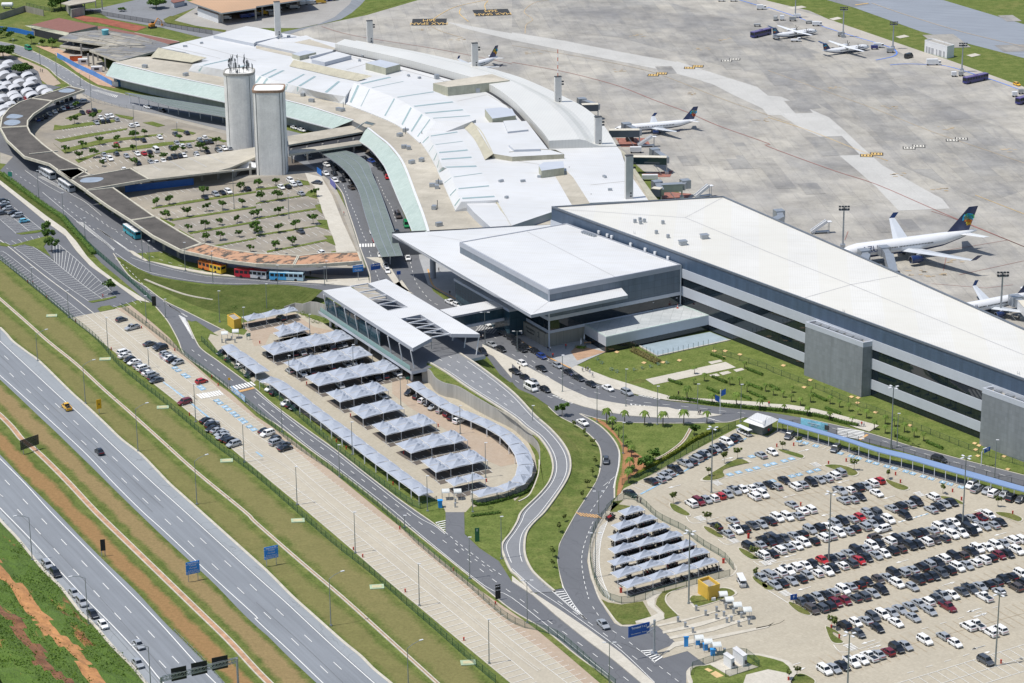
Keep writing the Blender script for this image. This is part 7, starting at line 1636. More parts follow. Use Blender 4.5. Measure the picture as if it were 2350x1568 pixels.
stairs('white mobile stairs standing below the nearest jet','20:1235,1350',.1);stairs('white mobile stairs alone on the apron behind the pier','31:480,575',.15);stairs('white stairs peeping over the pier roof corner','21:1755,245',.4)
#  MASTS AND LAMPS
m_pole=M('lamp_pole_grey',(.25,.28,.28),.5,.4,var=.05)
def lamp(b,t,kind,label,group,arm=None):
 B=D(b)[0];Tp=D(t)[0];p=W(B);h=height(B,Tp);r=thing('street_lamp',label,'street lamp',(p.x,p.y,0),0,group);mb=MB();mb.tube([(0,0,0),(0,0,h)],[.13,.07]if kind!='quad' else[.22,.12],8);mb.box((0,0,.15),(.6,.6,.3));mb.build('pole',m_pole,r,local=True)
 hd=MB();a=HWA+math.pi/2
 if kind=='arm':
  s=arm;d=Vector((math.cos(a),math.sin(a),0))*s;mb=MB();mb.tube([(0,0,h),d*1.3+Vector((0,0,h+.7)),d*3.1+Vector((0,0,h+1.2))],.06,6);mb.build('arm',m_pole,r,local=True);hd.box(d*3.4+Vector((0,0,h+1.2)),(.9,.35,.16),a)
 elif kind=='double':
  mb=MB();mb.beam((-.9,0,h),(.9,0,h),.08);mb.build('arm',m_pole,r,local=True)
  for s in(-1,1):hd.box((s*1.1,0,h+.02),(.8,.32,.14))
 elif kind=='one':hd.box((.2,0,h+.05),(.8,.32,.14))
 else:
  mb=MB()
  for k in range(4):q=Vector((math.cos(k*math.pi/2+.5),math.sin(k*math.pi/2+.5),0));mb.beam((0,0,h),q*.9+Vector((0,0,h)),.1)
  mb.build('arm',m_pole,r,local=True)
  for k in range(4):q=Vector((math.cos(k*math.pi/2+.5),math.sin(k*math.pi/2+.5),0));hd.box(q*1.2+Vector((0,0,h)),(.9,.5,.16),k*math.pi/2+.5)
 (hd.pieces if kind in('double','quad')else hd.build)('lamp_head',m_wmet,r,local=True)
def lamps(lst,kind,row,group,arm=None):
 L=[x.split('>')for x in lst.split('|')]
 L=sorted(L,key=lambda q:D(q[0].strip())[0][0])
 for i,(b,t)in enumerate(L):lamp(b.strip(),t.strip(),kind,('%s, %s from left'%(row,ordw(i+1)))if len(L)>1 else row,group,arm)
GL_='street lamps'
lamps('02:347,180>02:337,-60|02:785,570>02:757,222|02:1268,1010>02:1243,622|02:1808,1495>02:1783,1100|13:688,1043>13:662,612|13:1400,1640>13:1390,1250','arm','grey lamp with left arm on the upper highway verge',GL_,1)
lamps('03:297,440>03:275,50|03:812,1030>03:790,605|03:1388,1650>03:1375,1235','arm','lamp with right-hand arm beside the lower carriageway',GL_,-1)
lamps('01:298,1045>01:293,890|01:632,1350>01:618,1100|02:993,75>01:975,1350|02:1368,245>02:1365,60|02:1797,740>02:1788,390|02:2243,1110>02:2228,760|12:378,1500>12:367,1150|13:912,375>13:900,0|13:1500,860>13:1490,475|13:2140,1390>13:2135,985','one','thin lamp along the strip car park',GL_)
lamps('12:240,830>12:235,560|12:767,1245>12:760,950|12:885,1040>12:878,740|12:1575,1560>12:1570,1235|12:1990,1568>12:1988,1210|12:1330,600>12:1328,330|12:1875,850>12:1870,590|12:2108,1250>12:2100,930|12:305,300>12:300,130|13:1363,140>13:1352,30|13:1962,610>13:1955,230|13:2253,430>13:2250,40|11:495,1500>11:487,1320|12:895,280>12:888,30','one','thin lamp in or beside the covered car park',GL_)
lamps('22:190,850>22:188,590|22:780,740>22:780,420|22:1045,600>22:1047,255|22:1333,765>22:1338,412|22:1703,640>22:1703,392|22:2098,740>22:2100,395|22:1020,1030>22:1020,745|32:1183,970>32:1200,662|32:2080,1250>32:2105,905|c:1565,1400>c:1565,1205|22:463,465>22:460,130','one','lamp along the forecourt roads',GL_)
lamps('22:1830,1390>22:1830,795|32:1128,985>32:1158,418|33:1785,120>32:1812,1062|33:555,470>32:567,1392|33:728,1650>33:740,1120|33:2085,1412>33:2105,750|23:1622,840>23:1618,185','quad','tall four-headed mast of the open car park','four-headed masts')
lamps('23:893,1630>23:890,1195|23:140,1020>23:135,625|23:765,600>23:750,190|23:795,20>22:790,1375|c:855,1110>c:850,812|c:1150,1175>c:1143,985|c:365,1280>c:372,995','double','two-headed lamp near the exit and forecourt roads',GL_)
lamps('01:357,250>01:345,0|01:585,440>01:575,205|01:783,620>01:783,435|01:1310,810>01:1300,525|01:1378,930>01:1370,645|01:1702,920>01:1700,660|01:1955,1030>01:1950,740|01:2018,1390>01:1998,1105|01:1345,1400>01:1340,1150|01:1520,1350>01:1515,1180|11:100,1280>11:92,1040|11:200,1060>11:190,870|11:630,1050>11:628,885|11:650,1020>11:650,830|01:2240,1450>01:2225,1255','one','thin lamp along the bus road',GL_)
lamps('00:125,470>00:120,360|00:370,595>00:360,400|00:525,740>00:512,485|00:740,790>00:738,665|00:845,1050>00:833,690|00:1232,1170>00:1230,965|00:1255,1400>00:1240,1165|00:1625,1215>00:1625,1125|01:2150,350>01:2140,0|11:303,440>11:295,210|11:340,900>11:340,900'.rsplit('|',1)[0],'one','thin lamp near the upper left car parks',GL_)
def mast(b,t,label):
 B=D(b)[0];p=W(B);h=height(B,D(t)[0]);r=thing('floodlight_mast',label,'floodlight mast',(p.x,p.y,0),0,'floodlight masts on the apron');mb=MB();mb.tube([(0,0,0),(0,0,h)],[.38,.22],10);mb.box((0,0,.8),(1.6,1.6,1.6));mb.build('pole',m_steel,r,local=True)
 mb=MB();mb.beam((-1.6,0,h),(1.6,0,h),.15);mb.beam((-1.6,0,h-.9),(1.6,0,h-.9),.15);mb.box((0,0,h-1.2),(3.4,1.4,.12));mb.build('platform',m_steel,r,local=True)
 mb=MB()
 for k in range(4):
  for j in range(2):mb.box((-1.5+k*1.0,-.4,h-.8+j*.95),(.7,.6,.5))
 mb.pieces('floodlight',m_ink,r,local=True)
for b,t,l in(('30:250,165','30:254,-60','cut by the top edge of the picture'),('30:688,345','30:697,70','second along the blue line, above the grey carts'),('30:1145,455','30:1158,205','third along the blue line, left of the white hut'),('30:1778,665','30:1793,400','right of the white hut'),('31:685,715','31:705,330','behind the pier, left of the large jet'),('31:2132,1345','31:2150,935','behind the pier, right of the large jet')):mast(b,t,'tall floodlight mast '+l)
#  TREES
def mleaf(name,a,b):
 m,nt,bs=nodes(name);oi=nt.nodes.new('ShaderNodeObjectInfo');n=noise(nt,objco(nt),1.3,3,.7);c=ramp(nt,n,[(.3,a),(.72,b)])
 hs=nt.nodes.new('ShaderNodeHueSaturation');nt.links.new(math_(nt,'ADD',math_(nt,'MULTIPLY',oi.outputs['Random'],.5),.75),hs.inputs['Value']);nt.links.new(c,hs.inputs['Color']);nt.links.new(hs.outputs[0],bs.inputs['Base Color']);bs.inputs['Roughness'].default_value=.7;bs.inputs['Specular IOR Level'].default_value=.2
 MATS[name]=m;return m
l_tree=mleaf('tree_leaf',(.035,.085,.014),(.11,.19,.035));l_palm=mleaf('palm_leaf',(.05,.10,.015),(.16,.22,.04));l_hedge=mleaf('hedge_leaf',(.04,.09,.015),(.12,.19,.035));l_dry=mleaf('young_leaf',(.06,.09,.02),(.17,.2,.05));m_bark=M('bark',(.14,.11,.085),.9,var=.3,scale=2)
def leafball(mb,c,r,n,rg,s=.28,flat=.7):
 for _ in range(n):
  while 1:
   v=Vector((rg.uniform(-1,1),rg.uniform(-1,1),rg.uniform(-1,1)))
   if.35<v.length<1:break
  p=c+Vector((v.x*r,v.y*r,v.z*r*flat));u=Vector((rg.uniform(-1,1),rg.uniform(-1,1),rg.uniform(-.5,.5))).normalized()*s*rg.uniform(.6,1.4);w=u.cross(Vector((rg.uniform(-1,1),rg.uniform(-1,1),rg.uniform(-1,1)))).normalized()*s*rg.uniform(.5,1.1);mb.face([p-u-w*.6,p+u-w,p+u*.8+w,p-u*.7+w])
def tree_kind(name,h,cr,seed,clumps=9,per=70,leaf=None,s=.3,trunk=.13,flat=.65,catg='tree'):
 rg=random.Random(seed);r=thing(name,name,catg,(0,0,0));mb=MB();mb.tube([(0,0,0),(.05,.03,h*.35),(.1,-.05,h*.62)],[trunk,trunk*.75,trunk*.5],7);cs=[]
 for k in range(clumps):
  a=2*math.pi*k/clumps+rg.uniform(-.7,.7);q=cr*rg.uniform(.2,.95);c=Vector((q*math.cos(a),q*math.sin(a),h*.72+rg.uniform(-.16,.2)*h));cs.append(c)
  if k%2==0:mb.tube([(.08,-.03,h*.5),c*.6+Vector((0,0,h*.25)),c],[trunk*.45,trunk*.3,trunk*.12],5)
 mb.build('trunk',m_bark,r,local=True,smooth=True);lf=MB()
 for c in cs+[Vector((0,0,h*.85))]:leafball(lf,c,cr*rg.uniform(.26,.52),per,rg,s,flat)
 lf.build('crown',leaf or l_tree,r,local=True);return Kind(r)
TK=[tree_kind('small_tree',4.0+.4*s,1.9+.2*s,s,6+s,34+4*s)for s in(1,2,3,4)];TKy=tree_kind('young_tree',3.6,1.1,4,6,22,l_dry,.2,.06,.9);BT=tree_kind('large_tree',7.5,7.0,6,22,150,l_tree,.5,.4,.45)
G_T='small trees'
def trees(spec,K_,label,group,smin=.55,smax=.85):
 P=sorted(D(spec),key=lambda p:p[0]);rg=random.Random(len(spec))
 for i,p in enumerate(P):
  g=W(p);k=K_[i%len(K_)]if isinstance(K_,list)else K_;k.put((g.x,g.y,0),rg.uniform(0,6.28),'%s, %s from left'%(label,ordw(i+1))if len(P)>1 else label,group,rg.uniform(smin,smax))
trees('00:685,1140 855,1110 605,1405 760,1365 920,1330 1075,1310 1215,1285 1240,1285 1330,1255 1070,1390 1215,1395 1650,1300 1840,1390 1985,1340 730,1470 865,1450 1385,1480 1235,1520 945,1530 1610,1420 1680,1400 1505,1470 1890,1410 700,1000',TK,'small round tree in the upper-left car park',G_T)
trees('01:1440,330 1555,310 1525,450 1720,425 1900,375 2045,360 2225,335 1870,230 2210,190 1730,560 1885,540 2020,500 2180,480 2330,440 1890,660 2025,640 2195,610 2340,570 2300,745',TK,'small tree in the lower upper-left car park',G_T)
trees('11:180,140 200,275 20,160 210,415 15,430 205,570 365,540 525,490 20,600 180,725 335,690 40,290 540,240',TK,'small tree on the striped islands near the kerb road',G_T)
trees('00:10,350 40,325 95,375 290,405 385,430 480,440',TK,'clipped round tree beside the upper left road',G_T,.8,1.0)
for s,sc,l in(('00:200,690',.62,'broad dark tree among the arched shades'),('00:30,540',.75,'large tree at the left edge above the arched shades'),('00:1435,80',.62,'spreading tree in the yard at the top left'),('00:560,90',.85,'big tree beside the gatehouse'),('00:1120,105',.25,'small tree in the top left yard')):
 g=W(D(s)[0]);BT.put((g.x,g.y,0),sc*7,l,'large trees',sc)
trees('01:1020,1130 440,650 475,745 435,580',TK,'small tree on an island of the strip car park',G_T,.6,1.0)
trees('33:583,1060 33:610,1080 33:268,1510 33:188,1545 32:133,1000 32:280,960 32:790,1185 32:1100,1265 22:2070,1080 22:1948,1120 22:1805,1240 22:1480,1490 23:1790,110 23:1880,200 23:2220,430 23:2235,610 32:1605,1400 32:2110,1520 32:790,1045',TKy,'thin young tree in the open car park','young trees',.7,1.1)
trees('22:738,970 765,1155 740,1250 693,1350 645,1450 570,800 665,880 23:480,90 430,190 375,420 375,515',TKy,'thin young tree on the verge by the exit road','young trees',.6,.9)
g=W(D('22:460,690')[0]);TK[0].put((g.x,g.y,0),1,'single leafy tree beside the exit road fork',G_T,.9)
trees('22:1210,1190 1250,1170 1320,1110 1670,870 1090,1250',TK,'dark bush tree by the car park edge',G_T,.55,.9)
def palm_kind(h,n,L,seed):
 rg=random.Random(seed);r=thing('palm_tree','palm','palm',(0,0,0));mb=MB();mb.tube([(0,0,0),(.05,0,h*.5),(0,.04,h)],[.16,.11,.10],7);mb.build('trunk',m_bark,r,local=True);mb=MB()
 for k in range(n):
  a=2*math.pi*k/n+rg.uniform(-.2,.2);up=rg.uniform(.3,1.0);pts=[]
  for j in range(6):t=j/5;q=L*t;pts.append(Vector((math.cos(a)*q*.85,math.sin(a)*q*.85,h+q*up*.7-1.15*L*t*t)))
  s=Vector((-math.sin(a),math.cos(a),0));ws=[.06,.34,.42,.36,.22,.03]
  for i in range(5):
   for sg in(-1,1):mb.face([pts[i],pts[i]+s*sg*ws[i]-Vector((0,0,ws[i]*.5)),pts[i+1]+s*sg*ws[i+1]-Vector((0,0,ws[i+1]*.5)),pts[i+1]])
 mb.build('crown',l_palm,r,local=True);return Kind(r)
PK=[palm_kind(4.0,11,1.9,1),palm_kind(3.2,9,1.5,2)]
trees('22:870,755 1035,755 920,810 1218,770 1385,780 980,880 1020,965 1065,1015 1575,765 1788,755 1080,1190 1095,1060 1070,1300 1605,545 1835,580 2058,600 2275,630',PK[0],'palm on the triangular lawn side','palms',.85,1.15)
trees('22:1675,300 1670,395 1765,365 2000,400 2135,250 2158,465 2325,460 2090,400 1240,1180',PK[1],'small palm on the upper lawn','palms',.65,.9)
trees('32:145,650 360,685 565,725 770,760 48,495 137,515 213,555 297,590 390,560 395,480 570,575 655,605 742,640 825,675 905,705 975,810 1075,845 1163,880 1253,835 1340,880 1428,915 1075,760 1160,780 220,470',PK[1],'palm between terminal path and pier','palms',.65,.9)
def hedge(s,label,w=1.3,h=.9,n=None,leaf=None,name='hedge',group='hedges'):
 p=resample(cat(WL(s),3),step=.7)if len(D(s))>1 else WL(s);t=thing(name,label,name,p[0],0,group);mb=MB();rg=random.Random(len(s)*3)
 if len(p)>1:mb.wall([x+Vector((0,0,0))for x in offset(p,-w*.3)],0,h*.8,w*.6)
 for q in p:leafball(mb,q+Vector((0,0,h*.5+.1)),w*.58,34,rg,.13,h/w)
 mb.build('foliage',leaf or l_hedge,t)
hedge('22:1445,530 1600,545 1800,575 2000,600 2350,630 32:100,640 300,665 500,700 700,755 820,780','long clipped hedge between forecourt road and path',1.6,1.0)
for i,s in enumerate(('22:1445,365 1555,400','22:1835,130 1945,165','22:1845,335 1970,385','22:2170,265 2295,312','22:2160,395 2290,445','22:1800,440 1900,480','22:2070,490 2190,540','22:2195,480 2325,535','32:20,415 95,450','32:400,490 535,550','32:530,620 665,670','32:1185,880 1290,920','32:1465,935 1600,990')):hedge(s,'short clipped hedge bar on the lawn, %s from left'%ordw(i+1),1.2,.8)
for i,s in enumerate(('22:1110,75 1350,190','22:1100,90 1330,205')):hedge(s,'loose reddish shrub belt beside the sunken court, %s strip'%('upper','lower')[i],1.8,.8,leaf=mleaf('reddish_leaf',(.07,.07,.03),(.18,.15,.05)))
hedge('22:1150,1240 1330,1130 1500,1030 1700,900 1900,820','row of bright shrubs along the diagonal car park fence',1.2,1.2,leaf=mleaf('bright_leaf',(.10,.14,.015),(.24,.27,.03)))
hedge('f:1310,1450 1400,1500 1700,1440 2080,1310 2180,1180','hedge around the lower end of the covered car park',1.1,.9);hedge('01:20,40 150,140 270,230 420,340 560,430 640,520 760,650 860,770','dense shrub belt in the planted bed by the bus road',2.6,1.3)
hedge('13:1990,40 2230,10','dark ground shrubs on the small lawn by the entrance',1.2,.6)
for i,s in enumerate(('22:785,170','22:825,205','22:915,265','22:965,285','22:1125,270','22:1200,255','22:1275,240','22:1345,220','22:1425,205')):hedge(s,'low silvery tuft on the lawn, %s from left'%ordw(i+1),1.3,.8,leaf=MATS.get('silver_leaf')or mleaf('silver_leaf',(.10,.17,.12),(.25,.33,.26)),name='shrub',group='shrubs')
for i,s in enumerate(('d:265,200','d:1275,280','d:1350,320','d:1430,390','d:1500,400','d:1590,370','12:1660,340','12:1740,390','f:1560,1530','03:830,1260','03:190,320')):hedge(s,'round dark shrub, %s from left'%ordw([9,1,2,3,4,5,6,7,8,10,11][i])if False else 'round dark shrub, %s'%('near the yellow kiosk','first below the short wall','second below the short wall','third below the short wall','fourth below the short wall','fifth below the short wall','upper one behind the long wall','lower one behind the long wall','on the entrance lawn','on the steep slope','at the top of the steep slope')[i],1.8,1.2,name='shrub',group='shrubs')
mb=MB();rg=random.Random(21)
for _ in range(26000):
 j=rg.randrange(len(SLOPE_ROWS)-1);i=rg.randrange(90)
 if(j,i)in SOILF and rg.random()<.93:continue
 p=SLOPE_ROWS[j][i].lerp(SLOPE_ROWS[j+1][min(90,i+1)],rg.random());p=p+Vector((rg.uniform(-1,1),rg.uniform(-1,1),0))
 if pn.noise((p.x*.06,p.y*.06,5))+.35*pn.noise((p.x*.3,p.y*.3,9))<-.12:continue
 s=rg.uniform(.10,.28);u=Vector((rg.uniform(-1,1),rg.uniform(-1,1),rg.uniform(-.2,.3))).normalized()*s;w=Vector((rg.uniform(-.5,.5),rg.uniform(-.5,.5),1)).normalized()*s*.9;mb.face([p-u,p+u,p+u*.5+w,p-u*.5+w])
o=mb.build('weeds',mleaf('weed_leaf',(.08,.15,.018),(.20,.31,.045)));o['kind']='stuff';tag(o,'rank green weeds covering the steep slope beside the highway','weeds')
#  FENCES
m_gpost=MATS['dark_green_metal'];m_net=mnet('green_mesh',(.02,.10,.06),.34)
def fence(s,label,h=1.9,step=3.0,net=True,m=None,z=0.0,mn=None):
 p=cat(WL(s),4);L=plen(p);n=max(1,int(L/step));q=resample(p,n);t=thing('mesh_fence',label,'fence',q[0],0,'mesh fences');mb=MB()
 for a in q:mb.box((a.x,a.y,z+h/2),(.11,.11,h))
 for a,b in zip(q,q[1:]):
  for zz in(.15,h*.96):mb.beam((a.x,a.y,z+zz),(b.x,b.y,z+zz),.04)
 mb.build('fence_frame',m or m_gpost,t)
 if net:
  mb=MB()
  for a,b in zip(q,q[1:]):mb.face([(a.x,a.y,z+.1),(b.x,b.y,z+.1),(b.x,b.y,z+h),(a.x,a.y,z+h)])
  mb.build('wire_mesh',mn or m_net,t)
fence('01:0,822 330,1095 640,1355 900,1568 02:1100,235 1500,560 1700,730 2000,980 2350,1240 13:670,260 1050,560 1400,870 1700,1130 2000,1400 2200,1568','long green fence below the strip car park')
fence('01:600,450 800,680 1000,860 1200,1030 1390,1200','green fence between bus road and strip car park',mn=mnet('dense_green_mesh',(.02,.10,.06),.7))
fence('01:1120,1265 1300,1400 1480,1540 02:1720,160 1900,300 2090,440','fence between strip car park and access road, upper length');fence('02:2110,450 2350,650 12:350,960 760,1240 1180,1568 13:1500,310 1900,640 2350,1020 23:400,1140 800,1480 950,1600','fence between strip car park and access road, lower length')
fence('02:1850,0 1980,120 2150,250 2300,370','short fence beside the covered car park entrance');fence('12:30,400 200,530 400,700 700,960 1000,1200 1300,1420 1500,1540 1660,1480','long fence between access road and covered car park')
fence('12:1990,1500 2150,1490 2350,1420 22:80,1410','fence at the lower end of the covered car park')
fence('22:1010,1320 1260,1230 1500,1100 1700,980 1900,860 2050,790','fence along the diagonal line of bays')
fence('22:870,1560 940,1500 1060,1440 1200,1500 23:1340,60 1580,180 1720,290 1850,370 1950,430 2030,530','fence on the upper side of the motorcycle park');fence('23:860,20 780,120 730,250 715,400 740,560 790,700 850,780 1000,840 1210,810 1300,760 1500,720 1700,660 2000,590','fence on the lower side of the motorcycle park')
fence('32:130,790 300,760 500,820 900,935 1240,1030 1500,1110 1800,1190 2350,1330','fence behind the long blue roof',1.6,3.5,m=m_ink,mn=mnet('grey_mesh',(.1,.1,.1),.15));fence('22:1850,100 2100,180 2350,260 32:40,285 240,360 500,460 700,550 1000,660 1200,740 1500,860 1800,980 2000,1050 2350,1150','dark fence on the lawn in front of the pier',1.8,3.5,mn=mnet('grey_mesh2',(.1,.1,.1),.12))
fence('23:1640,1500 1660,1440 1780,1400 2080,1300 2250,1400 2240,1440 1960,1520','fence around the white plant cabins');fence('03:1030,1250 1150,1350 1250,1480 1340,1568','low crash barrier beside the steep slope',.8,2.5,False,m_steel)
fence('03:1600,1100 1700,1200 1880,1380 2040,1568','grey crash barrier on the median',.8,2.5,False,m_steel);fence('00:780,115 1100,170 1400,220 1700,280 1950,320','dark fence above the red earth pit',2.2,4,m=m_ink,mn=mnet('dark_mesh',(.05,.05,.05),.5))
fence('00:240,60 420,100 500,110','dark railing at the top left corner',2,3,m=m_ink);fence('00:640,790 700,830 850,930 950,960 1120,990 1300,1020','thin fence above the curved canopy',1.5,4,m=m_steel,mn=mnet('pale_mesh',(.4,.4,.4),.2))
def hoard(s,label,m,h=2.3,z=0):
 p=cat(WL(s),3);t=thing('hoarding',label,'hoarding',p[0],0);mb=MB();mb.wall([Vector((q.x,q.y,0))for q in p],z,z+h,.12);mb.build('panel',m,t)
mbh=M('sky_blue_board',(.09,.26,.62),.6,var=.2,scale=.1);hoard('00:525,530 620,580 700,625 860,700 1030,790','bright blue site hoarding along the old terminal kerb',mbh);hoard('00:1030,792 1085,800','white end panel of the blue hoarding',m_wmet);hoard('00:-50,280 140,300 250,325 310,335','deep blue hoarding at the left edge',M('deep_blue_board',(.02,.15,.5),.6))
hoard('c:-10,-10 -10,-10' if False else '11:560,20 600,50','short blue hoarding near the twin towers',MATS['deep_blue_board']);hoard('11:680,120 730,175','short purple hoarding on the kerb road',M('purple_board',(.12,.13,.38),.6))
#  SIGNS
m_sign=M('sign_blue',(.02,.24,.68),.5,var=.05);m_signd=M('sign_dark_blue',(.012,.09,.38),.5,var=.05);m_sback=M('sign_back_black',(.012,.013,.014),.6);m_ysign=M('sign_yellow',(.70,.38,.01),.5);m_txt=M('sign_lettering',(.72,.75,.80),.5);m_grs=M('sign_green',(.01,.16,.12),.5)
def board(name,label,s,zb,zt,m,lines=(),legs=2,group=None,back=None,tm=None,d=None,frac=.8):
 p=WL(s,zb);a,b=p[0],p[1];u=(b-a);wd=u.length;u.normalize();t=thing(name,label,'sign',(a.x,a.y,0),0,group);n=Vector((u.y,-u.x,0));mb=MB();c=(a+b)/2;mb.box((c.x,c.y,(zb+zt)/2),(wd,.12,zt-zb),math.atan2(u.y,u.x));mb.build('panel',m,t)
 for k in([.15,.85]if legs==2 else([.5]if legs==1 else[])):q=a.lerp(b,k)-n*.12;mb=MB();mb.beam((q.x,q.y,0),(q.x,q.y,zt-.1),.16);mb.build('post',m_steel,t)
 if lines:
  H=(zt-zb)/len(lines)
  for i,l in enumerate(lines):
   if l:sz=min(H*frac,wd*1.7/max(3,len(l)));wall_text(t,l,c+n*.08,u,zt-H*(i+.5),sz,tm or m_txt)
 return t,c,u,n
def two(s):return s
for s,l in(('03:1710,577 1835,550','blue direction sign on the median between the carriageways'),('13:78,437 205,410','blue direction sign on the verge beyond the upper carriageway')):
 t,c,u,n=board('road_sign',l,s,2.0,5.2,m_sign,('Aeroporto Serviços','Turismo','Municipal','Rodovia Federal','USE FAIXA DIR'),group='blue highway signs')
 mb=MB()
 for z in(2.62,4.55):mb.box((c.x+n.x*.09,c.y+n.y*.09,z),(3.9,.02,.06),math.atan2(u.y,u.x))
 mb.pieces('rule',m_txt,t)
board('road_sign','black back of a sign on the dry median','03:925,355 970,350',1.6,4.6,m_sback,legs=2);board('road_sign','yellow warning sign on the highway verge','02:888,622 932,612',1.6,4.4,m_ysign,('','A',''),legs=1,tm=m_ink)
board('billboard','large black framed billboard seen from behind, across the drain','02:190,1000 358,942',1.4,4.3,mnet('dark_louvre',(.03,.035,.035),.75),legs=2)
board('information_totem','tall black totem beside the access road fork','01:1397,1240 1435,1240',.4,3.6,m_sback,('','',''),0);board('information_totem','tall black totem beside the lower access road','13:2198,800 2245,790',.3,4.0,m_sback,('AEROPORTO','TERMINAL','',''),0)
board('information_totem','green totem on the entrance lawn','13:2010,270 2052,268',.1,3.8,M('totem_green',(.02,.12,.05),.5),('E','',''),0);board('road_sign','blue overhead sign reading Terminal at the car park exit','23:1068,1152 1262,1105',5.6,8.3,m_signd,('Terminal 1 e 2','Estacionamento   Retorno'),0)
g=g0('23:1305,1300');t=thing('sign_post','stout grey post carrying the blue overhead sign','post',(g.x,g.y,0));mb=MB();mb.tube([(0,0,0),(0,0,8.4)],.28,12);mb.box((0,0,.2),(1.4,1.4,.4));mb.build('pole',m_steel,t,local=True);mb=MB();q=WL('23:1240,1075',7.2)[0];mb.beam((g.x,g.y,7.6),(q.x,q.y,7.6),.2);mb.beam((g.x,g.y,6.4),(q.x,q.y,6.4),.2);mb.build('arm',m_steel,t)
board('road_sign','bright blue sign beside the bus platform, left of the pair','11:890,932 985,920',3.2,5.4,m_sign,('Desembarque','Ônibus'),1);board('road_sign','dark blue arm sign over the kerb road, right of the pair','11:1055,915 1142,900',3.6,5.6,m_signd,('Embarque',''),0);board('road_sign','small dark blue sign on the narrow island','11:1292,955 1328,952',2.6,3.8,m_signd,legs=1)
board('road_sign','small blue sign at the corner of the car rows','33:205,808 265,798',1.2,2.6,m_signd,('P',),1);board('road_sign','green sign by the bus road shrubs','01:75,50 112,55',2.6,4.4,m_grs,legs=1);board('road_sign','green sign inside the covered car park entrance','d:447,600 508,590',1.2,2.2,m_grs,('SAÍDA',),2)
board('road_sign','green sign behind the end of the retaining wall shades','12:1375,350 1408,345',1.8,2.5,m_grs,legs=1);board('banner','blue and white banner on the fence beside the crossing','d:230,1400 430,1560',.3,2.0,M('banner_blue',(.25,.42,.66),.5,var=.5,scale=.4),('ESTACIONE AQUI',),0)
t,c,u,n=board('banner','sky blue banner with white lettering behind the long blue roof','32:300,770 545,825',1.2,3.4,M('banner_sky',(.22,.52,.75),.5,var=.4,scale=.2),('','ESTACIONAMENTO','R$20   24h',''),0)
mb=MB();q=c+u*4.0+n*.1;mb.box((q.x,q.y,2.3),(1.4,.05,1.4),math.atan2(u.y,u.x));mb.build('clock_symbol',m_ink,t)
board('road_sign','dark blue arm sign beside the second block','32:1985,1025 2038,1000',4.2,5.3,m_signd,('T1',),0);g=g0('32:1957,1145');t=thing('sign_post','curved pale post holding the dark blue arm sign','post',g);mb=MB();mb.tube([(0,0,0),(0,0,4),(.3,0,4.9),(1.2,.1,5.2)],.14,8);mb.build('pole',m_wmet,t,local=True)
g=g0('22:1910,672');t=thing('flag_sign','pole with two navy banners at the zebra crossing','banner pole',g);mb=MB();mb.tube([(0,0,0),(0,0,7.5)],.1,8);mb.build('pole',m_wmet,t,local=True)
for s,z in((-1,4.6),(1,6.4)):mb=MB();mb.face([(s*.2,0,z-1),(s*1.5,0,z-.3),(s*1.5,0,z+1.4),(s*.2,0,z+.8)]);mb.build('banner',m_signd,t,local=True)
for s,l in(('d:200,1330','beside the access road zebra'),('d:600,1230','beside the covered car park zebra'),('c:1048,940','among the people at the kerb')):
 g=g0(s);t=thing('crossing_sign','small yellow sign '+l,'sign',g,0,'small yellow signs');mb=MB();mb.tube([(0,0,0),(0,0,2.4)],.05,6);mb.build('post',m_steel,t,local=True);mb=MB();mb.box((0,-.06,2.3),(.7,.05,.7));mb.build('panel',m_ysign,t,local=True)
ga=W(D('03:1490,1600')[0]);gb=W(D('03:2190,1568')[0]);gz=6.8;A_=W(D('03:1480,1530')[0],gz);B2=W(D('03:2175,1355')[0],gz);t=thing('sign_gantry','lattice gantry with three black sign backs over the lower carriageway','gantry',(A_.x,A_.y,0));mb=MB()
for z in(gz-.5,gz+.5):
 for o_ in(-.4,.4):v=Vector((o_*.5,o_,0));mb.beam(Vector((A_.x,A_.y,z))+v,Vector((B2 .x,B2 .y,z))+v,.12)
n=22
for k in range(n):
 p=A_.lerp(B2,k/n);q=A_.lerp(B2,(k+1)/n)
 for o_ in(-.4,.4):v=Vector((o_*.5,o_,0));mb.beam(Vector((p.x,p.y,gz-.5))+v,Vector((q.x,q.y,gz+.5))+v,.07);mb.beam(Vector((p.x,p.y,gz+.5))+v,Vector((p.x,p.y,gz-.5))+v,.07)
mb.build('truss',m_steel,t)
for q in(A_,B2):mb=MB();mb.tube([(q.x,q.y,0),(q.x,q.y,gz+.4)],.25,10);mb.build('leg',m_steel,t)
for c1_,c2_ in(('03:1560,1510','03:1700,1480'),('03:1745,1462','03:1890,1432'),('03:1935,1412','03:2080,1382')):
 a,b=W(D(c1_)[0],gz),W(D(c2_)[0],gz);c=(a+b)/2;u=(b-a);mb=MB();mb.box((c.x+.2,c.y+.6,gz+.1),(u.length,.15,3.0),math.atan2(u.y,u.x));mb.build('sign_panel',m_sback,t)
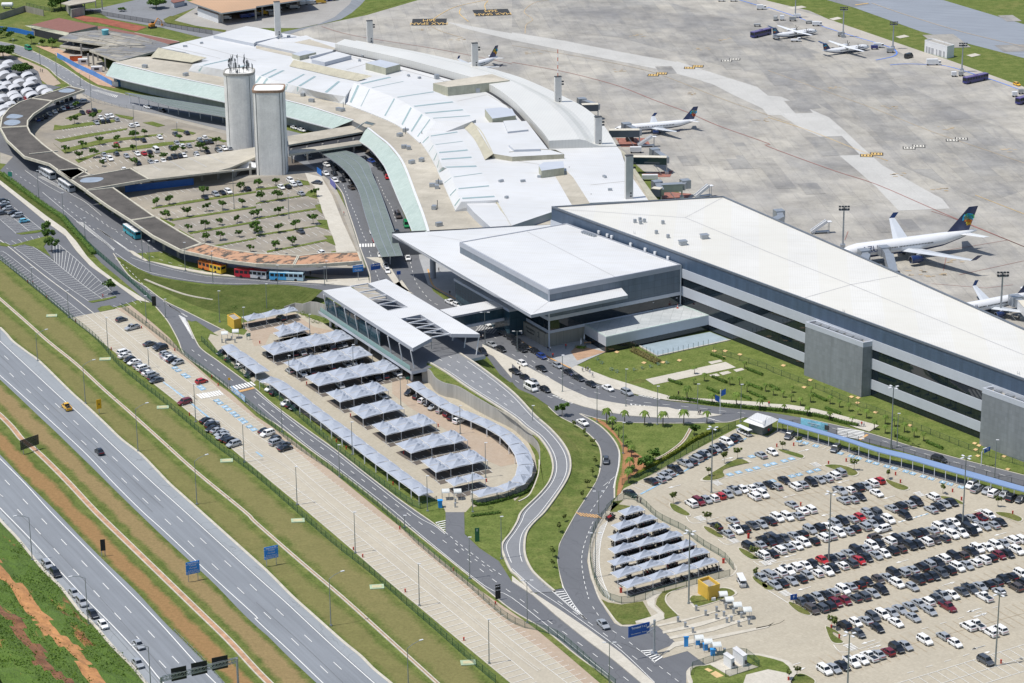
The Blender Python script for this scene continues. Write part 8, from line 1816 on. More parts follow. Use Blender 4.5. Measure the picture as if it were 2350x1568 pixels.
#  SMALL BUILDINGS, PLANT, KIOSKS
m_ybox=M('yellow_render',(.66,.42,.06),.7,var=.08,streak=.05)
def shed(name,label,s,h,m,mr=None,group=None,par=.0,cat_='building'):
 p=WL(s);t=bl(name,label,cat_,p,group);mb=MB();mb.prism(p,0,h,cap=True,mside=0,mi=1);mb.build('wall',[m,mr or m],t)
 if par:mb=MB();o=poff(p,.05);i=poff(p,-.2);k_=len(o);
 if par:
  for k in range(k_):
   a,b,c,d=o[k],o[(k+1)%k_],i[(k+1)%k_],i[k];mb.face([(a.x,a.y,h+par),(b.x,b.y,h+par),(c.x,c.y,h+par),(d.x,d.y,h+par)]);mb.face([(a.x,a.y,h-.1),(b.x,b.y,h-.1),(b.x,b.y,h+par),(a.x,a.y,h+par)]);mb.face([(d.x,d.y,h+par),(c.x,c.y,h+par),(c.x,c.y,h-.1),(d.x,d.y,h-.1)])
  mb.build('parapet',m,t)
 return t
yk=WL('23:1705,745 1805,818 1905,785');yk.append(yk[0]+yk[2]-yk[1]);
def shedp(name,label,p,h,m,mr,par,cat_='building'):
 t=bl(name,label,cat_,p);mb=MB();mb.prism(p,0,h,mi=1,mside=0);mb.build('wall',[m,mr],t);mb=MB();o=poff(p,.03);i=poff(p,-.22);n=len(o)
 for k in range(n):
  a,b,c,d=o[k],o[(k+1)%n],i[(k+1)%n],i[k];mb.face([(a.x,a.y,h+par),(b.x,b.y,h+par),(c.x,c.y,h+par),(d.x,d.y,h+par)]);mb.face([(a.x,a.y,h-.1),(b.x,b.y,h-.1),(b.x,b.y,h+par),(a.x,a.y,h+par)]);mb.face([(d.x,d.y,h+par),(c.x,c.y,h+par),(c.x,c.y,h-.05),(d.x,d.y,h-.05)])
 mb.build('parapet',m,t);return t
t=shedp('yellow_kiosk','yellow cube building with open parapet at the toll plaza',yk,2.9,m_ybox,m_conc,.75);q=g0('23:1850,815');mb=MB();mb.box((q.x,q.y,.5),(.9,.5,.8),.2);mb.build('air_conditioner',m_wmet,t)
yk2=WL('d:170,425 270,500 375,470');yk2 .append(yk2[0]+yk2[2]-yk2[1]);shedp('yellow_kiosk','yellow kiosk at the covered car park entrance',yk2,3.0,m_ybox,m_conc,.3)
for s,h,l in(('23:1940,1405 2010,1455 2040,1440',2.4,'smaller square white plant cabin'),('23:2025,1360 2120,1435 2155,1420',2.6,'longer white plant cabin')):
 p=WL(s);p.append(p[0]+p[2]-p[1]);t=bl('plant_cabin',l+' inside the small fenced yard','cabin',p,'plant cabins');mb=MB();mb.prism(p,.35,h+.35);mb.build('wall',m_wmet,t);mb=MB();mb.prism(poff(p,.1),h+.35,h+.5,bottom=True);mb.build('roof',M('cabin_roof',(.6,.6,.6),.6),t);mb=MB();q=pcent(p);mb.box((p[1].x*.5+p[2].x*.5,p[1].y*.5+p[2].y*.5,1.4),(.9,.1,.9));mb.build('vent',m_ink,t)
p=WL('30:1435,480 1640,540 1705,525');p.append(p[0]+p[2]-p[1]);t=shedp('electrical_hut','white flat roofed electrical hut between apron and grass',p,5.4,m_wmet,m_conc,.4)
for f_,w_ in((.1,1.0),(.22,1.4),(.36,1.6),(.55,.7),(.7,1.8),(.87,1.0)):q=p[0].lerp(p[1],f_);mb=MB();u=(p[1]-p[0]).normalized();mb.box((q.x+u.y*.05,q.y-u.x*.05,1.7),(w_,.1,2.6),math.atan2(u.y,u.x));mb.build('louvre_door',M('louvre_grey',(.35,.36,.38),.6),t)
p=WL('22:2180,820 2305,868 2345,850');pr_=WL('22:2120,730 2310,790 32:100,715 22:2235,655',3.2);t=bl('gatehouse','grey gatehouse with white hipped roof beside the golf cart','building',pr_);mb=MB();mb.prism(poff(pr_,-1.3),0,3.1,cap=False);mb.build('wall',M('gatehouse_wall',(.16,.18,.17),.6),t)
top=[Vector((q.x,q.y,4.1))for q in poff(pr_,-1.5)];lo=[Vector((q.x,q.y,3.1))for q in poff(pr_,0)];mb=MB();mb.loft([lo,top],caps=False);mb.poly(top);mb.build('roof',m_roof,t);seams(t,['22:2170,700 2310,750','22:2310,750 2345,690'],4.13,.15)
LB0='32:90,738 400,825 700,910 1000,1010 1300,1085 1700,1200 2350,1380 2700,1475';LB1='32:100,706 400,790 700,878 1000,970 1300,1040 1700,1150 2350,1335 2700,1430'
t=thing('covered_walkway','long narrow blue roofed walkway bordering the open car park','walkway',tuple(g0('32:1000,1075')));a=resample(cat(WL(LB0,3.0),4),70);b=resample(cat(WL(LB1,3.0),4),70);mb=MB();mb.strip([q+Vector((0,0,.1))for q in a],[q+Vector((0,0,.1))for q in b]);mb.strip([q-Vector((0,0,.1))for q in a],[q-Vector((0,0,.1))for q in b]);mb.wall([Vector((q.x,q.y,0))for q in a],2.85,3.12,.06);mb.build('roof',M('blue_roof',(.20,.29,.47),.5,var=.04),t)
for q in resample(cat(a,1),26):mb=MB();mb.tube([(q.x,q.y+.2,0),(q.x,q.y+.2,2.9)],.1,6);mb.build('post',m_wmet,t)
mb=MB();ga_=[Vector((q.x,q.y,.16))for q in a];gb_=[Vector((q.x,q.y,.16))for q in b];mb.strip(ga_,gb_);mb.build('walkway_floor',a_road,t)
def shelter(s,l,rz=.1,sc=.7):
 g=g0(s);t=thing('arched_shelter','white arched booth shelter, '+l,'shelter',g,rz,'arched shelters of the toll lanes');mb=MB();rg_=[]
 for k in range(9):a=math.pi*k/8;rg_.append([Vector((-1.0,-math.cos(a)*1.1,2.1+math.sin(a)*.7)),Vector((1.0,-math.cos(a)*1.1,2.1+math.sin(a)*.7))])
 for a,b in zip(rg_,rg_[1:]):mb.face([a[0],b[0],b[1],a[1]])
 mb.build('hood',M('hood_white',(.62,.64,.62),.4),t,local=True)
 for x in(-.9,.9):
  for y in(-1.05,1.05):mb=MB();mb.beam((x,y,0),(x,y,2.1),.08);mb.build('post',m_steel,t,local=True)
for i,s in enumerate(('23:1990,880','23:2065,930','23:2155,975','23:1935,830')):shelter(s,'%s from the yellow cube'%ordw([2,3,4,1][i]))
for i,s in enumerate(('23:1715,1235','23:1795,1270','23:1875,1300')):shelter(s,'small one %s from left near the blue boxes'%ordw(i+1))
for i,s in enumerate(('f:905,1400','f:1080,1400')):shelter(s,'%s entrance lane of the covered car park'%('left','right')[i])
for i,s in enumerate(('d:130,650','d:290,620')):shelter(s,'%s lane near the yellow kiosk'%('left','right')[i])
def boxes(spec,name,label,cat_,size,m,group,z=0.0,m2=None):
 P=sorted(D(spec),key=lambda p:p[0])
 for i,p in enumerate(P):
  g=W(p);t=thing(name,'%s, %s from left'%(label,ordw(i+1))if len(P)>1 else label,cat_,(g.x,g.y,z),.1,group);mb=MB();mb.box((0,0,size[2]*.45),(size[0]*.8,size[1]*.8,size[2]*.9));mb.build('cabinet',m,t,local=True);mb=MB();mb.box((0,0,size[2]*.95),(size[0],size[1],size[2]*.1));mb.build('top',m2 or m,t,local=True)
boxes('23:1523,1010 1590,1060 1660,1110 1690,905 1777,950 1877,915 1945,960 1875,985 1972,1020 2013,1005 2080,1050 2105,970 2175,1030 2033,935 1963,890 1950,1300','ticket_post','grey ticket post on the toll islands','ticket post',(.6,.7,1.4),m_steel,'ticket posts');boxes('f:1050,1460 1045,1520 d:90,690 d:145,700 d:230,650 d:280,690','ticket_post','grey ticket post of the covered car park','ticket post',(.5,.6,1.3),m_steel,'ticket posts')
boxes('23:1705,1215 1775,1265 1843,1315','pay_station','bright blue pay station beside the exit lane','pay station',(1.2,1.0,1.7),M('pay_blue',(.03,.30,.72),.4),'pay stations');boxes('f:825,1520','pay_station','blue pay station at the covered car park entrance','pay station',(1.3,1.2,2.1),MATS['pay_blue'],'pay stations')
boxes('23:1598,1235','advert_board','blue advertising stand on the toll island','advert',(1.2,.3,2.6),MATS['pay_blue'],None)
m_redc=M('cabinet_red',(.50,.045,.03),.5);boxes('02:1022,80 1740,680 1650,590 2003,410 1945,335 1605,90 01:695,1390 255,1030 300,1040 430,1170 945,1160 1300,1450','extinguisher_cabinet','small red cabinet beside the strip car park','cabinet',(.4,.3,.9),m_redc,'red extinguisher cabinets')
boxes('13:895,350 980,415 1370,735 1908,1180 1320,160 1812,540 2198,850','extinguisher_cabinet','red cabinet along the lower strip car park','cabinet',(.4,.3,.9),m_redc,'red extinguisher cabinets');boxes('12:828,990 738,925 1258,1320 465,395 868,690 1355,1035 1672,785 2115,1290 35,20','extinguisher_cabinet','red cabinet in the covered car park','cabinet',(.4,.3,.9),m_redc,'red extinguisher cabinets')
boxes('23:1940,470 1665,335 1000,740 2170,240','extinguisher_cabinet','red cabinet near the motorcycle park','cabinet',(.7,.5,1.3),m_redc,'red extinguisher cabinets');boxes('33:835,710 300,860 580,1070 653,1160 1228,930 1787,750 1495,510 2138,1390 187,1550 2245,20 400,200 910,680 32:300,1510 235,960 717,1105 1170,1230 1215,1300 1693,1385 1775,1460 555,1130 80,970','extinguisher_cabinet','red cabinet among the open car park rows','cabinet',(.42,.32,1.0),m_redc,'red extinguisher cabinets')
for i,s in enumerate(('02:965,165','02:1495,608','02:2080,1098','13:385,80','13:1110,688','13:1948,1385','01:475,1335')):
 g=W(D(s)[0]);t=thing('chamber_cover','pale green chamber cover on the highway bank, %s of seven'%ordw(i+1),'cover',(g.x,g.y,0),.12,'pale green chamber covers');mb=MB();mb.box((0,0,.1),(3.4,2.4,.3));mb.build('slab',M('pale_green_slab',(.36,.45,.30),.8,var=.2),t,local=True);mb=MB();mb.box((0,0,.27),(2.3,1.3,.06));mb.build('lid',M('cream_lid',(.5,.46,.28),.8),t,local=True)
for i,s in enumerate(('22:1855,92','22:1955,92','22:2090,125','22:1940,150','22:1385,195','22:1535,178','22:1210,200','22:962,102','32:140,225','32:385,360','32:330,425','32:985,655','32:1300,775','32:820,568','32:765,513','32:825,522','32:1895,940','32:1935,960','32:1905,998','32:1925,1055','32:2200,1178','32:2165,1060')):sheet('inspection_slab',[W((D(s)[0][0]+a,D(s)[0][1]+b))for a,b in((-6,0),(1,3),(6.5,-1),(-1,-3))],.2,M('ochre_slab',(.60,.42,.20),.8,var=.15))
for s in('23:1765,1450 1810,1475 1845,1460 1795,1438','23:1820,1490 1880,1530 1945,1510 1870,1465'):sheet('inspection_slab',s,.27,MATS['ochre_slab'])
#  BUSES, TRUCKS, CARTS, PEOPLE
m_bwin=M('bus_window',(.015,.02,.025),.12)
def bus(s,d,L,m1,m2,label,z=.08,H=3.1,roof=None):
 g=W(D(s)[0],1.5);a=math.atan2(d.y,d.x);t=thing('bus',label,'bus',(g.x,g.y,z),a,'buses');w=1.25;mb=MB();h=L/2
 for x0,x1,mi in((-h,0,1),(0,h,0)):mb.prism([(x0,-w),(x1,-w),(x1,w),(x0,w)],.4,H-.12,mi=mi);
 mb.build('body',[m1,m2],t,local=True);mb=MB();mb.loft([[Vector((-h,-w,H-.12)),Vector((h,-w,H-.12)),Vector((h,w,H-.12)),Vector((-h,w,H-.12))],[Vector((-h+.15,-w+.2,H)),Vector((h-.15,-w+.2,H)),Vector((h-.15,w-.2,H)),Vector((-h+.15,w-.2,H))]]);mb.box((0,0,H+.1),(1.8,1.2,.25));mb.build('roof',roof or m_wmet,t,local=True)
 for sgn in(-1,1):
  mb=MB();n=int(L/1.6)
  for k in range(n):mb.box((-h+.9+k*(L-1.6)/(n-1)*.97,sgn*(w+.01),2.1),(1.25,.05,.95))
  mb.build('window_row',m_bwin,t,local=True)
 mb=MB();mb.box((h+.01,0,2.0),(.06,2.2,1.3));mb.build('windscreen',m_bwin,t,local=True);mb=MB();mb.box((-h-.01,0,2.2),(.06,1.9,.8));mb.build('rear_window',m_bwin,t,local=True)
 for x in(h-2.4,-h+2.6):
  for y in(-1.15,1.15):mb=MB();mb.tube([(x,y-.14,.5),(x,y+.14,.5)],.5,12);mb.build('wheel',m_tyre,t,local=True)
BC=lambda n,c:M('bus_'+n,c,.35,var=.04,coat=.4)
bdir=dirpx('01:2030,900 1880,860');bus('01:1947,885',bdir,11.0,BC('orange',(.6,.16,.02)),BC('yellow',(.65,.45,.03)),'orange and yellow city bus under the rust red roof',roof=BC('orange',(.6,.16,.02)))
bdir=dirpx('11:100,955 01:2170,930');bus('01:2310,945',bdir,11.5,BC('red',(.45,.015,.03)),BC('white',(.6,.6,.6)),'red and white city bus, middle of the near three',roof=BC('red',(.45,.015,.03)))
bus('11:285,968',dirpx('11:420,975 150,965'),11.5,BC('sky',(.08,.40,.70)),BC('pale',(.45,.62,.7)),'pale blue city bus, right of the near three',roof=BC('pale',(.45,.62,.7)))
bd=dirpx('01:1290,600 1160,510');bus('01:1215,560',bd,12,BC('teal',(.03,.38,.45)),BC('teal2',(.02,.30,.38)),'teal coach parked against the black canopy');bus('01:612,135',dirpx('01:680,180 545,90'),12,BC('coach',(.5,.52,.54)),BC('coach2',(.42,.45,.48)),'white coach, the lower of two beside the black canopy');bus('01:435,20',dirpx('01:500,60 370,-20'),12,BC('coach',(.5,.52,.54)),BC('coach2',(.42,.45,.48)),'white coach, the upper of two beside the black canopy')
nv_=BC('navy',(.025,.03,.16));rfn=BC('navy_roof',(.14,.10,.24));bus('30:1905,722',dirpx('30:2010,700 1800,745'),14,nv_,nv_,'navy apron bus beside the blue line at the right',roof=rfn);bus('20:2285,305',dirpx('30:-10,290 20:2215,320'),13,nv_,nv_,'navy apron bus at the tail of the left propeller airliner',roof=rfn);bus('30:2375,910',dirpx('30:2420,900 2330,925'),13,nv_,nv_,'navy apron bus cut by the right edge',roof=rfn)
cars('30:1293,517,kv','alone on the apron left of the white hut','apron vehicles',dirpx('30:1250,530 1340,505'),0,far=True);cars('30:2285,770,yh','on the apron near the right edge','apron vehicles',dirpx('30:2250,760 2320,785'),0,far=True)
def cart(s,label,L=3.2,w=1.7,h=1.6,m=None,rz=0,nm='baggage_cart',cab=False):
 g=g0(s);t=thing(nm,label,'apron vehicle',g,rz,'apron equipment');mb=MB();mb.box((0,0,.65+h/2),(L,w,h));mb.build('body',m or m_wmet,t,local=True)
 if cab:mb=MB();mb.box((L/2+.7,0,1.2),(1.4,w,1.5));mb.build('cab',m or m_wmet,t,local=True);mb=MB();mb.box((L/2+.95,0,1.6),(1.0,w+.04,.5));mb.build('cab_window',m_bwin,t,local=True)
 for x in(-L/2+.5,L/2-.3):
  for y in(-1,1):mb=MB();mb.tube([(x,y*w*.48-.1,.33),(x,y*w*.48+.1,.33)],.33,8);mb.build('wheel',m_tyre,t,local=True)
m_gry=M('equipment_grey',(.35,.36,.36),.6,var=.15)
for s,l,kw in(('30:75,360','white baggage cart below the left propeller airliner, leftmost',{}),('30:160,342','white baggage cart below the left propeller airliner, second',{}),('30:240,385','white pickup tug below the left propeller airliner',dict(cab=True,h=.6,nm='tug')),('30:68,190','grey truck behind the left propeller airliner',dict(cab=True,m=m_gry,rz=1.4,nm='service_truck')),('30:128,190','white box unit beside the grey truck',dict(h=1.9,L=2)),('30:225,195','grey cluster of equipment under the first mast',dict(m=m_gry)),('30:268,165','white tank trailer beside the first mast',dict(h=1.3)),('30:375,218','dark tug near the blue line',dict(m=m_gry,h=.9,nm='tug')),('30:435,240','white truck at the nose of the left propeller airliner',dict(cab=True,nm='service_truck')),('30:670,335','pale ground power unit under the second mast',dict(m=m_gry)),('30:975,455','navy tug at the nose of the right propeller airliner',dict(m=nv_,nm='tug',h=1.3)),('30:1000,440','white truck behind the navy tug',dict(cab=True,nm='service_truck')),('30:1120,485','pale equipment inside the bend of the blue line',dict(m=m_gry)),('30:1505,600','white catering truck left of the right mast',dict(h=2.2,L=5,nm='service_truck',cab=True)),('30:1705,705','white box at the foot of the fourth mast',dict(h=1.6,L=2.2)),('30:1770,700','grey box at the foot of the fourth mast',dict(m=m_gry,L=2)),('30:2262,890','white box near the right edge',dict(L=2.2)),('30:2320,865','grey equipment near the right edge',dict(m=m_gry,L=2.2)),('20:2250,245','small grey tug above the navy bus',dict(m=m_gry,h=.8,nm='tug')),('20:1920,15','row of white carts at the top edge, left',{}),('20:2030,15','row of white carts at the top edge, right',{}),('20:2275,90','white truck at the top of the apron',dict(h=1.8,cab=True,nm='service_truck')),('20:1135,1405','white truck above the empty boarding bridge',dict(h=1.8,L=4.5,nm='service_truck')),('20:1080,1300','dark equipment under the jet boarding bridge',dict(m=m_ink)),('21:1265,90','white tanker at the pier corner',dict(h=1.6,L=6,nm='service_truck'))):cart(s,l,**kw)
def golf(s,label,rz,L=5.2):
 g=g0(s);t=thing('golf_cart',label,'golf cart',g,rz,'white roofed carts');mb=MB();mb.box((0,0,2.0),(L,1.5,.12));mb.build('roof',m_wmet,t,local=True);mb=MB();mb.box((0,0,.5),(L,1.3,.35));mb.box((L/2-.3,0,.8),(.6,1.3,.5));mb.build('body',m_wmet,t,local=True)
 for k in range(3):mb=MB();mb.box((-L/2+.8+k*1.3,0,.85),(.6,1.2,.5));mb.build('seat',m_ink,t,local=True)
 for x in(-L/2+.1,L/2-.1):
  for y in(-.7,.7):mb=MB();mb.beam((x,y,.5),(x,y,2),.06);mb.build('post',m_steel,t,local=True)
 for x in(-L/2+.7,L/2-.7):
  for y in(-.65,.65):mb=MB();mb.tube([(x,y-.1,.28),(x,y+.1,.28)],.28,8);mb.build('wheel',m_tyre,t,local=True)
golf('22:2130,855','long white roofed golf cart beside the gatehouse',math.atan2(dirpx('22:2180,860 2070,810').y,dirpx('22:2180,860 2070,810').x));dd_=dirpx('23:2080,620 2120,700');golf('23:2105,665','white roofed cart on the lane near the yellow cube',math.atan2(dd_.y,dd_.x),4.6)
def person_mesh(pose):
 me=bpy.data.meshes.new('person');s=pose;V=[(0,0,.95),(0,0,1.2),(0,0,1.42),(0,0,1.52),(0,.01,1.64),(.10,0,.9),(.12,.12*s,.50),(.12,.05*s-.08,.08),(.12,.05*s+.08,.04),(-.10,0,.9),(-.12,-.12*s,.50),(-.12,-.20*s-.03,.08),(-.12,-.2*s+.12,.04),(.20,0,1.38),(.26,-.06*s,1.12),(.25,.08,.90),(-.20,0,1.38),(-.26,.06*s,1.12),(-.25,.12,.90)]
 Ed=[(0,1),(1,2),(2,3),(3,4),(0,5),(5,6),(6,7),(7,8),(0,9),(9,10),(10,11),(11,12),(2,13),(13,14),(14,15),(2,16),(16,17),(17,18)]
 Rr=[.16,.15,.15,.06,.11,.11,.075,.05,.045,.11,.075,.05,.045,.08,.05,.04,.08,.05,.04]
 me.from_pydata(V,Ed,[]);o=bpy.data.objects.new('person',me);COL.objects.link(o);md=o.modifiers.new('s','SKIN')
 for i,r in enumerate(Rr):me.skin_vertices[0].data[i].radius=(r,r)
 me.skin_vertices[0].data[0].use_root=True;o.modifiers.new('u','SUBSURF').levels=1;bpy.context.view_layer.update();m2=bpy.data.meshes.new_from_object(o.evaluated_get(bpy.context.evaluated_depsgraph_get()));COL.objects.unlink(o);bpy.data.objects.remove(o)
 return m2
m_skin=M('skin',(.30,.17,.11),.6);m_hair=M('hair',(.02,.015,.012),.7)
PM_={}
def person(s,shirt,trous,label,rz=0,pose=1):
 key=(shirt,trous,pose)
 if key not in PM_:
  me=person_mesh(pose);cols={'white':(.65,.65,.65),'red':(.5,.03,.03),'black':(.02,.02,.025),'blue':(.05,.09,.25),'grey':(.2,.2,.22),'yellow':(.6,.55,.05)}
  me.materials.clear()
  for m in(m_skin,M('cloth_'+shirt,cols[shirt],.8),M('cloth_'+trous,cols[trous],.8),m_hair):me.materials.append(m)
  for f in me.polygons:z=f.center.z;f.material_index=3 if(z>1.66 or(z>1.58 and f.center.y<-.03))else(0 if z>1.47 or(abs(f.center.x)>.21 and z<1.1)else(1 if z>.95 else 2));f.use_smooth=True
  PM_[key]=me
 g=g0(s);o=bpy.data.objects.new('person',PM_[key]);COL.objects.link(o);o.matrix_basis=Matrix.Translation((g.x,g.y,.17))@Matrix.Rotation(rz,4,'Z');tag(o,label,'person','people on foot')
for i,(s,a,b,l)in enumerate((('22:648,282','white','black','group on the terminal path, leftmost'),('22:676,275','black','grey','group on the terminal path, second'),('22:695,280','grey','black','group on the terminal path, third'),('22:715,295','white','blue','group on the terminal path, fourth'),('22:740,335','white','grey','alone below the group on the path'),('22:545,345','blue','black','beside the black sedans at the kerb'),('22:1528,505','black','black','walking on the path above the hedge'),('22:1712,680','grey','black','left of two on the crossing island'),('22:1728,680','black','grey','right of two on the crossing island'),('32:8,600','red','blue','in red on the path at the hedge'),('32:832,785','white','black','left of three at the path end'),('32:858,788','red','grey','middle of three at the path end'),('32:880,785','white','blue','right of three at the path end'),('23:2170,245','red','red','all in red among the open car park rows'),('03:400,510','white','black','beside the first silver car on the highway'),('22:375,155','red','black','on the orange kerb line'),('22:340,205','white','grey','standing in the forecourt road'),('22:70,275','black','black','beside the taxi line'),('22:330,95','black','blue','below the concrete wall, left'),('22:352,95','white','black','below the concrete wall, right'),('22:495,70','red','black','in front of the concrete panels'),('22:1160,1478' if False else '22:1150,1480','black','black','at the motorcycle park gate, left'),('22:1180,1490','grey','black','at the motorcycle park gate, right'),('32:622,905','black','black','under the blue roof, left of pair'),('32:640,905','grey','black','under the blue roof, right of pair'),('32:1010,1040','black','blue','alone under the long blue roof'),('32:5,850','red','black','beside the gatehouse wall'),('c:835,1065','white','black','below the drop-off canopy corner, left'),('c:815,1080','black','grey','below the drop-off canopy corner, right'),('c:1075,985','white','blue','shaded kerb, left of the yellow sign'),('c:1010,930','black','black','shaded kerb under the footbridge, left'),('c:1035,935','grey','black','shaded kerb under the footbridge, right'),('c:1125,960','black','grey','shaded kerb near the sign wall, left'),('c:1190,1040','white','black','shaded kerb near the sign wall, right'),('c:430,445','black','black','beside the great column under the canopy'),('c:530,660','black','grey','on the dark platform under the canopy, left'),('c:690,610','grey','black','on the dark platform under the canopy, middle'),('c:722,665','black','blue','on the dark platform under the canopy, right'),('11:808,415','red','grey','walking down the kerb road sidewalk'),('11:500,965','black','black','waiting on the bus platform'),('00:372,665','black','grey','upper left path, left of pair'),('00:390,670','grey','black','upper left path, right of pair'),('00:372,745','white','grey','upper left path beside the shades'),('20:975,1315','yellow','blue','in a yellow vest on the red stand'))):
 person(s,a,b,'person '+l,i*1.7,1 if i%2 else-1)
for i,s in enumerate(('c:1735,1130','c:1765,1085')):
 g=g0(s);t=thing('closed_parasol','closed white parasol on the red terrace, %s'%('front','back')[i],'parasol',g,0,'closed parasols');mb=MB();mb.tube([(0,0,.2),(0,0,1.0)],.04,6);mb.build('pole',m_steel,t,local=True);mb=MB();mb.tube([(0,0,.9),(0,0,1.3),(0,0,2.9)],[.22,.3,.03],10);mb.build('fabric',m_wmet,t,local=True)
g=g0('c:1795,1110');t=thing('picnic_table','low wooden table on the red terrace','table',g,.2);mb=MB();mb.box((0,0,.75),(2.2,.9,.1));mb.build('tabletop',M('wood',(.45,.28,.15),.7),t,local=True)
for x in(-.9,.9):mb=MB();mb.box((x,0,.35),(.12,.7,.7));mb.build('leg',MATS['wood'],t,local=True)
hedge('c:1700,1145 1770,1150','bushy potted plants around the front parasol',1.2,1.0,leaf=l_palm,name='planter',group=None or 'shrubs')
#  TOP LEFT BUILDINGS
hz=6.5;hp_=WL('00:1730,15 2035,120 2350,75 10:0,60 530,-20 300,-180 00:2300,-160',hz);t=bl('hangar','open hangar with rust brown roof and bays of parked vehicles, top edge','hangar',hp_);mb=MB();mb.prism(hp_,hz-.7,hz,bottom=True,mside=1);mb.build('roof',[mribbed('brown_roof',(.48,.31,.19),.3,1.5,.15,.8,0,.3,(.35,.27,.2)),m_steel],t)
mb=MB();q=WL('00:1815,130 2000,215 2110,215 2115,150 1960,60 1830,60');mb.prism(WL('00:1815,150 2005,215 2040,205 1870,110'),0,4.2);mb.build('office_wall',m_wmet,t);mb=MB();w__=WL('00:1895,150 1940,165');mb.wall(w__,2.2,3.0,.3);mb.build('office_window',m_glass,t)
for s in('00:2045,215','00:2350,190','10:60,150','10:385,80','00:1830,140'):q=g0(s);mb=MB();mb.box((q.x,q.y,3),(.8,.8,5.8));mb.build('column',m_conc,t)
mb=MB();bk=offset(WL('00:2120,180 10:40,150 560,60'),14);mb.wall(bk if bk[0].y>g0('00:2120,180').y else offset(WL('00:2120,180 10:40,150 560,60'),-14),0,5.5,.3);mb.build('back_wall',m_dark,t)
HV=[('00:2060,185','w'),('00:2240,170','b'),('00:2290,160','b'),('00:2335,150','g'),('10:50,140','y'),('10:105,130','w'),('10:150,150','g'),('10:310,75','s'),('10:340,85','s'),('10:430,50','w'),('10:490,45','s'),('10:580,35','y'),('10:640,15','b'),('10:690,10','s')]
for i,(s,c)in enumerate(HV):cart(s,'parked service truck in the top hangar, %s from left'%ordw(i+1),4.0,2.0,1.6,mcar(c),.4,'service_truck',True)
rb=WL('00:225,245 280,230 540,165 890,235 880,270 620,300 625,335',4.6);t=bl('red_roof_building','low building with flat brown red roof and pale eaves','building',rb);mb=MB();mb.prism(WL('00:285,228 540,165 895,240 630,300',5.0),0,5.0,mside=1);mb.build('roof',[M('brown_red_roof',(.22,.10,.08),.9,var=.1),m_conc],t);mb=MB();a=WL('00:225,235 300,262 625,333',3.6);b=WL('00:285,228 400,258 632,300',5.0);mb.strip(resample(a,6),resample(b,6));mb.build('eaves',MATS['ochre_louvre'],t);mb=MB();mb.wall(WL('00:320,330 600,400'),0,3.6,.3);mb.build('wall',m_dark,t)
t=thing('red_roof_building','long narrow strip of brown red roofing beside the earth pit','building',tuple(g0('00:1200,360')));mb=MB();mb.prism(WL('00:895,240 960,245 1650,385 1520,410 1240,320 900,262',4.6),0,4.6,mside=1);mb.build('roof',[MATS['brown_red_roof'],m_conc],t)
fr=WL('00:540,350 640,310 880,275 1250,320 1560,410 1430,470 1090,560 820,460 990,415',6.6);t=bl('concrete_frame','unfinished concrete frame building with puddled open slabs','building',fr);m_slabr=mslab('puddled_slab',(.40,.37,.30),(.20,.21,.23),7,4,.45,.5,.7,.3,(.16,.17,.19),.3)
mb=MB();mb.prism(fr,5.7,6.6,bottom=True,mside=1);mb.build('upper_slab',[m_slabr,m_lime],t);f2=WL('00:540,430 760,465 820,460 1090,560 1250,520 1430,470 1500,380 1000,330 640,370',3.0);mb=MB();mb.prism(poff(f2,-.3),2.6,3.4,bottom=True,mside=1);mb.build('lower_slab',[m_slabr,m_lime],t)
for s in('00:610,470','00:750,520','00:815,610','00:970,650','00:1080,660','00:900,560','00:680,480','00:860,600'):q=g0(s);mb=MB();mb.box((q.x,q.y,3),(.7,.7,5.8));mb.build('column',m_conc,t)
mb=MB();
for s in('00:760,330 1200,440','00:900,300 1400,400','00:660,320 900,370','00:880,480 1200,500','00:1000,430 1330,420'):p=WL(s,6.6);mb.beam(p[0]+Vector((0,0,.2)),p[1]+Vector((0,0,.2)),.5,.5)
mb.pieces('roof_beam',m_conc,t)
q=W(D('00:968,320')[0],6.6);t=thing('water_tank','round teal water tank on the unfinished slab','tank',q);mb=MB();mb.tube([(0,0,0),(0,0,2.4)],[1.5,1.7],20);mb.build('tank_body',M('tank_teal',(.10,.36,.42),.5),t,local=True,smooth=True);mb=MB();mb.tube([(0,0,2.4),(0,0,2.55)],[1.75,1.6],20);mb.build('lid',M('tank_lid',(.2,.5,.55),.5),t,local=True)
t=thing('shipping_container','orange site container behind the blue hoarding','container',g0('00:700,560'),.1);mb=MB();mb.box((0,0,1.3),(5.5,2.4,2.4));mb.build('container_body',M('container_orange',(.6,.12,.03),.6),t,local=True);mb=MB();mb.box((0,0,2.55),(5.6,2.5,.12));mb.build('roof',m_conc,t,local=True)
for i,s in enumerate(('00:770,590','00:890,660')):t=thing('site_cabin','white site cabin behind the blue hoarding, %s'%('upper','lower')[i],'cabin',g0(s),.1,'site cabins');mb=MB();mb.box((0,0,1.3),(5,2.4,2.4));mb.build('wall',m_wmet,t,local=True);mb=MB();mb.box((0,-1.22,1.5),(2.2,.06,.9));mb.build('window',m_bwin,t,local=True)
p=WL('00:600,90 660,165 780,140 720,75');t=bl('gatehouse','old two level concrete gatehouse by the big tree','building',p);mb=MB();mb.prism(p,0,4.2,mside=0);mb.build('wall',m_conc,t);pr2=WL('00:560,30 640,50 880,10 870,-20 700,-10',6.2);mb=MB();mb.prism(pr2,5.7,6.2,bottom=True);mb.build('roof',m_stain,t);mb=MB();mb.prism(poff(p,-1),4.2,5.8);mb.build('glazing',m_glass,t)
for s in('00:740,110','00:780,100','00:880,70','00:940,90'):q=g0(s);mb=MB();mb.box((q.x,q.y,2.9),(.5,.5,5.8));mb.build('column',m_conc,t)
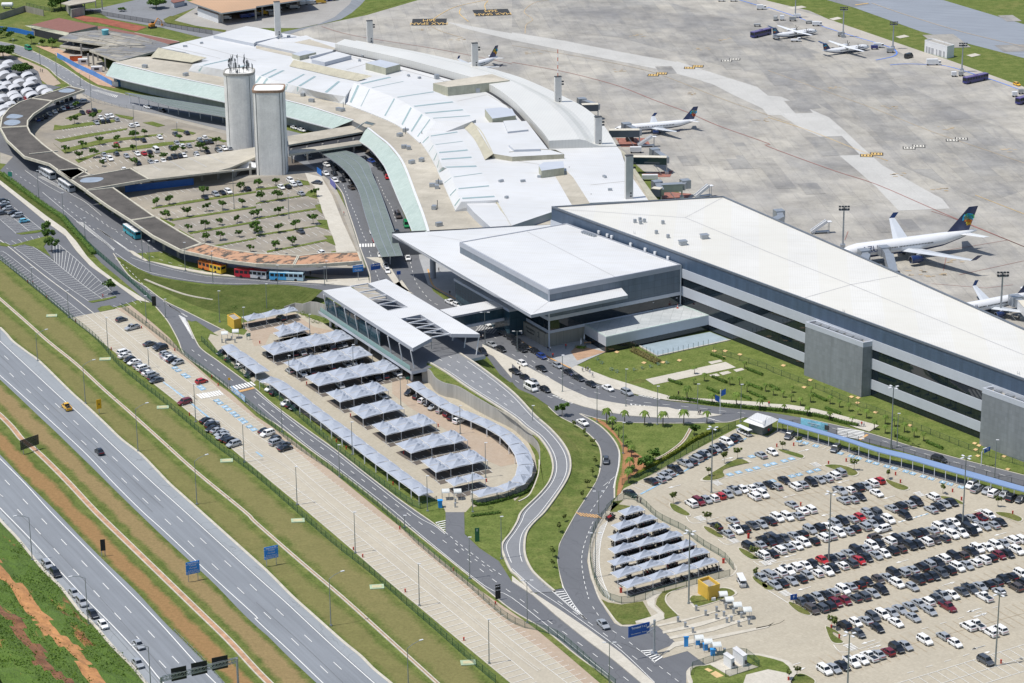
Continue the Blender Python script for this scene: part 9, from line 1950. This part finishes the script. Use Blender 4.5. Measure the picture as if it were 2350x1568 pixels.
q=g0('00:70,80');t=thing('storage_tank','white horizontal tank at the top left corner','tank',q);mb=MB();mb.tube([(-3,0,2),(-2.7,0,2),(2.7,0,2),(3,0,2)],[.6,1.2,1.2,.6],16);mb.build('tank_body',m_wmet,t,local=True,smooth=True)
for x in(-1.8,1.8):mb=MB();mb.box((x,0,.6),(.5,2,1.2));mb.build('saddle',m_conc,t,local=True)
t=thing('boundary_wall','stained concrete yard wall at the top left','wall',tuple(g0('00:20,180')));mb=MB();mb.wall(WL('00:0,185 230,110 400,150'),0,3.2,.3);mb.build('wall_face',m_concp,t)
t=thing('small_building','grey flat roofed store in the top left yard','building',tuple(g0('00:1640,60')));mb=MB();mb.prism(WL('00:1575,60 1600,75 1695,55 1690,30 1600,30'),0,2.6);mb.build('wall',m_lband,t);mb=MB();mb.prism(poff(WL('00:1575,60 1600,75 1695,55 1690,30 1600,30'),.3),2.6,2.8,bottom=True);mb.build('roof',MATS['brown_red_roof'],t)
q=g0('00:1400,260');t=thing('excavator','orange excavator at the end of the red earth pit','excavator',q,.6);my=M('plant_orange',(.6,.25,.04),.5)
for y in(-1,1):mb=MB();mb.box((0,y,.45),(3.6,.6,.9));mb.build('track',m_ink,t,local=True)
mb=MB();mb.box((-.3,0,1.6),(2.6,2.2,1.2));mb.build('body',my,t,local=True);mb=MB();mb.box((.5,.6,2.5),(1.2,.9,1.2));mb.build('cab',m_bwin,t,local=True);mb=MB();mb.tube([(1,-.2,2),(3,-.2,4.6),(5,-.2,3),(5.2,-.2,1.4)],[.3,.28,.2,.15],6);mb.box((5.2,-.2,1),(.9,.9,.9));mb.build('arm',my,t,local=True)
q=g0('01:2280,20');t=thing('event_tent','white pointed tent near the foot of the twin towers','tent',q,.2);sail_patch([Vector((-5,-3.5,2.6)),Vector((5,-3.5,2.6)),Vector((5,3.5,2.6)),Vector((-5,3.5,2.6))],2.6).build('canopy',m_wmet,t,local=True)
for x in(-5,5):
 for y in(-3.5,3.5):mb=MB();mb.tube([(x,y,0),(x,y,2.6)],.08,6);mb.build('post',m_wmet,t,local=True)
q=g0('00:1130,790');t=thing('blue_booth','blue booth at the end of the white hoarding','booth',q,.1);mb=MB();mb.box((0,0,1.7),(5,3,3.4));mb.build('wall',M('booth_blue',(.03,.14,.33),.6),t,local=True);mb=MB();mb.box((0,0,3.5),(5.3,3.3,.2));mb.build('roof',m_ink,t,local=True)
flush()
#  LIGHT, CAMERA
SUN=Vector((-0.40,-0.13,1.0)).normalized()
sd=bpy.data.lights.new('sun','SUN');sd.energy=4.3;sd.angle=R(0.53);sd.color=(1.0,0.955,0.89)
so=bpy.data.objects.new('sun',sd);COL.objects.link(so);so.rotation_euler=SUN.to_track_quat('Z','Y').to_euler()
wd=bpy.data.worlds.new('World');SC.world=wd;wd.use_nodes=True
nt=wd.node_tree;bg=nt.nodes['Background'];sk=nt.nodes.new('ShaderNodeTexSky');sk.sky_type='NISHITA';sk.sun_disc=False
el=math.asin(SUN.z);sk.sun_elevation=el;sk.sun_rotation=math.atan2(SUN.x,SUN.y);sk.dust_density=1.2;sk.air_density=1.0
nt.links.new(sk.outputs[0],bg.inputs[0]);bg.inputs[1].default_value=0.125
cd=bpy.data.cameras.new('camera');cam=bpy.data.objects.new('camera',cd);COL.objects.link(cam);SC.camera=cam
cam.location=(0,0,ALT);cd.sensor_fit='HORIZONTAL';cd.sensor_width=36.0;cd.lens=36.0*FOC/2350
f=Vector((0,CP,-SP));r=Vector((1,0,0));u=r.cross(f)
r2=r*CR+u*(-SR)if False else None
ir=r*CR+u*SR if False else None
X=r*CR-u*(-SR)*1.0
X=(r*CR+u*SR);Y=(-r*SR+u*CR)
Mx=Matrix(((X.x,Y.x,-f.x),(X.y,Y.y,-f.y),(X.z,Y.z,-f.z)))
cam.rotation_euler=Mx.to_euler()
cd.clip_start=1.0;cd.clip_end=9000
SC.view_settings.view_transform='Standard';SC.view_settings.look='None';SC.view_settings.exposure=0;SC.view_settings.gamma=1
SC.cycles.max_bounces=6;SC.cycles.transparent_max_bounces=12
